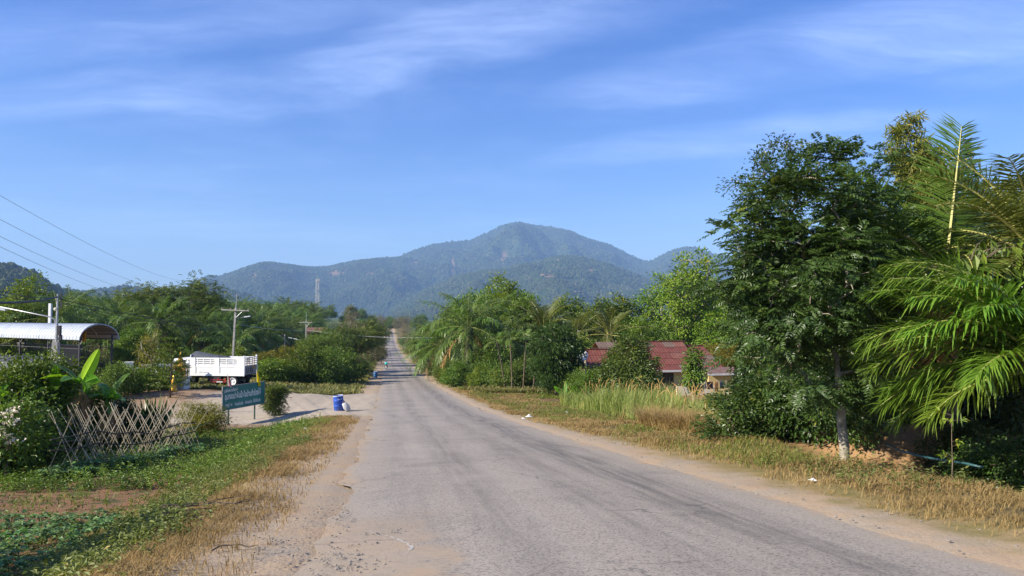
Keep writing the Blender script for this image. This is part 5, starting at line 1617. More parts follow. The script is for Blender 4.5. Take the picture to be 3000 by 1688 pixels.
# local: x towards the front is -X ; the rear face at x=0 ; near side is -y
M['trwhite'] = simple('truck_white_paint', (0.80, 0.80, 0.78), 0.4, 0.5, var=0.03, scale=1, dirt=((0.42, 0.37, 0.30), 0.55))
M['trdark'] = simple('truck_inside', (0.10, 0.055, 0.04), 0.8, 0.2, var=0.3)
M['chassis'] = simple('chassis_black', (0.022, 0.02, 0.02), 0.7, 0.3)
M['red'] = simple('reflector_red', (0.45, 0.03, 0.03), 0.4, 0.4)
M['yellowl'] = simple('amber_lamp', (0.65, 0.25, 0.02), 0.3, 0.5)
Lb, Hb, Wb, zb0 = 4.9, 1.55, 2.35, 1.05


def side(y, face):
    """one side of the bed: boards below, slatted top with open slots"""
    s_ = MB()
    th_ = 0.05
    s_.box((-Lb / 2, y, zb0 + 0.44), (Lb, th_, 0.88))                       # lower boards
    for zz in (0.94, 1.10, 1.27, 1.47):
        s_.box((-Lb / 2, y, zb0 + zz), (Lb, th_ * 0.8, 0.105 if zz < 1.4 else 0.15))
    for xx in (0.30, 2.45, 4.66):
        s_.box((-xx, y + face * 0.015, zb0 + Hb / 2), (0.42 if xx != 0.30 else 0.58, th_ + 0.04, Hb))
    for xx in (0.95, 1.55, 3.05, 3.7, 4.25):
        s_.box((-xx, y, zb0 + 1.2), (0.07, th_ + 0.012, 0.6))
    for x0, x1 in ((0.65, 2.2), (2.7, 4.4)):                               # pressed panel frames
        for zz in (0.14, 0.76):
            s_.box((-(x0 + x1) / 2, y + face * 0.035, zb0 + zz), (x1 - x0, 0.03, 0.05))
        for xx in (x0, x1):
            s_.box((-xx, y + face * 0.035, zb0 + 0.45), (0.05, 0.028, 0.66))
    s_.box((-Lb / 2, y + face * 0.03, zb0 + 0.02), (Lb + 0.1, 0.09, 0.12))
    return s_


obj('near_side', side(0.0, -1).mesh('near_side', M['trwhite']), tr_)
obj('far_side', side(Wb, 1).mesh('far_side', M['trwhite']), tr_)
tg = MB()
tg.box((0.03, Wb / 2, zb0 + 0.45), (0.06, Wb - 0.06, 0.8))
for zz in (1.0, 1.18, 1.36, 1.52):
    tg.box((0.03, Wb / 2, zb0 + zz), (0.05, Wb - 0.06, 0.07))
for yy in (0.5, 1.0, 1.5, 1.95):
    tg.box((0.035, yy, zb0 + 1.2), (0.055, 0.05, 0.7))
tgo = obj('tailgate', tg.mesh('tailgate', simple('tailgate_shaded', (0.30, 0.27, 0.26), 0.6, 0.3, var=0.3, scale=2)), tr_)  # shade on the rear face put into the colour, greyer than the sides
for k in range(4):
    obj('stripe', MB().box((0.066, 0.45 + 0.33 * k, zb0 + 0.42), (0.008, 0.10, 0.5), rot=Euler((0.35, 0, 0))).mesh('stripe', M['chassis']), tgo)
obj('lamp', MB().lathe([(0, 0), (0.14, 0), (0.14, 0.02), (0, 0.03)], 14).mesh('lamp', M['yellowl']), tgo, (0.066, 1.75, zb0 + 0.62), (0, math.pi / 2, 0))
cp = MB()
for yy in (0.0, Wb):
    cp.box((0.02, yy, zb0 + Hb / 2 + 0.05), (0.13, 0.13, Hb + 0.22))
obj('corner_post', cp.mesh('corner_post', M['trwhite']), tr_)
obj('bed_floor', MB().box((-Lb / 2, Wb / 2, zb0 + 0.02), (Lb, Wb - 0.06, 0.08)).mesh('bed_floor', M['trdark']), tr_)
obj('headboard', MB().box((-Lb - 0.03, Wb / 2, zb0 + 0.9), (0.06, Wb, 1.8)).mesh('headboard', M['trwhite']), tr_)
# a grey tarpaulin rolled over the load behind the cab
xs = np.linspace(-Lb - 0.15, -Lb + 2.3, 10)
V = []
for x_ in xs:
    for q in range(9):
        y_ = Wb * q / 8
        V.append((x_, y_, zb0 + Hb + 0.02 + (0.48 - 0.20 * (x_ - xs[0])) * math.sin(math.pi * min(1, max(0, q / 8))) ** 0.7 + 0.02 * math.sin(7 * x_ + q)))
i = np.arange(9)[:, None] * 9 + np.arange(8)[None, :]
F = np.stack([i, i + 9, i + 10, i + 1], -1).reshape(-1, 4)
obj('tarpaulin', MB().add(V, F).mesh('tarpaulin', simple('grey_tarpaulin', (0.09, 0.095, 0.10), 0.7, 0.3), True), tr_)
ch = MB()
for yy in (0.75, 1.6):
    ch.box((-3.2, yy, 0.88), (7.2, 0.10, 0.22))
for xx in (-0.3, -1.8, -3.4):
    ch.box((xx, 1.18, 0.90), (0.12, 1.9, 0.14))
ch.box((-2.7, 0.25, 0.72), (1.2, 0.5, 0.45))
obj('chassis', ch.mesh('chassis', M['chassis']), tr_)
gr = MB()
gr.box((-2.35, 0.02, 0.48), (1.45, 0.05, 0.05)); gr.box((-2.35, 0.02, 0.66), (1.45, 0.05, 0.04))
for k in range(3):
    gr.box((-1.68 - 0.66 * k, 0.02, 0.62), (0.05, 0.06, 0.42))
obj('side_guard', gr.mesh('side_guard', M['red']), tr_)
obj('guard_plate', MB().box((-2.2, -0.012, 0.48), (0.55, 0.012, 0.07)).mesh('guard_plate', M['white']), tr_)
fd = MB()
th = np.linspace(0.1, math.pi - 0.1, 12)
for yy in (0.05, 1.85):
    V = []
    for a in th:
        for dy in (0, 0.45):
            V.append((-1.05 + 0.66 * math.cos(a), yy + dy, 0.52 + 0.64 * math.sin(a)))
    i = np.arange(11)[:, None] * 2
    fd.add(V, np.concatenate([i, i + 2, i + 3, i + 1], 1))
obj('mudguard', fd.mesh('mudguard', M['darksteel']), tr_)


def wheel(x, y, face):
    wr = obj('wheel', MB().lathe([(0.30, -0.15), (0.47, -0.15), (0.52, -0.11), (0.52, 0.11), (0.47, 0.15), (0.30, 0.15)], 26).mesh('wheel', M['black'], True), tr_, (x, y, 0.52), (face * math.pi / 2, 0, 0))
    obj('rim', MB().lathe([(0.0, 0.06), (0.10, 0.10), (0.14, 0.05), (0.22, 0.04), (0.27, 0.13), (0.31, 0.155), (0.33, 0.15)], 22).mesh('rim', M['trwhite'], True), wr)


for x_ in (-1.05, -5.9):
    wheel(x_, 0.20, 1); wheel(x_, 2.15, -1)
wheel(-1.05, 0.52, 1)
cb_ = MB()
V = np.array([(-5.15, 0.05, 0.8), (-5.15, 0.05, 2.55), (-6.45, 0.05, 2.5), (-6.85, 0.05, 1.65), (-6.95, 0.05, 0.8)])
V2 = V + np.array([0, 2.25, 0])
cb_.add(np.concatenate([V, V2]), [[0, 1, 6, 5], [1, 2, 7, 6], [2, 3, 8, 7], [3, 4, 9, 8], [4, 0, 5, 9]])
cb_.add(V, [[0, 4, 3], [0, 3, 2], [0, 2, 1]]).add(V2, [[0, 3, 4], [0, 2, 3], [0, 1, 2]])
cab = obj('cab', cb_.mesh('cab', M['trwhite']), tr_)
M['glass'] = simple('dark_glass', (0.02, 0.03, 0.035), 0.08, 0.6)
obj('window', MB().add([(-5.4, 0.04, 1.7), (-6.6, 0.04, 1.7), (-6.3, 0.04, 2.35), (-5.4, 0.04, 2.38)], [[0, 1, 2, 3]]).mesh('window', M['glass']), cab)
obj('windscreen', MB().add([(-6.85, 0.2, 1.7), (-6.85, 2.15, 1.7), (-6.49, 2.15, 2.45), (-6.49, 0.2, 2.45)], [[0, 1, 2, 3]]).mesh('windscreen', M['glass']), cab)
lettering('บริการ ดินทราย', -4.1, zb0 + 0.22, 0.10, 0.9, tr_, M['steel'], -0.032)

# ------------------------------------------------------------------ golden shrine and white walls
sp_ = on(533, 57.5)
sh = thing('shrine', 'small golden spirit shrine with a needle spire beside the truck', 'shrine', sp_)
obj('plinth', MB().box((0, 0, 0.45), (1.1, 1.1, 0.9)).box((0, 0, 0.95), (1.3, 1.3, 0.12)).mesh('plinth', M['white']), sh)
bd = MB().box((0, 0, 1.35), (0.62, 0.62, 0.68))
for a, b in ((-0.4, -0.4), (0.4, -0.4), (-0.4, 0.4), (0.4, 0.4)):
    bd.box((a, b, 1.35), (0.07, 0.07, 0.72))
obj('body', bd.mesh('body', M['gold']), sh)
rf_ = MB()
for k in range(4):
    w_ = 0.62 - 0.14 * k; z_ = 1.72 + 0.20 * k
    rf_.add([(-w_, -w_, z_), (w_, -w_, z_), (w_, w_, z_), (-w_, w_, z_), (-w_ * 0.5, -w_ * 0.5, z_ + 0.24), (w_ * 0.5, -w_ * 0.5, z_ + 0.24), (w_ * 0.5, w_ * 0.5, z_ + 0.24), (-w_ * 0.5, w_ * 0.5, z_ + 0.24)],
            [[0, 1, 5, 4], [1, 2, 6, 5], [2, 3, 7, 6], [3, 0, 4, 7], [3, 2, 1, 0], [4, 5, 6, 7]])
rfo = obj('roof', rf_.mesh('roof', M['gold']), sh)
obj('spire', MB().lathe([(0.12, 2.5), (0.15, 2.58), (0.08, 2.68), (0.10, 2.76), (0.05, 2.9), (0.025, 3.2), (0.0, 3.4)], 12).mesh('spire', M['gold'], True), rfo)
for s_ in (-1, 1):
    obj('roof_finial', MB().tube([(s_ * 0.5, -0.5, 1.75), (s_ * 0.62, -0.62, 1.85), (s_ * 0.66, -0.66, 2.02)], [0.04, 0.03, 0.01], 5).mesh('roof_finial', M['gold']), rfo)
st_ = thing('statue', 'small golden figure standing below the shrine', 'statue', on(514, 54.5))
obj('body', MB().lathe([(0.0, 0.0), (0.28, 0.0), (0.30, 0.12), (0.22, 0.18), (0.24, 0.30), (0.17, 0.55), (0.20, 0.72), (0.13, 0.86), (0.06, 0.92), (0.09, 1.02), (0.08, 1.12), (0.03, 1.2), (0.0, 1.3)], 14).mesh('body', M['gold'], True), st_)
w0, w1 = on(372, 60.5), on(560, 62.0)
wa = thing('white_wall', 'low white wall behind the shrine', 'wall', (w0.x, w0.y, min(w0.z, w1.z)), math.atan2(w1.y - w0.y, w1.x - w0.x))
Lw = (Vector(w1.to_2d()) - Vector(w0.to_2d())).length
wm = MB().box((Lw * 0.72, 0, 0.95), (Lw * 0.55, 0.15, 2.1)).box((0.3, 0, 1.0), (0.6, 0.15, 2.4)).box((0.85, 0, 0.8), (0.5, 0.16, 1.8)).box((1.3, 0, 0.5), (0.5, 0.15, 1.2))
obj('wall', wm.mesh('wall', M['white']), wa)
obj('coping', MB().box((Lw * 0.72, 0, 2.05), (Lw * 0.56, 0.24, 0.10)).box((0.3, 0, 2.25), (0.7, 0.24, 0.10)).box((0.85, 0, 1.74), (0.5, 0.24, 0.08)).mesh('coping', M['white']), wa)
ga = thing('gate', 'white steel lattice gate between the white walls', 'gate', (w0.x + 1.05 * math.cos(wa.rotation_euler.z), w0.y + 1.05 * math.sin(wa.rotation_euler.z), wa.location.z), wa.rotation_euler.z)
Lg = Lw * 0.445 - 1.0
gf = MB()
for zz in (0.4, 1.45, 2.0):
    gf.box((Lg / 2, 0, zz), (Lg, 0.05, 0.05))
for k in range(5):
    gf.box((Lg * k / 4, 0, 1.2), (0.052, 0.052, 1.65))
obj('frame', gf.mesh('frame', M['white']), ga)
for k in range(4):
    x0, x1 = Lg * k / 4, Lg * (k + 1) / 4
    obj('brace', MB().tube([(x0, 0, 1.45 if k % 2 else 2.0), (x1, 0, 2.0 if k % 2 else 1.45)], 0.022, 5).mesh('brace', M['white']), ga)

# ------------------------------------------------------------------ arched roof shelter
M['sheet'] = simple('white_roof_sheet', (0.40, 0.43, 0.47), 0.4, 0.5, 0.0, var=0.08, scale=0.8, dirt=((0.30, 0.32, 0.36), 0.4))
E0 = at(232, 996, 65.0)
ex_, ey_ = Vector((0.836, -0.549, 0)), Vector((0.549, 0.836, 0))
sl = thing('arched_shelter', 'open shelter with a long arched silver roof at the left edge', 'shelter', E0, 0)
sl.rotation_euler = Matrix((ex_, ey_, Vector((0, 0, 1)))).transposed().to_euler()
Wr, Hr, Lr = 3.6, 1.45, 24.0
nA = 15


def arc(a):
    return Wr / 2 - math.cos(a) * Wr / 2, math.sin(a) * Hr


npan = 40
pw = Lr / npan
for k in range(npan):
    x0, x1 = -(k + 1) * pw + 0.035, -k * pw - 0.035
    V = []
    for q in range(nA):
        y_, z_ = arc(math.pi * q / (nA - 1))
        for xx, dzz in ((x0, 0.03), (x0 + 0.05, 0.0), (x1 - 0.05, 0.0), (x1, 0.03)):
            V.append((xx, y_, z_ + dzz))
    i = np.arange(nA - 1)[:, None, None] * 4 + np.arange(3)[None, :, None]
    i = i.reshape(-1)
    F = np.stack([i, i + 1, i + 5, i + 4], -1)
    o = obj('roof_sheet', MB().add(V, F).mesh('roof_sheet', M['sheet']), sl)
    sm = o.modifiers.new('thick', 'SOLIDIFY'); sm.thickness = 0.012; sm.offset = -1
V = [(xx, *arc(math.pi * q / 14)) for q in range(15) for xx in (-0.05, -Lr + 0.05)]
V = [(a, b, c - 0.03) for a, b, c in V]
i = np.arange(14)[:, None] * 2
obj('roof_lining', MB().add(V, np.concatenate([i, i + 1, i + 3, i + 2], 1)).mesh('roof_lining', simple('seam_grey', (0.13, 0.14, 0.16), 0.7, 0.2)), sl)
for xx in (-0.02, -4.0, -8.0, -12.0, -16.0, -20.0):
    P = [(xx + 0.02, arc(math.pi * q / 14)[0], arc(math.pi * q / 14)[1] - 0.06) for q in range(15)]
    obj('rib', MB().tube(P, 0.045, 5).mesh('rib', M['steel']), sl)
for q in range(2, 13, 2):
    y_, z_ = arc(math.pi * q / 14)
    obj('purlin', MB().box((-Lr / 2, y_, z_ - 0.05), (Lr - 0.2, 0.05, 0.06)).mesh('purlin', M['steel']), sl)
gsl = gz(E0.x, E0.y) - E0.z
for xx in (-0.6, -6.6, -12.6, -18.6):
    for yy in (0.35, Wr - 0.35):
        wp = sl.matrix_basis @ Vector((xx, yy, 0))
        zg_ = gz(wp.x, wp.y) - E0.z - 0.2
        obj('post', MB().box((xx, yy, (zg_ + 0.4) / 2), (0.14, 0.14, 0.4 - zg_)).mesh('post', M['darksteel']), sl)
        obj('bracket', MB().tube([(xx, yy, -0.5), (xx + 0.5, yy, 0.0)], 0.03, 5).mesh('bracket', M['white']), sl)
for yy in (0.35, Wr - 0.35):
    obj('beam', MB().box((-Lr / 2, yy, -0.02), (Lr, 0.07, 0.10)).mesh('beam', M['darksteel']), sl)
    obj('rail', MB().box((-Lr / 2, yy, -0.85), (Lr, 0.05, 0.06)).mesh('rail', M['darksteel']), sl)
wl_ = thing('grey_wall', 'low grey wall under the arched roof', 'wall', E0, 0); wl_.rotation_euler = sl.rotation_euler
obj('wall', MB().box((-17.0, Wr + 1.2, (gsl - 0.95) / 2), (14, 0.2, -gsl - 0.95)).mesh('wall', simple('grey_render', (0.22, 0.21, 0.20), 0.9, 0.1)), wl_)
obj('coping', MB().box((-17.0, Wr + 1.2, -0.9), (14.1, 0.3, 0.1)).mesh('coping', M['concrete']), wl_)
fl_ = thing('hanging_banner', 'orange yellow cloth hanging under the end of the arched roof', 'banner', sl.matrix_basis @ Vector((-1.0, 0.9, 0.75)))
mbx = MB()
V = [(0.30 * (i / 4 - 0.5) * (1.0 + 0.4 * (j / 4)), 0.05 * math.sin(3 * i + j), -1.0 + 1.0 * j / 4) for i in range(5) for j in range(5)]
i = np.arange(4)[:, None] * 5 + np.arange(4)[None, :]
mbx.add(V, np.stack([i, i + 5, i + 6, i + 1], -1).reshape(-1, 4))
o = obj('cloth', mbx.mesh('cloth', cloth('orange_cloth', (0.75, 0.38, 0.01)), True), fl_); sm = o.modifiers.new('thick', 'SOLIDIFY'); sm.thickness = 0.01

# corrugated low roof in front of it
c0 = at(150, 1042, 36.0)
cs = thing('low_shed', 'low shed with a corrugated grey roof at the left edge', 'shed', (c0.x, c0.y, c0.z))
V, F = [], []
nx_ = 60
for k in range(nx_ + 1):
    x_ = -6.0 + 6.2 * k / nx_
    dz_ = 0.045 * math.sin(k * math.pi / 2 + 0.01) if True else 0
    V += [(x_ - 0.9, -2.2, -0.75 + dz_), (x_, 0.0, 0.0 + dz_)]
i = np.arange(nx_)[:, None] * 2
o = obj('roof', MB().add(V, np.concatenate([i, i + 2, i + 3, i + 1], 1)).mesh('roof', simple('fibre_cement', (0.17, 0.165, 0.16), 0.9, 0.1, var=0.25, scale=3), True), cs)
sm = o.modifiers.new('thick', 'SOLIDIFY'); sm.thickness = 0.02
gsh = gz(c0.x - 3, c0.y) - c0.z
for x_ in (-5.5, -2.8, 0.0):
    for y_, zt_ in ((-2.0, -0.74), (-0.1, -0.08)):
        obj('post', MB().box((x_ - (0.8 if y_ < -1 else 0.05), y_, (gsh - 0.2 + zt_) / 2), (0.09, 0.09, zt_ - gsh + 0.2)).mesh('post', M['bark']), cs)
obj('wall', MB().box((-2.9, -0.3, (gsh - 0.3) / 2), (5.6, 0.06, -gsh - 0.3)).mesh('wall', M['bark']), cs)

# ------------------------------------------------------------------ poles, lamps, wires
def pole(label, px_, d, ytop, ycross=None, rz=0.0, arms=2.9, thick=0.15, stub=None, lamp=None, name='utility_pole', lean=0.0):
    b = on(px_, d)
    top = at(px_, ytop, d).z - b.z
    t = thing(name, label, 'pole', b, rz)
    t.rotation_euler = (0, lean, rz)
    zc = at(px_, ycross, d).z - b.z if ycross else top
    mb = MB()
    sh_ = (stub or zc) + 0.25
    mb.box((0, 0, sh_ / 2 - 0.2), (thick * 1.5, thick * 1.5, sh_ + 0.4))
    for k in range(10):
        mb.box((0, 0, 0.8 + k * sh_ / 11), (thick * 1.58, thick * 0.5, 0.25))
    obj('shaft', mb.mesh('shaft', M['concrete']), t)
    if top > sh_:
        obj('spike', MB().tube([(0.02, 0, sh_ - 0.6), (0.03, 0, top)], [thick * 0.42, thick * 0.22], 7).mesh('spike', M['steel']), t)
    if ycross:
        c = obj('crossarm', MB().box((0, -0.14, zc), (arms, 0.11, 0.12)).mesh('crossarm', M['concrete']), t)
        for x_ in (-arms / 2 + 0.1, -arms / 6, arms / 6, arms / 2 - 0.1):
            obj('insulator', MB().lathe([(0.0, zc + 0.06), (0.05, zc + 0.06), (0.03, zc + 0.12), (0.06, zc + 0.15), (0.03, zc + 0.2), (0, zc + 0.24)], 9, c=(x_, -0.14, 0)).mesh('insulator', simple('porcelain', (0.30, 0.22, 0.16), 0.3, 0.5)), c)
        obj('brace', MB().tube([(0.1, -0.1, zc - 0.75), (arms * 0.28, -0.14, zc - 0.05)], 0.025, 5).mesh('brace', M['steel']), t)
    if lamp:
        sx, zl, L = lamp
        P = [(0, 0, zl - 0.5), (sx * L * 0.12, 0, zl - 0.15), (sx * L * 0.35, 0, zl + 0.05), (sx * L, 0, zl + 0.18 * L)]
        a = obj('lamp_arm', MB().tube(P, 0.03, 6).mesh('lamp_arm', M['steel'], True), t)
        hd = MB()
        e = np.array(P[-1])
        hd.box(e + np.array([sx * 0.22, 0, 0.05]), (0.62, 0.18, 0.11), rot=Euler((0, -sx * 0.18, 0)))
        obj('lamp_head', hd.mesh('lamp_head', simple('lamp_housing', (0.62, 0.65, 0.66), 0.4, 0.5)), t)
    return t, b, zc


p1, b1_, z1_ = pole('power pole with a crossarm standing behind the white truck', 683, 74, 861, 909, 0.05, 2.85, 0.125, lamp=(1, 6.4, 1.0), lean=0.04)
p2, b2_, z2_ = pole('second power pole with a lamp arm beyond the truck', 898, 112, 917, 945, 0.05, 2.0, 0.11, lamp=(-1, 4.9, 2.2))
p3, b3_, z3_ = pole('short plain pole between the two power poles', 836, 108, 985, None, 0, 2, 0.11)
p4, b4_, z4_ = pole('weathered power pole with a long lamp arm in front of the arched roof', 168, 40, 862, None, 0.1, 2, 0.20, stub=4.1)
# its lamp arm, transformer box and bracket
zl4 = at(168, 950, 40).z - b4_.z
arm4 = MB().tube([(0, 0, zl4 - 0.9), (-0.02, 0, zl4 - 0.05), (-0.12, 0, zl4 + 0.30), (-0.40, 0, zl4 + 0.42), (-3.15, -0.2, zl4 + 1.02)], 0.035, 7)
obj('lamp_arm', arm4.mesh('lamp_arm', M['steel'], True), p4)
obj('lamp_head', MB().box((-2.95, -0.2, zl4 + 0.86), (0.75, 0.2, 0.10), rot=Euler((0, 0.16, 0))).mesh('lamp_head', simple('lamp_white', (0.72, 0.74, 0.74), 0.35, 0.5)), p4)
obj('fuse_box', MB().box((0.19, -0.05, zl4 - 0.35), (0.16, 0.2, 0.55)).box((0.26, -0.05, zl4 - 0.75), (0.14, 0.16, 0.3)).mesh('fuse_box', M['darksteel']), p4)
obj('spool_rack', MB().box((0.20, 0, zl4 + 1.3), (0.05, 0.05, 0.9)).box((0.24, 0, zl4 + 1.6), (0.12, 0.1, 0.06)).box((0.24, 0, zl4 + 1.4), (0.12, 0.1, 0.06)).box((0.24, 0, zl4 + 1.2), (0.12, 0.1, 0.06)).box((0.24, 0, zl4 + 1.0), (0.12, 0.1, 0.06)).mesh('spool_rack', M['darksteel']), p4)
obj('meter', MB().lathe([(0, 0), (0.09, 0), (0.09, 0.08), (0, 0.1)], 14).mesh('meter', simple('meter_case', (0.65, 0.62, 0.5), 0.4, 0.4)), p4, (0.0, -0.1, zl4 + 0.85), (math.pi / 2, 0, 0))
w5 = on(149, 76)
wp5 = thing('white_post', 'plain white concrete post rising behind the arched roof', 'pole', w5)
obj('shaft', MB().box((0, 0, (at(149, 892, 76).z - w5.z) / 2), (0.26, 0.26, at(149, 892, 76).z - w5.z + 0.2)).mesh('shaft', M['white']), wp5)


M['wire_grey'] = simple('aluminium_wire', (0.12, 0.12, 0.125), 0.5, 0.4)


def wire(label, a, b, sag, r_=0.016, n=24, mat='wire', cat='power line'):
    a, b = Vector(a), Vector(b)
    P = []
    for q in range(n + 1):
        t = q / n
        c = a.lerp(b, t); c.z -= 4 * sag * t * (1 - t)
        P.append(tuple(c))
    o = obj('power_line', MB().tube(P, r_, 5).mesh('power_line', M[mat]), None)
    tag(o, label, cat)
    return o


for (ya, xb, yb, lb) in ((540, 520, 797, 'topmost of the four power lines slanting across the left sky'), (610, 478, 818, 'second from the top of the four slanting power lines'),
                         (660, 440, 828, 'third from the top of the four slanting power lines'), (690, 405, 838, 'lowest of the four slanting power lines')):
    a0 = at(0, ya, 34.0); b0 = at(xb + 45, yb + 28, 135.0)
    a1 = a0 + (a0 - b0) * 0.12
    wire(lb, a1, b0, 1.4, 0.010, mat='wire_grey')
wire('thin pale cable strung from the first to the second power pole', at(700, 951, 74), at(898, 967, 112), 0.25, 0.018, mat='steel', cat='cable')
wire('thin pale cable crossing the road from the second power pole to the palms', at(898, 967, 112), at(1500, 975, 88), 0.9, 0.016, mat='steel', cat='cable')
wire('dark cable from the weathered pole to the crossarm pole', at(172, 876, 40), at(690, 962, 74), 0.3, 0.022, cat='cable')
wire('second dark cable running below it from the weathered pole', at(172, 886, 40), at(690, 970, 74), 0.35, 0.018, cat='cable')
wire('thick dark cable bundle at the left edge before the weathered pole', at(-60, 886, 20), at(168, 870, 40), 0.12, 0.045, cat='cable')
wire('upper thin cable running in from the left edge to the weathered pole', at(-40, 842, 22), at(170, 872, 40), 0.15, 0.016, cat='cable')
wire('lower thin cable running in from the left edge to the weathered pole', at(-40, 850, 22), at(171, 880, 40), 0.2, 0.014, cat='cable')

# ------------------------------------------------------------------ lattice mast
cb0 = on(930, 470)
ht = at(930, 818, 470).z - cb0.z
mt_ = thing('lattice_mast', 'slim grey lattice phone mast far behind the palms', 'mast', cb0)
M['mastw'] = simple('mast_white', (0.50, 0.49, 0.48), 0.5, 0.4)
M['mastr'] = simple('mast_red', (0.50, 0.16, 0.12), 0.6, 0.3)
nseg = 14
for k in range(nseg):
    z0_, z1_2 = ht * k / nseg, ht * (k + 1) / nseg
    w0_, w1_2 = 1.35 - 0.6 * k / nseg, 1.35 - 0.6 * (k + 1) / nseg
    sgm = MB()
    c0_ = [(-w0_, -w0_), (w0_, -w0_), (w0_, w0_), (-w0_, w0_)]; c1_ = [(-w1_2, -w1_2), (w1_2, -w1_2), (w1_2, w1_2), (-w1_2, w1_2)]
    for q in range(4):
        sgm.tube([(*c0_[q], z0_), (*c1_[q], z1_2)], 0.09, 4, cap=False)
        sgm.tube([(*c0_[q], z0_), (*c1_[(q + 1) % 4], z1_2)], 0.05, 4, cap=False)
        sgm.tube([(*c1_[q], z1_2), (*c1_[(q + 1) % 4], z1_2)], 0.085, 4, cap=False)
    obj('mast_section', sgm.mesh('mast_section', M['mastw']), mt_)
for q in range(3):
    a = q * 2.094
    obj('antenna', MB().box((1.35 * math.cos(a), 1.35 * math.sin(a), ht - 1.2), (0.35, 0.35, 2.6)).mesh('antenna', M['mastw']), mt_)
obj('spike', MB().tube([(0, 0, ht), (0, 0, ht + 3.2)], 0.07, 5).mesh('spike', M['mastw']), mt_)
obj('dish', MB().lathe([(0, 0), (0.6, 0.15), (0.62, 0.18)], 14).mesh('dish', M['mastw'], True), mt_, (1.2, -1.2, ht * 0.72), (1.3, 0, 0.7))

# brown roof among the trees by the road
hb = on(925, 122)
sb_ = thing('far_hut', 'hut with a brown tin roof half hidden beyond the second power pole', 'hut', (hb.x, hb.y, hb.z), 0.1)
zr0 = at(905, 973, 122).z - hb.z; zr1 = at(905, 960, 122).z - hb.z
obj('wall', MB().box((0, 1.6, zr0 / 2), (3.0, 2.6, zr0)).mesh('wall', M['bark']), sb_)
o = obj('roof', MB().add([(-1.7, 0, zr0 - 0.05), (1.9, 0, zr0 - 0.05), (1.9, 1.7, zr1), (-1.7, 1.7, zr1), (-1.7, 3.4, zr0 - 0.05), (1.9, 3.4, zr0 - 0.05)], [[0, 1, 2, 3], [3, 2, 5, 4]]).mesh('roof', simple('brown_tin', (0.16, 0.085, 0.065), 0.8, 0.2, var=0.2)), sb_)
sm = o.modifiers.new('thick', 'SOLIDIFY'); sm.thickness = 0.05
# ------------------------------------------------------------------ house with the red roof
M['wall_yellow'] = simple('yellow_wall', (0.72, 0.56, 0.25), 0.85, 0.15, var=0.06, scale=1.5, dirt=((0.45, 0.33, 0.16), 0.35))
M['wall_cream'] = simple('cream_wall', (0.80, 0.74, 0.58), 0.85, 0.15, var=0.05, scale=1.5)
M['timber'] = simple('dark_timber', (0.075, 0.038, 0.022), 0.7, 0.2)
M['gutter'] = simple('pale_gutter', (0.66, 0.64, 0.60), 0.5, 0.3, dirt=((0.35, 0.3, 0.26), 0.5))
rtile = []
for k, c in enumerate(((0.19, 0.06, 0.042), (0.165, 0.052, 0.038), (0.205, 0.082, 0.056), (0.17, 0.115, 0.085))):
    m, g = newmat('red_roof_sheet')
    P = g.n('ShaderNodeTexCoord').outputs['Object']
    n1 = g.noise(P, 2.2, 6, 0.7); n2 = g.noise(g.n('ShaderNodeMapping', {'Vector': P, 'Scale': (6, 0.7, 1)}).outputs[0], 2.0, 4, 0.6)
    c_ = g.mix(g.smooth(n1, 0.35, 0.7), c, tuple(x * 0.65 for x in c))
    c_ = g.mix(g.smooth(n2, 0.5, 0.8, 0, 0.45), c_, (0.22, 0.17, 0.14))
    g.out(g.bsdf(c_, 0.75, 0.25))
    rtile.append(m)
# house frame: x along the ridge (photo left to right), y away from the road
hA = at(1712, 1150, 61.5); hB = at(2120, 1150, 64.5)
hz = gz((hA.x + hB.x) / 2, 63)
hs = thing('house', 'single storey yellow house with a weathered red sheet roof', 'house', (hA.x, hA.y, hz), math.atan2(hB.y - hA.y, hB.x - hA.x))
HL = (Vector(hB.to_2d()) - Vector(hA.to_2d())).length


def zof(py_, d):
    return at(1900, py_, d).z - hz


rngh = random.Random(4)


def slope(x0, x1, y0, z0, y1, z1, cols, rows, parent, skew=0.0):
    """a roof slope laid in overlapping sheets"""
    dy, dz_ = (y1 - y0) / rows, (z1 - z0) / rows
    for r_ in range(rows):
        for c in range(cols):
            w_ = (x1 - x0) / cols
            xa = x0 + c * w_ + 0.006; xb = xa + w_ - 0.012
            ya, za = y0 + r_ * dy - dy * 0.06, z0 + r_ * dz_ - dz_ * 0.06
            yb, zb_ = y0 + (r_ + 1) * dy, z0 + (r_ + 1) * dz_
            V = []
            nw = 8
            for q in range(nw + 1):
                xx = xa + (xb - xa) * q / nw
                cz = 0.018 * (q % 2)
                V += [(xx, ya, za + 0.05 + cz), (xx, yb, zb_ + 0.02 + cz)]
            i = np.arange(nw)[:, None] * 2
            F = np.concatenate([i, i + 2, i + 3, i + 1], 1) if dy > 0 else np.concatenate([i, i + 1, i + 3, i + 2], 1)
            o = obj('roof_sheet', MB().add(V, F).mesh('roof_sheet', rngh.choices(rtile, (5, 4, 3, 2))[0]), parent)
            sm = o.modifiers.new('thick', 'SOLIDIFY'); sm.thickness = 0.012; sm.offset = -1


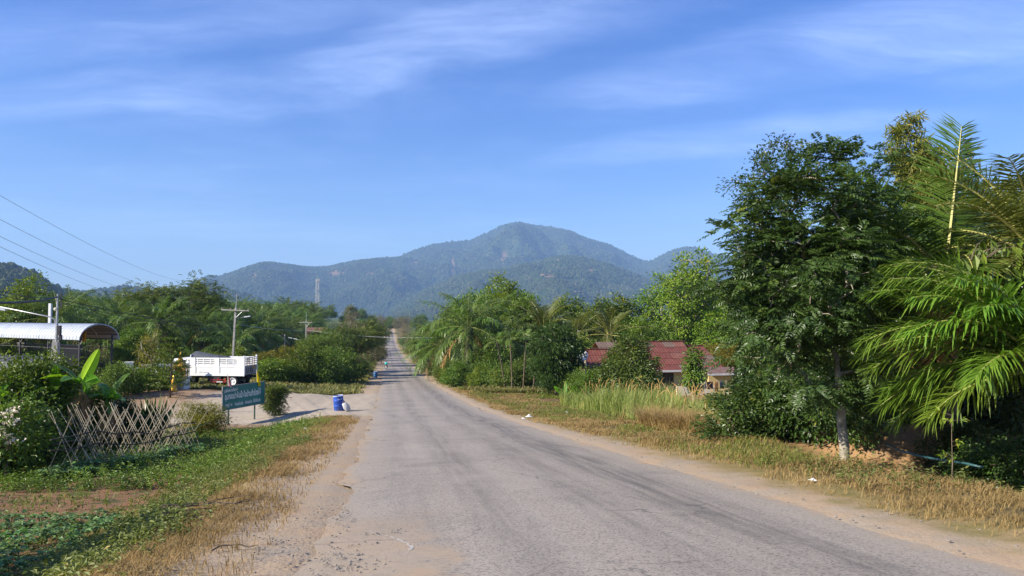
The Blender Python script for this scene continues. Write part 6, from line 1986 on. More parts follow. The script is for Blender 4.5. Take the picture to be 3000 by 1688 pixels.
ze = zof(1090, 61.5); zr = zof(1003, 65.5); zr2 = zof(1017, 65.0)
xm = 6.9      # where the main block begins
yr = 3.6
main = obj('main_roof', MB().box(((xm + xm + 4.3) / 2 - 1.2, yr, zr + 0.05), (6.9, 0.25, 0.08)).mesh('main_roof', rtile[1]), hs)
slope(xm - 4.6, xm + 4.1, -0.75, ze, yr, zr, 8, 5, main)
slope(xm - 4.6, xm + 4.1, 7.6, ze + 0.1, yr, zr, 8, 5, main)
end = obj('end_roof', MB().box((xm + 5.1, yr - 0.1, zr2 + 0.05), (2.1, 0.25, 0.08)).mesh('end_roof', rtile[1]), hs)
slope(xm + 4.1, xm + 6.2, -0.73, ze - 0.01, yr, zr2, 2, 5, end)
slope(xm + 4.1, xm + 6.2, 7.6, ze, yr, zr2, 2, 5, end)
# small left wing, gable towards the left
zl_r = zof(1024, 63); zl_e = zof(1080, 61.5)
wing = obj('wing_roof', MB().box((1.35, 1.2, zl_r + 0.04), (3.0, 0.2, 0.07)).mesh('wing_roof', rtile[0]), hs)
slope(-0.25, 2.9, -0.6, zl_e, 1.2, zl_r, 3, 3, wing)
slope(-0.25, 2.9, 3.0, zl_e, 1.2, zl_r, 3, 3, wing)
bb = MB()
for y0_ in (-0.65, 3.05):
    v = Vector((0, 1.2 - y0_, zl_r - zl_e + 0.05))
    bb.box((-0.27, (y0_ + 1.2) / 2, (zl_e + zl_r) / 2 + 0.03), (0.06, v.length, 0.24), rot=Euler((math.atan2(v.z, v.y), 0, 0)))
obj('bargeboard', bb.mesh('bargeboard', rtile[1]), wing)
# walls
def prism(pts, y0=None, x=None, th=0.12):
    n = len(pts)
    V = [(x, a, b) for a, b in pts] + [(x + th, a, b) for a, b in pts]
    F = []
    mb = MB()
    q = np.array([[k, (k + 1) % n, (k + 1) % n + n, k + n] for k in range(n)])
    mb.add(V, q)
    tri = np.array([[0, k + 1, k] for k in range(1, n - 1)] + [[n, n + k, n + k + 1] for k in range(1, n - 1)])
    mb.F.append(tri); mb.M.append(np.zeros(len(tri), np.int32))
    return mb


obj('gable', prism([(-0.3, zl_e + 0.55), (2.7, zl_e + 0.55), (1.2, zl_r - 0.1)], x=0.0).mesh('gable', M['wall_yellow']), hs)
obj('gable_band', MB().box((0.05, 1.2, zl_e + 0.32), (0.10, 3.1, 0.42)).mesh('gable_band', M['wall_cream']), hs)
obj('wall', MB().box((1.5, 1.25, zl_e / 2 - 0.1), (2.7, 2.8, zl_e + 0.4)).mesh('wall', M['wall_yellow']), hs)
obj('porch_post', MB().box((-0.02, -0.35, zl_e / 2), (0.14, 0.14, zl_e + 0.5)).mesh('porch_post', M['wall_cream']), hs)
wh = ze + 0.15
fw = MB().box((xm + 0.4, 3.5, wh / 2 - 0.2), (10.6, 7.0, wh + 0.2))
obj('wall', fw.mesh('wall', M['wall_yellow']), hs)
for x_, w_ in ((xm - 3.6, 0.9), (xm - 1.2, 0.9), (xm + 0.9, 0.9)):
    wd_ = obj('window', MB().box((x_, -0.015, wh * 0.60), (w_, 0.05, 0.95)).mesh('window', M['glass']), hs)
    obj('frame', MB().box((x_, -0.035, wh * 0.60 + 0.5), (w_ + 0.14, 0.06, 0.08)).box((x_, -0.035, wh * 0.60 - 0.5), (w_ + 0.14, 0.06, 0.08)).box((x_ - w_ / 2 - 0.03, -0.034, wh * 0.6), (0.07, 0.06, 0.92)).box((x_ + w_ / 2 + 0.03, -0.034, wh * 0.6), (0.07, 0.06, 0.92)).box((x_, -0.038, wh * 0.6), (0.05, 0.05, 0.92)).mesh('frame', M['timber']), wd_)
obj('door', MB().box((xm + 3.2, -0.02, wh * 0.42), (0.6, 0.05, wh * 0.85)).mesh('door', M['timber']), hs)
for x_ in (xm + 3.8, xm + 4.33):
    obj('pillar', MB().box((x_, -0.45, wh / 2 - 0.1), (0.46, 0.14, wh + 0.1)).mesh('pillar', M['wall_cream']), hs)
obj('gutter', MB().box((xm + 1.75, -0.83, ze + 0.0), (6.0, 0.12, 0.16)).mesh('gutter', M['gutter']), hs)
obj('porch_wall', MB().box((xm + 2.8, -1.4, 0.3), (3.6, 0.14, 1.1)).mesh('porch_wall', M['wall_cream']), hs)
# lean-to at the right end
zl2 = zof(1104, 60)
lt_ = obj('lean_to', MB().box((xm + 5.6, 0.2, zl2 / 2), (2.4, 2.0, zl2 - 0.1)).mesh('lean_to', M['wall_yellow']), hs)
o = obj('lean_to_roof', MB().add([(xm + 3.9, -1.7, zl2), (xm + 7.2, -1.7, zl2), (xm + 7.2, -0.5, zl2 + 0.55), (xm + 3.9, -0.5, zl2 + 0.55)], [[0, 1, 2, 3]]).mesh('lean_to_roof', simple('old_tin', (0.16, 0.10, 0.085), 0.8, 0.2, var=0.3)), hs)
sm = o.modifiers.new('thick', 'SOLIDIFY'); sm.thickness = 0.03
obj('fascia', MB().box((xm + 5.55, -1.74, zl2 - 0.01), (3.4, 0.06, 0.16)).mesh('fascia', M['gutter']), hs)
# satellite dish by the left gable
dp = at(1709, 1046, 61.0)
ds = thing('satellite_dish', 'white satellite dish on a mast beside the left gable', 'satellite dish', (dp.x - 0.1, dp.y, gz(dp.x, dp.y)))
zz_ = dp.z - ds.location.z
dsh = MB().lathe([(0.0, 0.0), (0.2, 0.03), (0.4, 0.12), (0.52, 0.20), (0.53, 0.22), (0.40, 0.15), (0.2, 0.06), (0.0, 0.03)], 22)
d_o = obj('dish', dsh.mesh('dish', M['white'], True), ds, (0, -0.1, zz_), (math.pi / 2 - 0.5, 0, -0.25))
obj('feed', MB().tube([(0, -0.5, 0.2), (0, 0, 0.5)], 0.015, 4).box((0, 0, 0.5), (0.08, 0.08, 0.12)).mesh('feed', M['steel']), d_o)
obj('mast', MB().tube([(0, 0, -0.1), (0, 0, zz_)], 0.035, 7).mesh('mast', M['steel']), ds)
# washing on a line
lnA = hs.matrix_basis @ Vector((xm + 2.2, -2.4, 1.35)); lnB = hs.matrix_basis @ Vector((xm + 5.2, -2.4, 1.35))
cl_ = thing('clothes_line', 'wire clothes line strung before the veranda', 'clothes line', (lnA.x, lnA.y, hz), hs.rotation_euler.z)
LL = (lnB - lnA).length
obj('line', MB().tube([(0, 0, 1.35), (LL / 2, 0, 1.28), (LL, 0, 1.35)], 0.01, 4).mesh('line', M['steel']), cl_)
for x_ in (0, LL):
    obj('post', MB().tube([(x_, 0, -0.3), (x_, 0, 1.4)], 0.03, 6).mesh('post', M['bamboo']), cl_)
for k, (x_, w_, h_, c, lb) in enumerate(((0.25, 0.42, 0.65, (0.55, 0.52, 0.50), 'pale shirt hung first on the clothes line'), (0.85, 0.5, 0.55, (0.62, 0.57, 0.54), 'cream cloth hung on the clothes line'), (1.45, 0.55, 0.6, (0.045, 0.035, 0.06), 'dark trousers hung in the middle of the clothes line'),
                                        (2.05, 0.35, 0.8, (0.42, 0.24, 0.11), 'tan cloth hung on the clothes line'), (2.6, 0.45, 0.6, (0.06, 0.07, 0.10), 'dark shirt hung last on the clothes line'))):
    V = [(w_ * (i / 4 - 0.5) * (1 + 0.15 * j / 4 * (k % 2)), 0.05 * math.sin(2.4 * i + k) * (1 - j / 4), -h_ * (1 - j / 4) - (0.05 * (i % 2) if j == 0 else 0)) for i in range(5) for j in range(5)]
    i = np.arange(4)[:, None] * 5 + np.arange(4)[None, :]
    o = obj('washing', MB().add(V, np.stack([i, i + 5, i + 6, i + 1], -1).reshape(-1, 4)).mesh('washing', cloth('washing_cloth', c), True), None, cl_.matrix_basis @ Vector((x_, -0.015, 1.31)), (0, 0, cl_.rotation_euler.z))
    sm = o.modifiers.new('thick', 'SOLIDIFY'); sm.thickness = 0.01
    tag(o, lb, 'laundry')

# ------------------------------------------------------------------ bridge in the dip, signs and posts
M['stonework'] = simple('mossy_concrete', (0.20, 0.18, 0.15), 0.9, 0.1, var=0.35, scale=2)
for sgn_, lb in ((-1, 'low dark bridge parapet on the left of the road'), (1, 'low pale bridge parapet on the right of the road')):
    x_, y_ = xy(206, sgn_ * 4.3)
    z_ = float(road_z(206))
    b = thing('bridge_parapet', lb, 'parapet', (x_, y_, z_), math.atan2(TY, TX))
    mb = MB().box((0, 0, 0.35), (9.0, 0.3, 0.9))
    obj('rail_wall', mb.mesh('rail_wall', M['stonework']), b)
    for xx in (-4.5, 4.5):
        obj('end_post', MB().box((xx, 0, 0.55), (0.5, 0.45, 1.4)).mesh('end_post', M['concrete'] if sgn_ > 0 else M['stonework']), b)


def board(label, px_, py_, d, w_, h_, name='road_sign'):
    c = at(px_, py_, d)
    zg_ = gz(c.x, c.y)
    s_ = thing(name, label, 'sign', (c.x, c.y, zg_), -0.05)
    obj('panel', MB().box((0, 0, c.z - zg_), (w_, 0.04, h_)).mesh('panel', M['white']), s_)
    for xx in (-w_ * 0.3, w_ * 0.3):
        obj('post', MB().box((xx, 0.05, (c.z - zg_) / 2 - 0.1), (0.09, 0.06, c.z - zg_ + 0.2)).mesh('post', M['concrete']), s_)
    obj('lettering', MB().box((0.1, -0.024, c.z - zg_), (w_ * 0.55, 0.004, h_ * 0.12)).mesh('lettering', M['darksteel']), s_)
    return s_


board('small white name board left of the road at the bridge', 1088, 1036, 196, 1.5, 0.62)
board('small white board right of the road at the bridge', 1217, 1029, 205, 0.95, 0.5)
for px_, d, lb in ((1257, 190, 'short white marker post on the right verge before the bridge'), (1113, 208, 'short white marker post on the left at the bridge')):
    p = on(px_, d)
    mk = thing('marker_post', lb, 'post', p)
    obj('shaft', MB().box((0, 0, 0.45), (0.22, 0.16, 1.0)).mesh('shaft', M['white']), mk)
    obj('band', MB().box((0, 0, 0.8), (0.228, 0.168, 0.14)).mesh('band', M['black']), mk)

# ------------------------------------------------------------------ scooter with two riders
s0, u0 = su(*on(1133, 134).to_2d())
mx_, my_ = xy(s0, u0)
mz_ = float(road_z(s0)) + 0.045
heading = math.atan2(TY, TX)
bk = thing('scooter', 'small scooter with riders going away down the road', 'scooter', (mx_, my_, mz_), heading)
M['scoot'] = simple('scooter_plastic', (0.60, 0.58, 0.55), 0.35, 0.5)
for x_ in (-0.60, 0.62):
    wv = obj('wheel', MB().lathe([(0.19, -0.045), (0.26, -0.045), (0.285, 0), (0.26, 0.045), (0.19, 0.045)], 18).mesh('wheel', M['black'], True), bk, (x_, 0, 0.285), (math.pi / 2, 0, 0))
    obj('rim', MB().lathe([(0.0, -0.03), (0.06, -0.04), (0.18, -0.02), (0.195, -0.05), (0.195, 0.05), (0.18, 0.02), (0.06, 0.04), (0, 0.03)], 14).mesh('rim', M['steel']), wv)
obj('body', MB().tube([(-0.85, 0, 0.72), (-0.5, 0, 0.66), (-0.1, 0, 0.50), (0.2, 0, 0.36), (0.42, 0, 0.55), (0.55, 0, 0.95)], [0.08, 0.15, 0.14, 0.10, 0.13, 0.07], 9).mesh('body', M['scoot'], True), bk)
obj('seat', MB().tube([(-0.75, 0, 0.80), (-0.4, 0, 0.80), (0.02, 0, 0.76)], [0.09, 0.13, 0.11], 8).mesh('seat', M['black'], True), bk)
obj('rear_mudguard', MB().tube([(-0.92, 0, 0.40), (-0.86, 0, 0.60), (-0.6, 0, 0.64)], [0.06, 0.08, 0.08], 7).mesh('rear_mudguard', M['white'], True), bk)
obj('handlebar', MB().tube([(0.46, -0.33, 1.02), (0.54, 0, 0.98), (0.46, 0.33, 1.02)], 0.022, 6).mesh('handlebar', M['darksteel']), bk)
obj('tail_lamp', MB().box((-0.94, 0, 0.70), (0.05, 0.16, 0.09)).mesh('tail_lamp', M['red']), bk)
obj('fork', MB().tube([(0.55, 0, 0.95), (0.63, 0, 0.29)], 0.04, 6).mesh('fork', M['darksteel']), bk)


def rider(label, x0, shirt, trousers, seatz=0.86, reach=0.45, dy=0.0):
    """seated person as one skinned body"""
    nodes = {'pel': (x0, 0, seatz + 0.02), 'bel': (x0 - 0.02, 0, seatz + 0.2), 'che': (x0 + 0.02, 0, seatz + 0.42), 'nek': (x0 + 0.06, 0, seatz + 0.57), 'hed': (x0 + 0.09, 0, seatz + 0.68), 'crn': (x0 + 0.09, 0, seatz + 0.78)}
    rad = {'pel': 0.15, 'bel': 0.13, 'che': 0.15, 'nek': 0.055, 'hed': 0.085, 'crn': 0.075}
    ed = [('pel', 'bel'), ('bel', 'che'), ('che', 'nek'), ('nek', 'hed'), ('hed', 'crn')]
    for s_, k in ((-1, 'l'), (1, 'r')):
        nodes.update({'sh' + k: (x0 + 0.02, s_ * 0.19, seatz + 0.47), 'el' + k: (x0 + reach * 0.45, s_ * 0.28, seatz + 0.24), 'ha' + k: (x0 + reach, s_ * 0.28, seatz + 0.18),
                      'hi' + k: (x0 + 0.06, s_ * 0.11, seatz), 'kn' + k: (x0 + 0.42, s_ * 0.20, seatz - 0.10), 'an' + k: (x0 + 0.28, s_ * 0.20, seatz - 0.48), 'to' + k: (x0 + 0.44, s_ * 0.21, seatz - 0.53)})
        rad.update({'sh' + k: 0.07, 'el' + k: 0.05, 'ha' + k: 0.04, 'hi' + k: 0.10, 'kn' + k: 0.075, 'an' + k: 0.05, 'to' + k: 0.04})
        ed += [('che', 'sh' + k), ('sh' + k, 'el' + k), ('el' + k, 'ha' + k), ('pel', 'hi' + k), ('hi' + k, 'kn' + k), ('kn' + k, 'an' + k), ('an' + k, 'to' + k)]
    names = list(nodes)
    me = bpy.data.meshes.new('body')
    me.from_pydata([nodes[n_] for n_ in names], [(names.index(a), names.index(b)) for a, b in ed], [])
    for m_ in (shirt, trousers, M['skin'], M['hair']):
        me.materials.append(m_)
    tmp = bpy.data.objects.new('tmp', me); COL.objects.link(tmp)
    sk = tmp.modifiers.new('skin', 'SKIN'); ss = tmp.modifiers.new('sub', 'SUBSURF'); ss.levels = 1; ss.render_levels = 1
    for i, n_ in enumerate(names):
        v = me.skin_vertices[0].data[i]; v.radius = (rad[n_], rad[n_]); v.use_root = (n_ == 'pel')
    bpy.context.view_layer.update()
    dg = bpy.context.evaluated_depsgraph_get()
    bm_ = bpy.data.meshes.new_from_object(tmp.evaluated_get(dg))
    bpy.data.objects.remove(tmp)
    bm_.materials.clear()
    for m_ in (shirt, trousers, M['skin'], M['hair']):
        bm_.materials.append(m_)
    for p_ in bm_.polygons:
        c = p_.center
        h_ = c.z - seatz
        p_.material_index = 2 if h_ > 0.54 else (0 if h_ > 0.06 else 1)
        if h_ > 0.60 and (c.x < x0 + 0.10 or h_ > 0.76):
            p_.material_index = 3
        if 0.06 < h_ < 0.24 and c.x > x0 + reach * 0.55:
            p_.material_index = 2
        p_.use_smooth = True
    t = thing('person', label, 'person', (mx_, my_, mz_), heading)
    obj('body', bm_, t, (0, dy, 0))
    return t


M['skin'] = simple('skin', (0.32, 0.18, 0.11), 0.6, 0.3)
M['hair'] = simple('black_hair', (0.012, 0.011, 0.012), 0.5, 0.4)
rider('person in a pale shirt driving the scooter', 0.0, simple('pale_shirt', (0.62, 0.56, 0.44), 0.8, 0.2), simple('dark_trousers', (0.03, 0.03, 0.04), 0.8, 0.2), 0.84, 0.46)
rider('person in a turquoise shirt riding behind the driver', -0.40, simple('turquoise_shirt', (0.06, 0.55, 0.50), 0.8, 0.2), simple('black_trousers', (0.02, 0.02, 0.024), 0.8, 0.2), 0.88, 0.30)
# ------------------------------------------------------------------ grass and weeds
def blades(rng_, P, h, w_, lean, v, mb, bend=0.5):
    n = len(P)
    a = rng_.uniform(0, 6.283, n)
    d = np.stack([np.cos(a), np.sin(a), np.zeros(n)], -1)
    sd = np.stack([-np.sin(a), np.cos(a), np.zeros(n)], -1)
    ln = (lean * rng_.uniform(0.3, 1.5, n) * h)[:, None]
    h = h[:, None]
    up = np.array([0, 0, 1.0])
    p1 = P + d * ln * 0.35 + up * h * 0.6
    p2 = P + d * ln * (1 + bend) + up * h * 0.98
    V = np.stack([P - sd * w_ * 0.5, P + sd * w_ * 0.5, p1 + sd * w_ * 0.4, p1 - sd * w_ * 0.4, p2], 1).reshape(-1, 3)
    b = np.arange(n)[:, None] * 5
    n0 = mb.n
    mb.add(V, b + np.array([[0, 1, 2, 3]]), np.repeat(v, 5))
    mb.F.append(b + np.array([[3, 2, 4]]) + n0); mb.M.append(np.zeros(n, np.int32))


def scatter(rng_, n, s0, s1, u0, u1, power=1.6):
    """points in road coordinates, denser towards the camera"""
    f = rng_.random(n) ** power
    s = s0 + (s1 - s0) * f
    u = rng_.uniform(u0, u1, n)
    x, y = xy(s, u)
    return s, u, x, y


rg = np.random.default_rng(404)


def grass_strip(name, label, mat, n, s0, s1, u0, u1, h, w0, lean, mask, power=1.7):
    s, u, x, y = scatter(rg, n, s0, s1, u0, u1, power)
    k = mask(s, u, x, y) > rg.random(n)
    s, u, x, y = s[k], u[k], x[k], y[k]
    z = terrain(x, y)
    n = len(s)
    d = np.maximum(y, 3)
    hh = h * rg.uniform(0.35, 1.5, n) * (0.5 + 1.0 * fbm(x * 1.1, y * 1.1, 55, 2))
    ww = w0 * (0.6 + d / 16.0) * rg.uniform(0.7, 1.3, n)
    v = np.clip(fbm(x * 0.6, y * 0.6, 66, 3) * 0.9 + rg.normal(0, 0.18, n) - 0.05, 0, 1)
    mb = MB()
    blades(rg, np.stack([x, y, z - 0.01], -1), hh, ww[:, None], lean, v, mb)
    o = obj(name, mb.mesh(name, [mat])); tag(o, label, None, None, 'stuff')
    return o


def band(u, a, b, soft=0.5):
    return sstep(u, a - soft, a + soft) * (1 - sstep(u, b - soft, b + soft))


def nj(x, y, k=0.7, amp=1.6, seed=71):
    return (fbm(x * k, y * k, seed, 3) - 0.5) * amp


notapron = lambda s, u: 1 - sstep(s, 34.0 - np.minimum(u, 0) * 0.30, 36.5 - np.minimum(u, 0) * 0.38) * (1 - sstep(s, 64, 67)) * (u < -3)
# dry straw verges, green bank grass
grass_strip('dry_grass', 'short dry straw grass along the left shoulder', M['lf_straw'], 210000, 3, 60, -8.0, -3.5, 0.085, 0.007, 0.9,
            lambda s, u, x, y: (band(-u + nj(x, y, 0.7, 1.2), 3.9, 5.3, 0.4) * (0.35 + 0.6 * sstep(fbm(x * 1.3, y * 1.3, 72, 3), 0.36, 0.6)) + 0.14 * band(-u, 3.4, 9, 0.3)) * notapron(s, u))
grass_strip('dry_grass', 'short dry straw grass along the right shoulder', M['lf_straw'], 190000, 4, 70, 3.6, 9.0, 0.10, 0.008, 0.9,
            lambda s, u, x, y: band(u + nj(x, y, 0.7, 1.6, 75), 4.15, np.where(s < 26, 7.4, 8.5), 0.5) * (0.25 + 0.75 * sstep(fbm(x * 1.1, y * 1.1, 76, 3), 0.38, 0.62)))
grass_strip('green_grass', 'green grass and ground cover on the left bank', M['lf_grass'], 170000, 4, 62, -16, -4.6, 0.15, 0.010, 0.7,
            lambda s, u, x, y: band(-u + nj(x, y, 0.5, 2.4, 77), 5.1, 30, 0.8) * (0.3 + 0.7 * sstep(fbm(x * 0.9, y * 0.9, 78, 3), 0.38, 0.6)) * notapron(s, u) * (0.16 + 0.84 * sstep(s, 14, 30)) * np.where((s < 30) & (u < -7.6), 0.35, 1.0))
grass_strip('green_grass', 'green patches of grass on the right verge', M['lf_grass'], 120000, 4, 75, 4.0, 13, 0.15, 0.010, 0.8,
            lambda s, u, x, y: np.where(s < 24, band(u, 4.6, 6.8, 0.5), band(u, 4.6, 30, 0.5)) * sstep(fbm(x * 0.7, y * 0.7, 79, 3), 0.40, 0.58) * np.where(s > 24, 1.0, 0.85))
grass_strip('green_grass', 'grass under the roadside shrubs and palms farther on', M['lf_dullgrass'], 70000, 62, 330, -34, -3.6, 0.26, 0.026, 0.8,
            lambda s, u, x, y: sstep(-u + nj(x, y), 4.4, 5.5), 1.8)
grass_strip('green_grass', 'grass on the right verge beside the oil palms', M['lf_dullgrass'], 70000, 60, 330, 3.6, 40, 0.34, 0.026, 0.7,
            lambda s, u, x, y: sstep(u + nj(x, y), 4.6, 5.8), 1.8)

# tall plumed grass before the house
n = 26000
px_ = rg.uniform(1640, 2110, n); d = 24 + 24 * rg.random(n) ** 1.1
x = (px_ - 1500) / FPX * d / CT
y = d
s, u = su(x, y)
k = (u > 8.6 + nj(x, y, 0.4, 2.0, 81)) & (fbm(x * 0.5, y * 0.5, 83, 2) + 0.3 > rg.random(n) * 0.9)
x, y = x[k], y[k]
z = terrain(x, y)
mb = MB()
hh = rg.uniform(0.5, 1.6, len(x)) * (0.3 + 1.0 * fbm(x * 0.45, y * 0.45, 85, 2)) * (1 - 0.4 * sstep(1500 + FPX * x / y, 1950, 2030)) * 1.1
blades(rg, np.stack([x, y, z], -1), hh, 0.028, 0.35, np.clip(rg.normal(0.5, 0.25, len(x)), 0, 1), mb)
o = obj('tall_grass', mb.mesh('tall_grass', [M['lf_reed']])); tag(o, 'tall green grass before the house', None, None, 'stuff')
k = rg.random(len(x)) < 0.008
mb = MB()
bx, by, bz, bh = x[k], y[k], z[k], hh[k]
for q in range(len(bx)):
    h = 0.75 + 0.65 * rg.random() + bh[q] * 0.25
    le = rg.normal(0, 0.16, 2)
    P = np.array([[bx[q], by[q], bz[q]], [bx[q] + le[0] * 0.4, by[q] + le[1] * 0.4, bz[q] + h * 0.6], [bx[q] + le[0], by[q] + le[1], bz[q] + h], [bx[q] + le[0] * 1.5, by[q] + le[1] * 1.5, bz[q] + h + 0.18], [bx[q] + le[0] * 2.1, by[q] + le[1] * 2.1, bz[q] + h + 0.32]])
    mb.tube(P, [0.005, 0.004, 0.008, 0.018, 0.003], 4, rg.random(), 0, cap=False)
o = obj('grass_plumes', mb.mesh('grass_plumes', [M['plume']])); tag(o, 'straw coloured plumes nodding over the tall grass', None, None, 'stuff')
# golden dead grass in front of it
n = 30000
px_ = rg.uniform(1680, 2120, n); d = 19 + 9 * rg.random(n)
x = (px_ - 1500) / FPX * d / CT; y = d
s, u = su(x, y)
k = (u > 6.6) & (fbm(x * 0.5, y * 0.5, 87, 2) > 0.36)
x, y = x[k], y[k]; z = terrain(x, y)
mb = MB(); blades(rg, np.stack([x, y, z], -1), rg.uniform(0.3, 0.95, len(x)), 0.018, 0.8, np.clip(rg.normal(0.4, 0.2, len(x)), 0, 1), mb)
o = obj('dead_grass', mb.mesh('dead_grass', [M['lf_straw']])); tag(o, 'golden dead grass leaning before the tall green grass', None, None, 'stuff')


# leafy weeds on the left bank
def weeds(name, label, mat, n, area, mask, L, h):
    s, u, x, y = scatter(rg, n, *area, 1.4)
    k = mask(s, u, x, y) > rg.random(n)
    x, y = x[k], y[k]
    z = terrain(x, y)
    n = len(x)
    m_ = 9
    P = np.repeat(np.stack([x, y, z], -1), m_, 0)
    hh = np.repeat(h * rg.uniform(0.3, 1.3, n), m_)
    tt = np.tile(np.linspace(0.15, 1, m_), n)
    P = P + np.stack([rg.normal(0, 0.02, n * m_), rg.normal(0, 0.02, n * m_), hh * tt], -1)
    D = rg.normal(0, 1, (n * m_, 3)) * np.array([1, 1, 0.35]) + np.array([0, 0, 0.15])
    mb = MB()
    cv = np.repeat(np.clip(fbm(x * 0.8, y * 0.8, 91, 2) * 1.2 - 0.1, 0, 1), m_)
    leaves(mb, P, D, np.array([0, 0, 1.0]) + rg.normal(0, 0.35, (n * m_, 3)), L * rg.uniform(0.6, 1.3, n * m_), L * 0.45, np.clip(cv * 0.7 + 0.35 * rg.random(n * m_), 0, 1))
    o = obj(name, mb.mesh(name, [mat])); tag(o, label, None, None, 'stuff')


weeds('weeds', 'leafy green weeds on the bank between road and garden', M['lf_weed'], 7500, (4, 24, -8.5, -4.2), lambda s, u, x, y: band(-u + nj(x, y, 0.6, 1.2, 93), 4.9, 6.8, 0.4) * sstep(fbm(x * 0.7, y * 0.7, 94, 3), 0.36, 0.55), 0.075, 0.22)
weeds('weeds', 'low creeping plants below the sign board', M['lf_mid'], 5200, (20, 42, -18, -4.8), lambda s, u, x, y: band(-u + nj(x, y, 0.5, 1.6, 95), 6.0, 20, 0.6) * (s < 36 - np.minimum(u, 0) * 0.25), 0.10, 0.35)
weeds('weeds', 'scattered green weeds on the right verge', M['lf_weed'], 1500, (6, 40, 4.6, 8.5), lambda s, u, x, y: sstep(fbm(x * 0.5, y * 0.5, 97, 3), 0.52, 0.66), 0.08, 0.25)
weeds('weeds', 'dark green ground plants in the garden furrow', M['lf_mid'], 4200, (5, 30, -13, -6.0), lambda s, u, x, y: band(-u + nj(x, y, 0.5, 0.8, 98), 6.5, 7.5, 0.4) * 0.9 + 0.3, 0.08, 0.16)


# bean plants in rows, each a plant of its own
bean_me = []
for q in range(4):
    r_ = np.random.default_rng(500 + q)
    lf, st = MB(), MB()
    n = 16
    for k in range(n):
        a = r_.uniform(0, 6.28); e = np.array([math.cos(a) * r_.uniform(0.05, 0.2), math.sin(a) * r_.uniform(0.05, 0.2), r_.uniform(0.12, 0.34)])
        st.tube([(0, 0, 0), e * np.array([0.4, 0.4, 0.7]), e], [0.006, 0.005, 0.003], 3, cap=False)
        for j in (-0.9, 0, 0.9):
            b = a + j
            leaves(lf, e[None, :], np.array([[math.cos(b), math.sin(b), 0.1 - 0.3 * r_.random()]]), np.array([[0, 0, 1.0]]) + r_.normal(0, 0.25, (1, 3)), 0.13 * r_.uniform(0.8, 1.2), 0.095, r_.random(1), 0, 0.12, 0.15)
    bean_me.append((st.mesh('stem', M['lf_bean'], True), lf.mesh('foliage', [M['lf_bean']])))
rb_ = random.Random(66)
cnt = 0
for row in range(6):
    for k in range(15):
        sr = 9.6 + k * 0.40 + rb_.uniform(-0.12, 0.12)
        ur = -7.3 - row * 0.45 + rb_.uniform(-0.1, 0.1)
        x, y = xy(sr, ur)
        px_ = 1500 + FPX * x / y
        if px_ > 345 or px_ < -50:
            continue
        t = thing('bean_plant', 'leafy bean plant in the vegetable bed at the lower left', 'plant', (x, y, gz(x, y)), rb_.uniform(0, 6.28), rb_.uniform(0.55, 0.9), 'bean plants in the vegetable bed')
        a, b = bean_me[rb_.randrange(4)]
        obj('stem', a, t); obj('foliage', b, t); cnt += 1
for k in range(34):
    f = k / 33
    c = A_.lerp(B_, f) + Vector((rb_.uniform(0.1, 0.9), rb_.uniform(-1.1, -0.2), 0))
    t = thing('bean_plant', 'young climbing bean plant at the foot of the stick trellis', 'plant', (c.x, c.y, gz(c.x, c.y)), rb_.uniform(0, 6.28), rb_.uniform(0.9, 1.5), 'bean plants under the trellis')
    a, b = bean_me[rb_.randrange(4)]
    obj('stem', a, t); obj('foliage', b, t)

# hose lying down the bank
P = [at(2598, 1303, 15.8), at(2640, 1322, 15.2), at(2700, 1338, 14.6), at(2760, 1348, 14.0), at(2830, 1358, 13.4), at(2880, 1370, 13.0)]
P = [Vector((p_.x, p_.y, max(p_.z, gz(p_.x, p_.y) + 0.03))) for p_ in P]
o = obj('hose', MB().tube([tuple(p_) for p_ in P], 0.024, 8).mesh('hose', simple('green_hose', (0.03, 0.085, 0.09), 0.4, 0.4), True)); tag(o, 'blue green hose pipe lying down the earth bank', 'hose')

# stones, dry sticks and litter near the road
st_me = []
for q in range(5):
    r_ = np.random.default_rng(700 + q)
    th = np.linspace(0, 2 * np.pi, 7, endpoint=False)
    prof = [(0.5, 0.0), (0.9, 0.25), (0.7, 0.55), (0.15, 0.7)]
    V = np.concatenate([np.stack([np.cos(th) * a * r_.uniform(0.7, 1.25, 7), np.sin(th) * a * r_.uniform(0.7, 1.25, 7), np.full(7, b)], -1) for a, b in prof])
    i = np.arange(3)[:, None] * 7; j = np.arange(7)[None, :]; j2 = (j + 1) % 7
    F = np.stack([i + j, i + j2, i + 7 + j2, i + 7 + j], -1).reshape(-1, 4)
    mb = MB().add(V, F); mb.F.append(np.array([[21, 21 + k, 22 + k] for k in range(1, 6)])); mb.M.append(np.zeros(5, np.int32))
    st_me.append(mb)
M['pebble'] = simple('pebble', (0.21, 0.185, 0.155), 0.9, 0.2, var=0.4, scale=0.6)
gv = MB()
n = 2600
s, u, x, y = scatter(rg, n, 3.5, 26, -6.2, 6.0, 1.8)
k = (np.abs(u) > 2.7) & (np.abs(u) < 5.6)
for q in np.nonzero(k)[0]:
    sc = 0.006 + 0.022 * rg.random() ** 4
    gv.merge(st_me[rg.integers(5)], Matrix.Translation((x[q], y[q], gz(x[q], y[q]) - sc * 0.15 if abs(u[q]) > 3.4 else max(gz(x[q], y[q]), float(road_z(s[q])) + 0.012))) @ Matrix.Rotation(rg.random() * 6.28, 4, 'Z') @ Matrix.Scale(sc, 4))
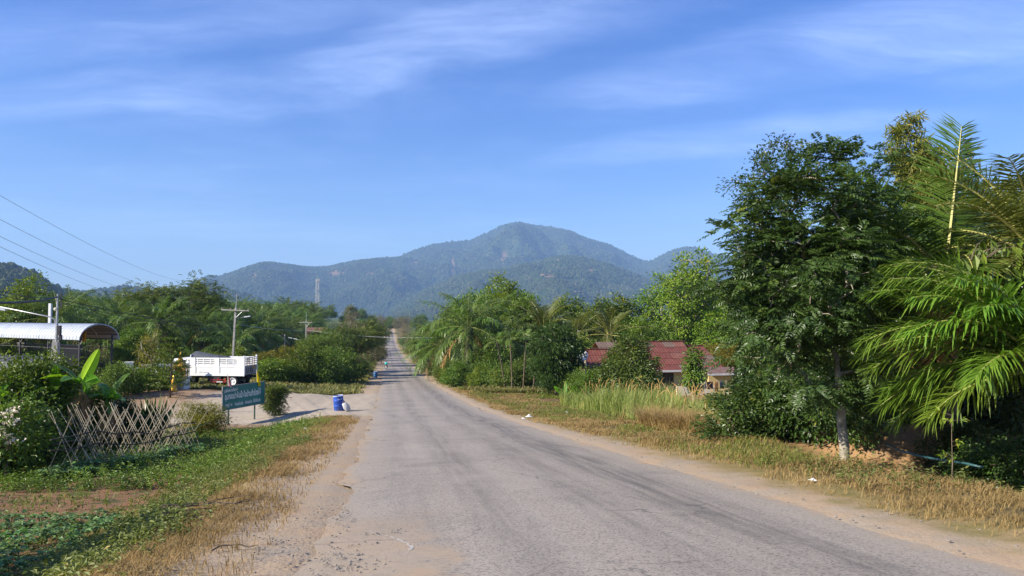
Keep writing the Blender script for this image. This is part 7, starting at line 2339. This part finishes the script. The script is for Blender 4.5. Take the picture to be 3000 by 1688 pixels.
for (px0, py0, rx, ry, cnt_) in ((980, 1510, 120, 40, 300), (1010, 1650, 110, 55, 300), (850, 1600, 220, 70, 300), (1130, 1560, 110, 14, 90)):
    for q in range(cnt_):
        px_, py_ = px0 + rg.normal(0, rx * 0.5), py0 + rg.normal(0, ry * 0.5)
        if py_ > 1690:
            continue
        r0 = at(px_, py_, 1.0) - Vector((0, 0, EYE))
        d_ = 6.5
        for it in range(4):
            sx_, ux_ = su(r0.x * d_, d_)
            zg_ = float(road_z(sx_)) + 0.03
            d_ = (zg_ - EYE) / r0.z
        sc = 0.004 + 0.016 * rg.random() ** 4
        gv.merge(st_me[rg.integers(5)], Matrix.Translation((r0.x * d_, d_, zg_ - 0.2 * sc)) @ Matrix.Rotation(rg.random() * 6.28, 4, 'Z') @ Matrix.Scale(sc, 4))
o = obj('gravel', gv.mesh('gravel', M['pebble'])); tag(o, 'loose gravel and pebbles on the sandy shoulders', None, None, 'stuff')
M['paperw'] = simple('white_litter', (0.70, 0.70, 0.68), 0.6, 0.3)
for px_, py_, d, sz, lb in ((1550, 1195, 33.0, 0.17, 'crumpled white plastic bag on the right verge'), (1660, 1188, 36.0, 0.16, 'small white scrap of litter farther along the right verge'), (1532, 1218, 31.0, 0.09, 'tiny white scrap at the right edge of the road'),
                            (900, 1242, 28.0, 0.10, 'small white scrap in the left bank grass'), (2372, 1438, 11.6, 0.06, 'clear crushed bottle on the right shoulder')):
    p = on(px_, d)
    r_ = np.random.default_rng(int(px_))
    V = np.array([[a * sz * (0.6 + 0.5 * r_.random()), b * sz * (0.5 + 0.5 * r_.random()), max(0, (1 - a * a - b * b)) * sz * 0.55 * r_.uniform(0.4, 1.3)] for a in np.linspace(-1, 1, 5) for b in np.linspace(-1, 1, 5)])
    i = np.arange(4)[:, None] * 5 + np.arange(4)[None, :]
    sz *= 1.0
    o = obj('litter', MB().add(V, np.stack([i, i + 5, i + 6, i + 1], -1).reshape(-1, 4)).mesh('litter', M['paperw']), None, (p.x, p.y, p.z + 0.05)); tag(o, lb, 'litter')
    sm = o.modifiers.new('thick', 'SOLIDIFY'); sm.thickness = 0.006
for px_, py_, d, L, rz_, lb in ((620, 1470, 9.6, 1.1, 0.5, 'dry broken stick lying in the weeds'), (380, 1410, 11.6, 0.9, 0.8, 'bundle of dry twigs beside the vegetable bed'), (700, 1572, 7.4, 0.45, 0.5, 'curled dead leaf stalk on the sandy shoulder')):
    p = on(px_, d)
    r_ = np.random.default_rng(int(px_))
    mb = MB()
    for q in range(1 if 'stalk' in lb else 4):
        P = np.array([[L * (t - 0.5), r_.normal(0, 0.05) + 0.05 * math.sin(4 * t + q), 0.04 + 0.03 * q + r_.normal(0, 0.015)] for t in np.linspace(0, 1, 6)])
        mb.tube(P, np.linspace(0.010, 0.004, 6), 5)
    o = obj('stick', mb.mesh('stick', M['bark']), None, (p.x, p.y, p.z), (0, 0, rz_)); tag(o, lb, 'stick')
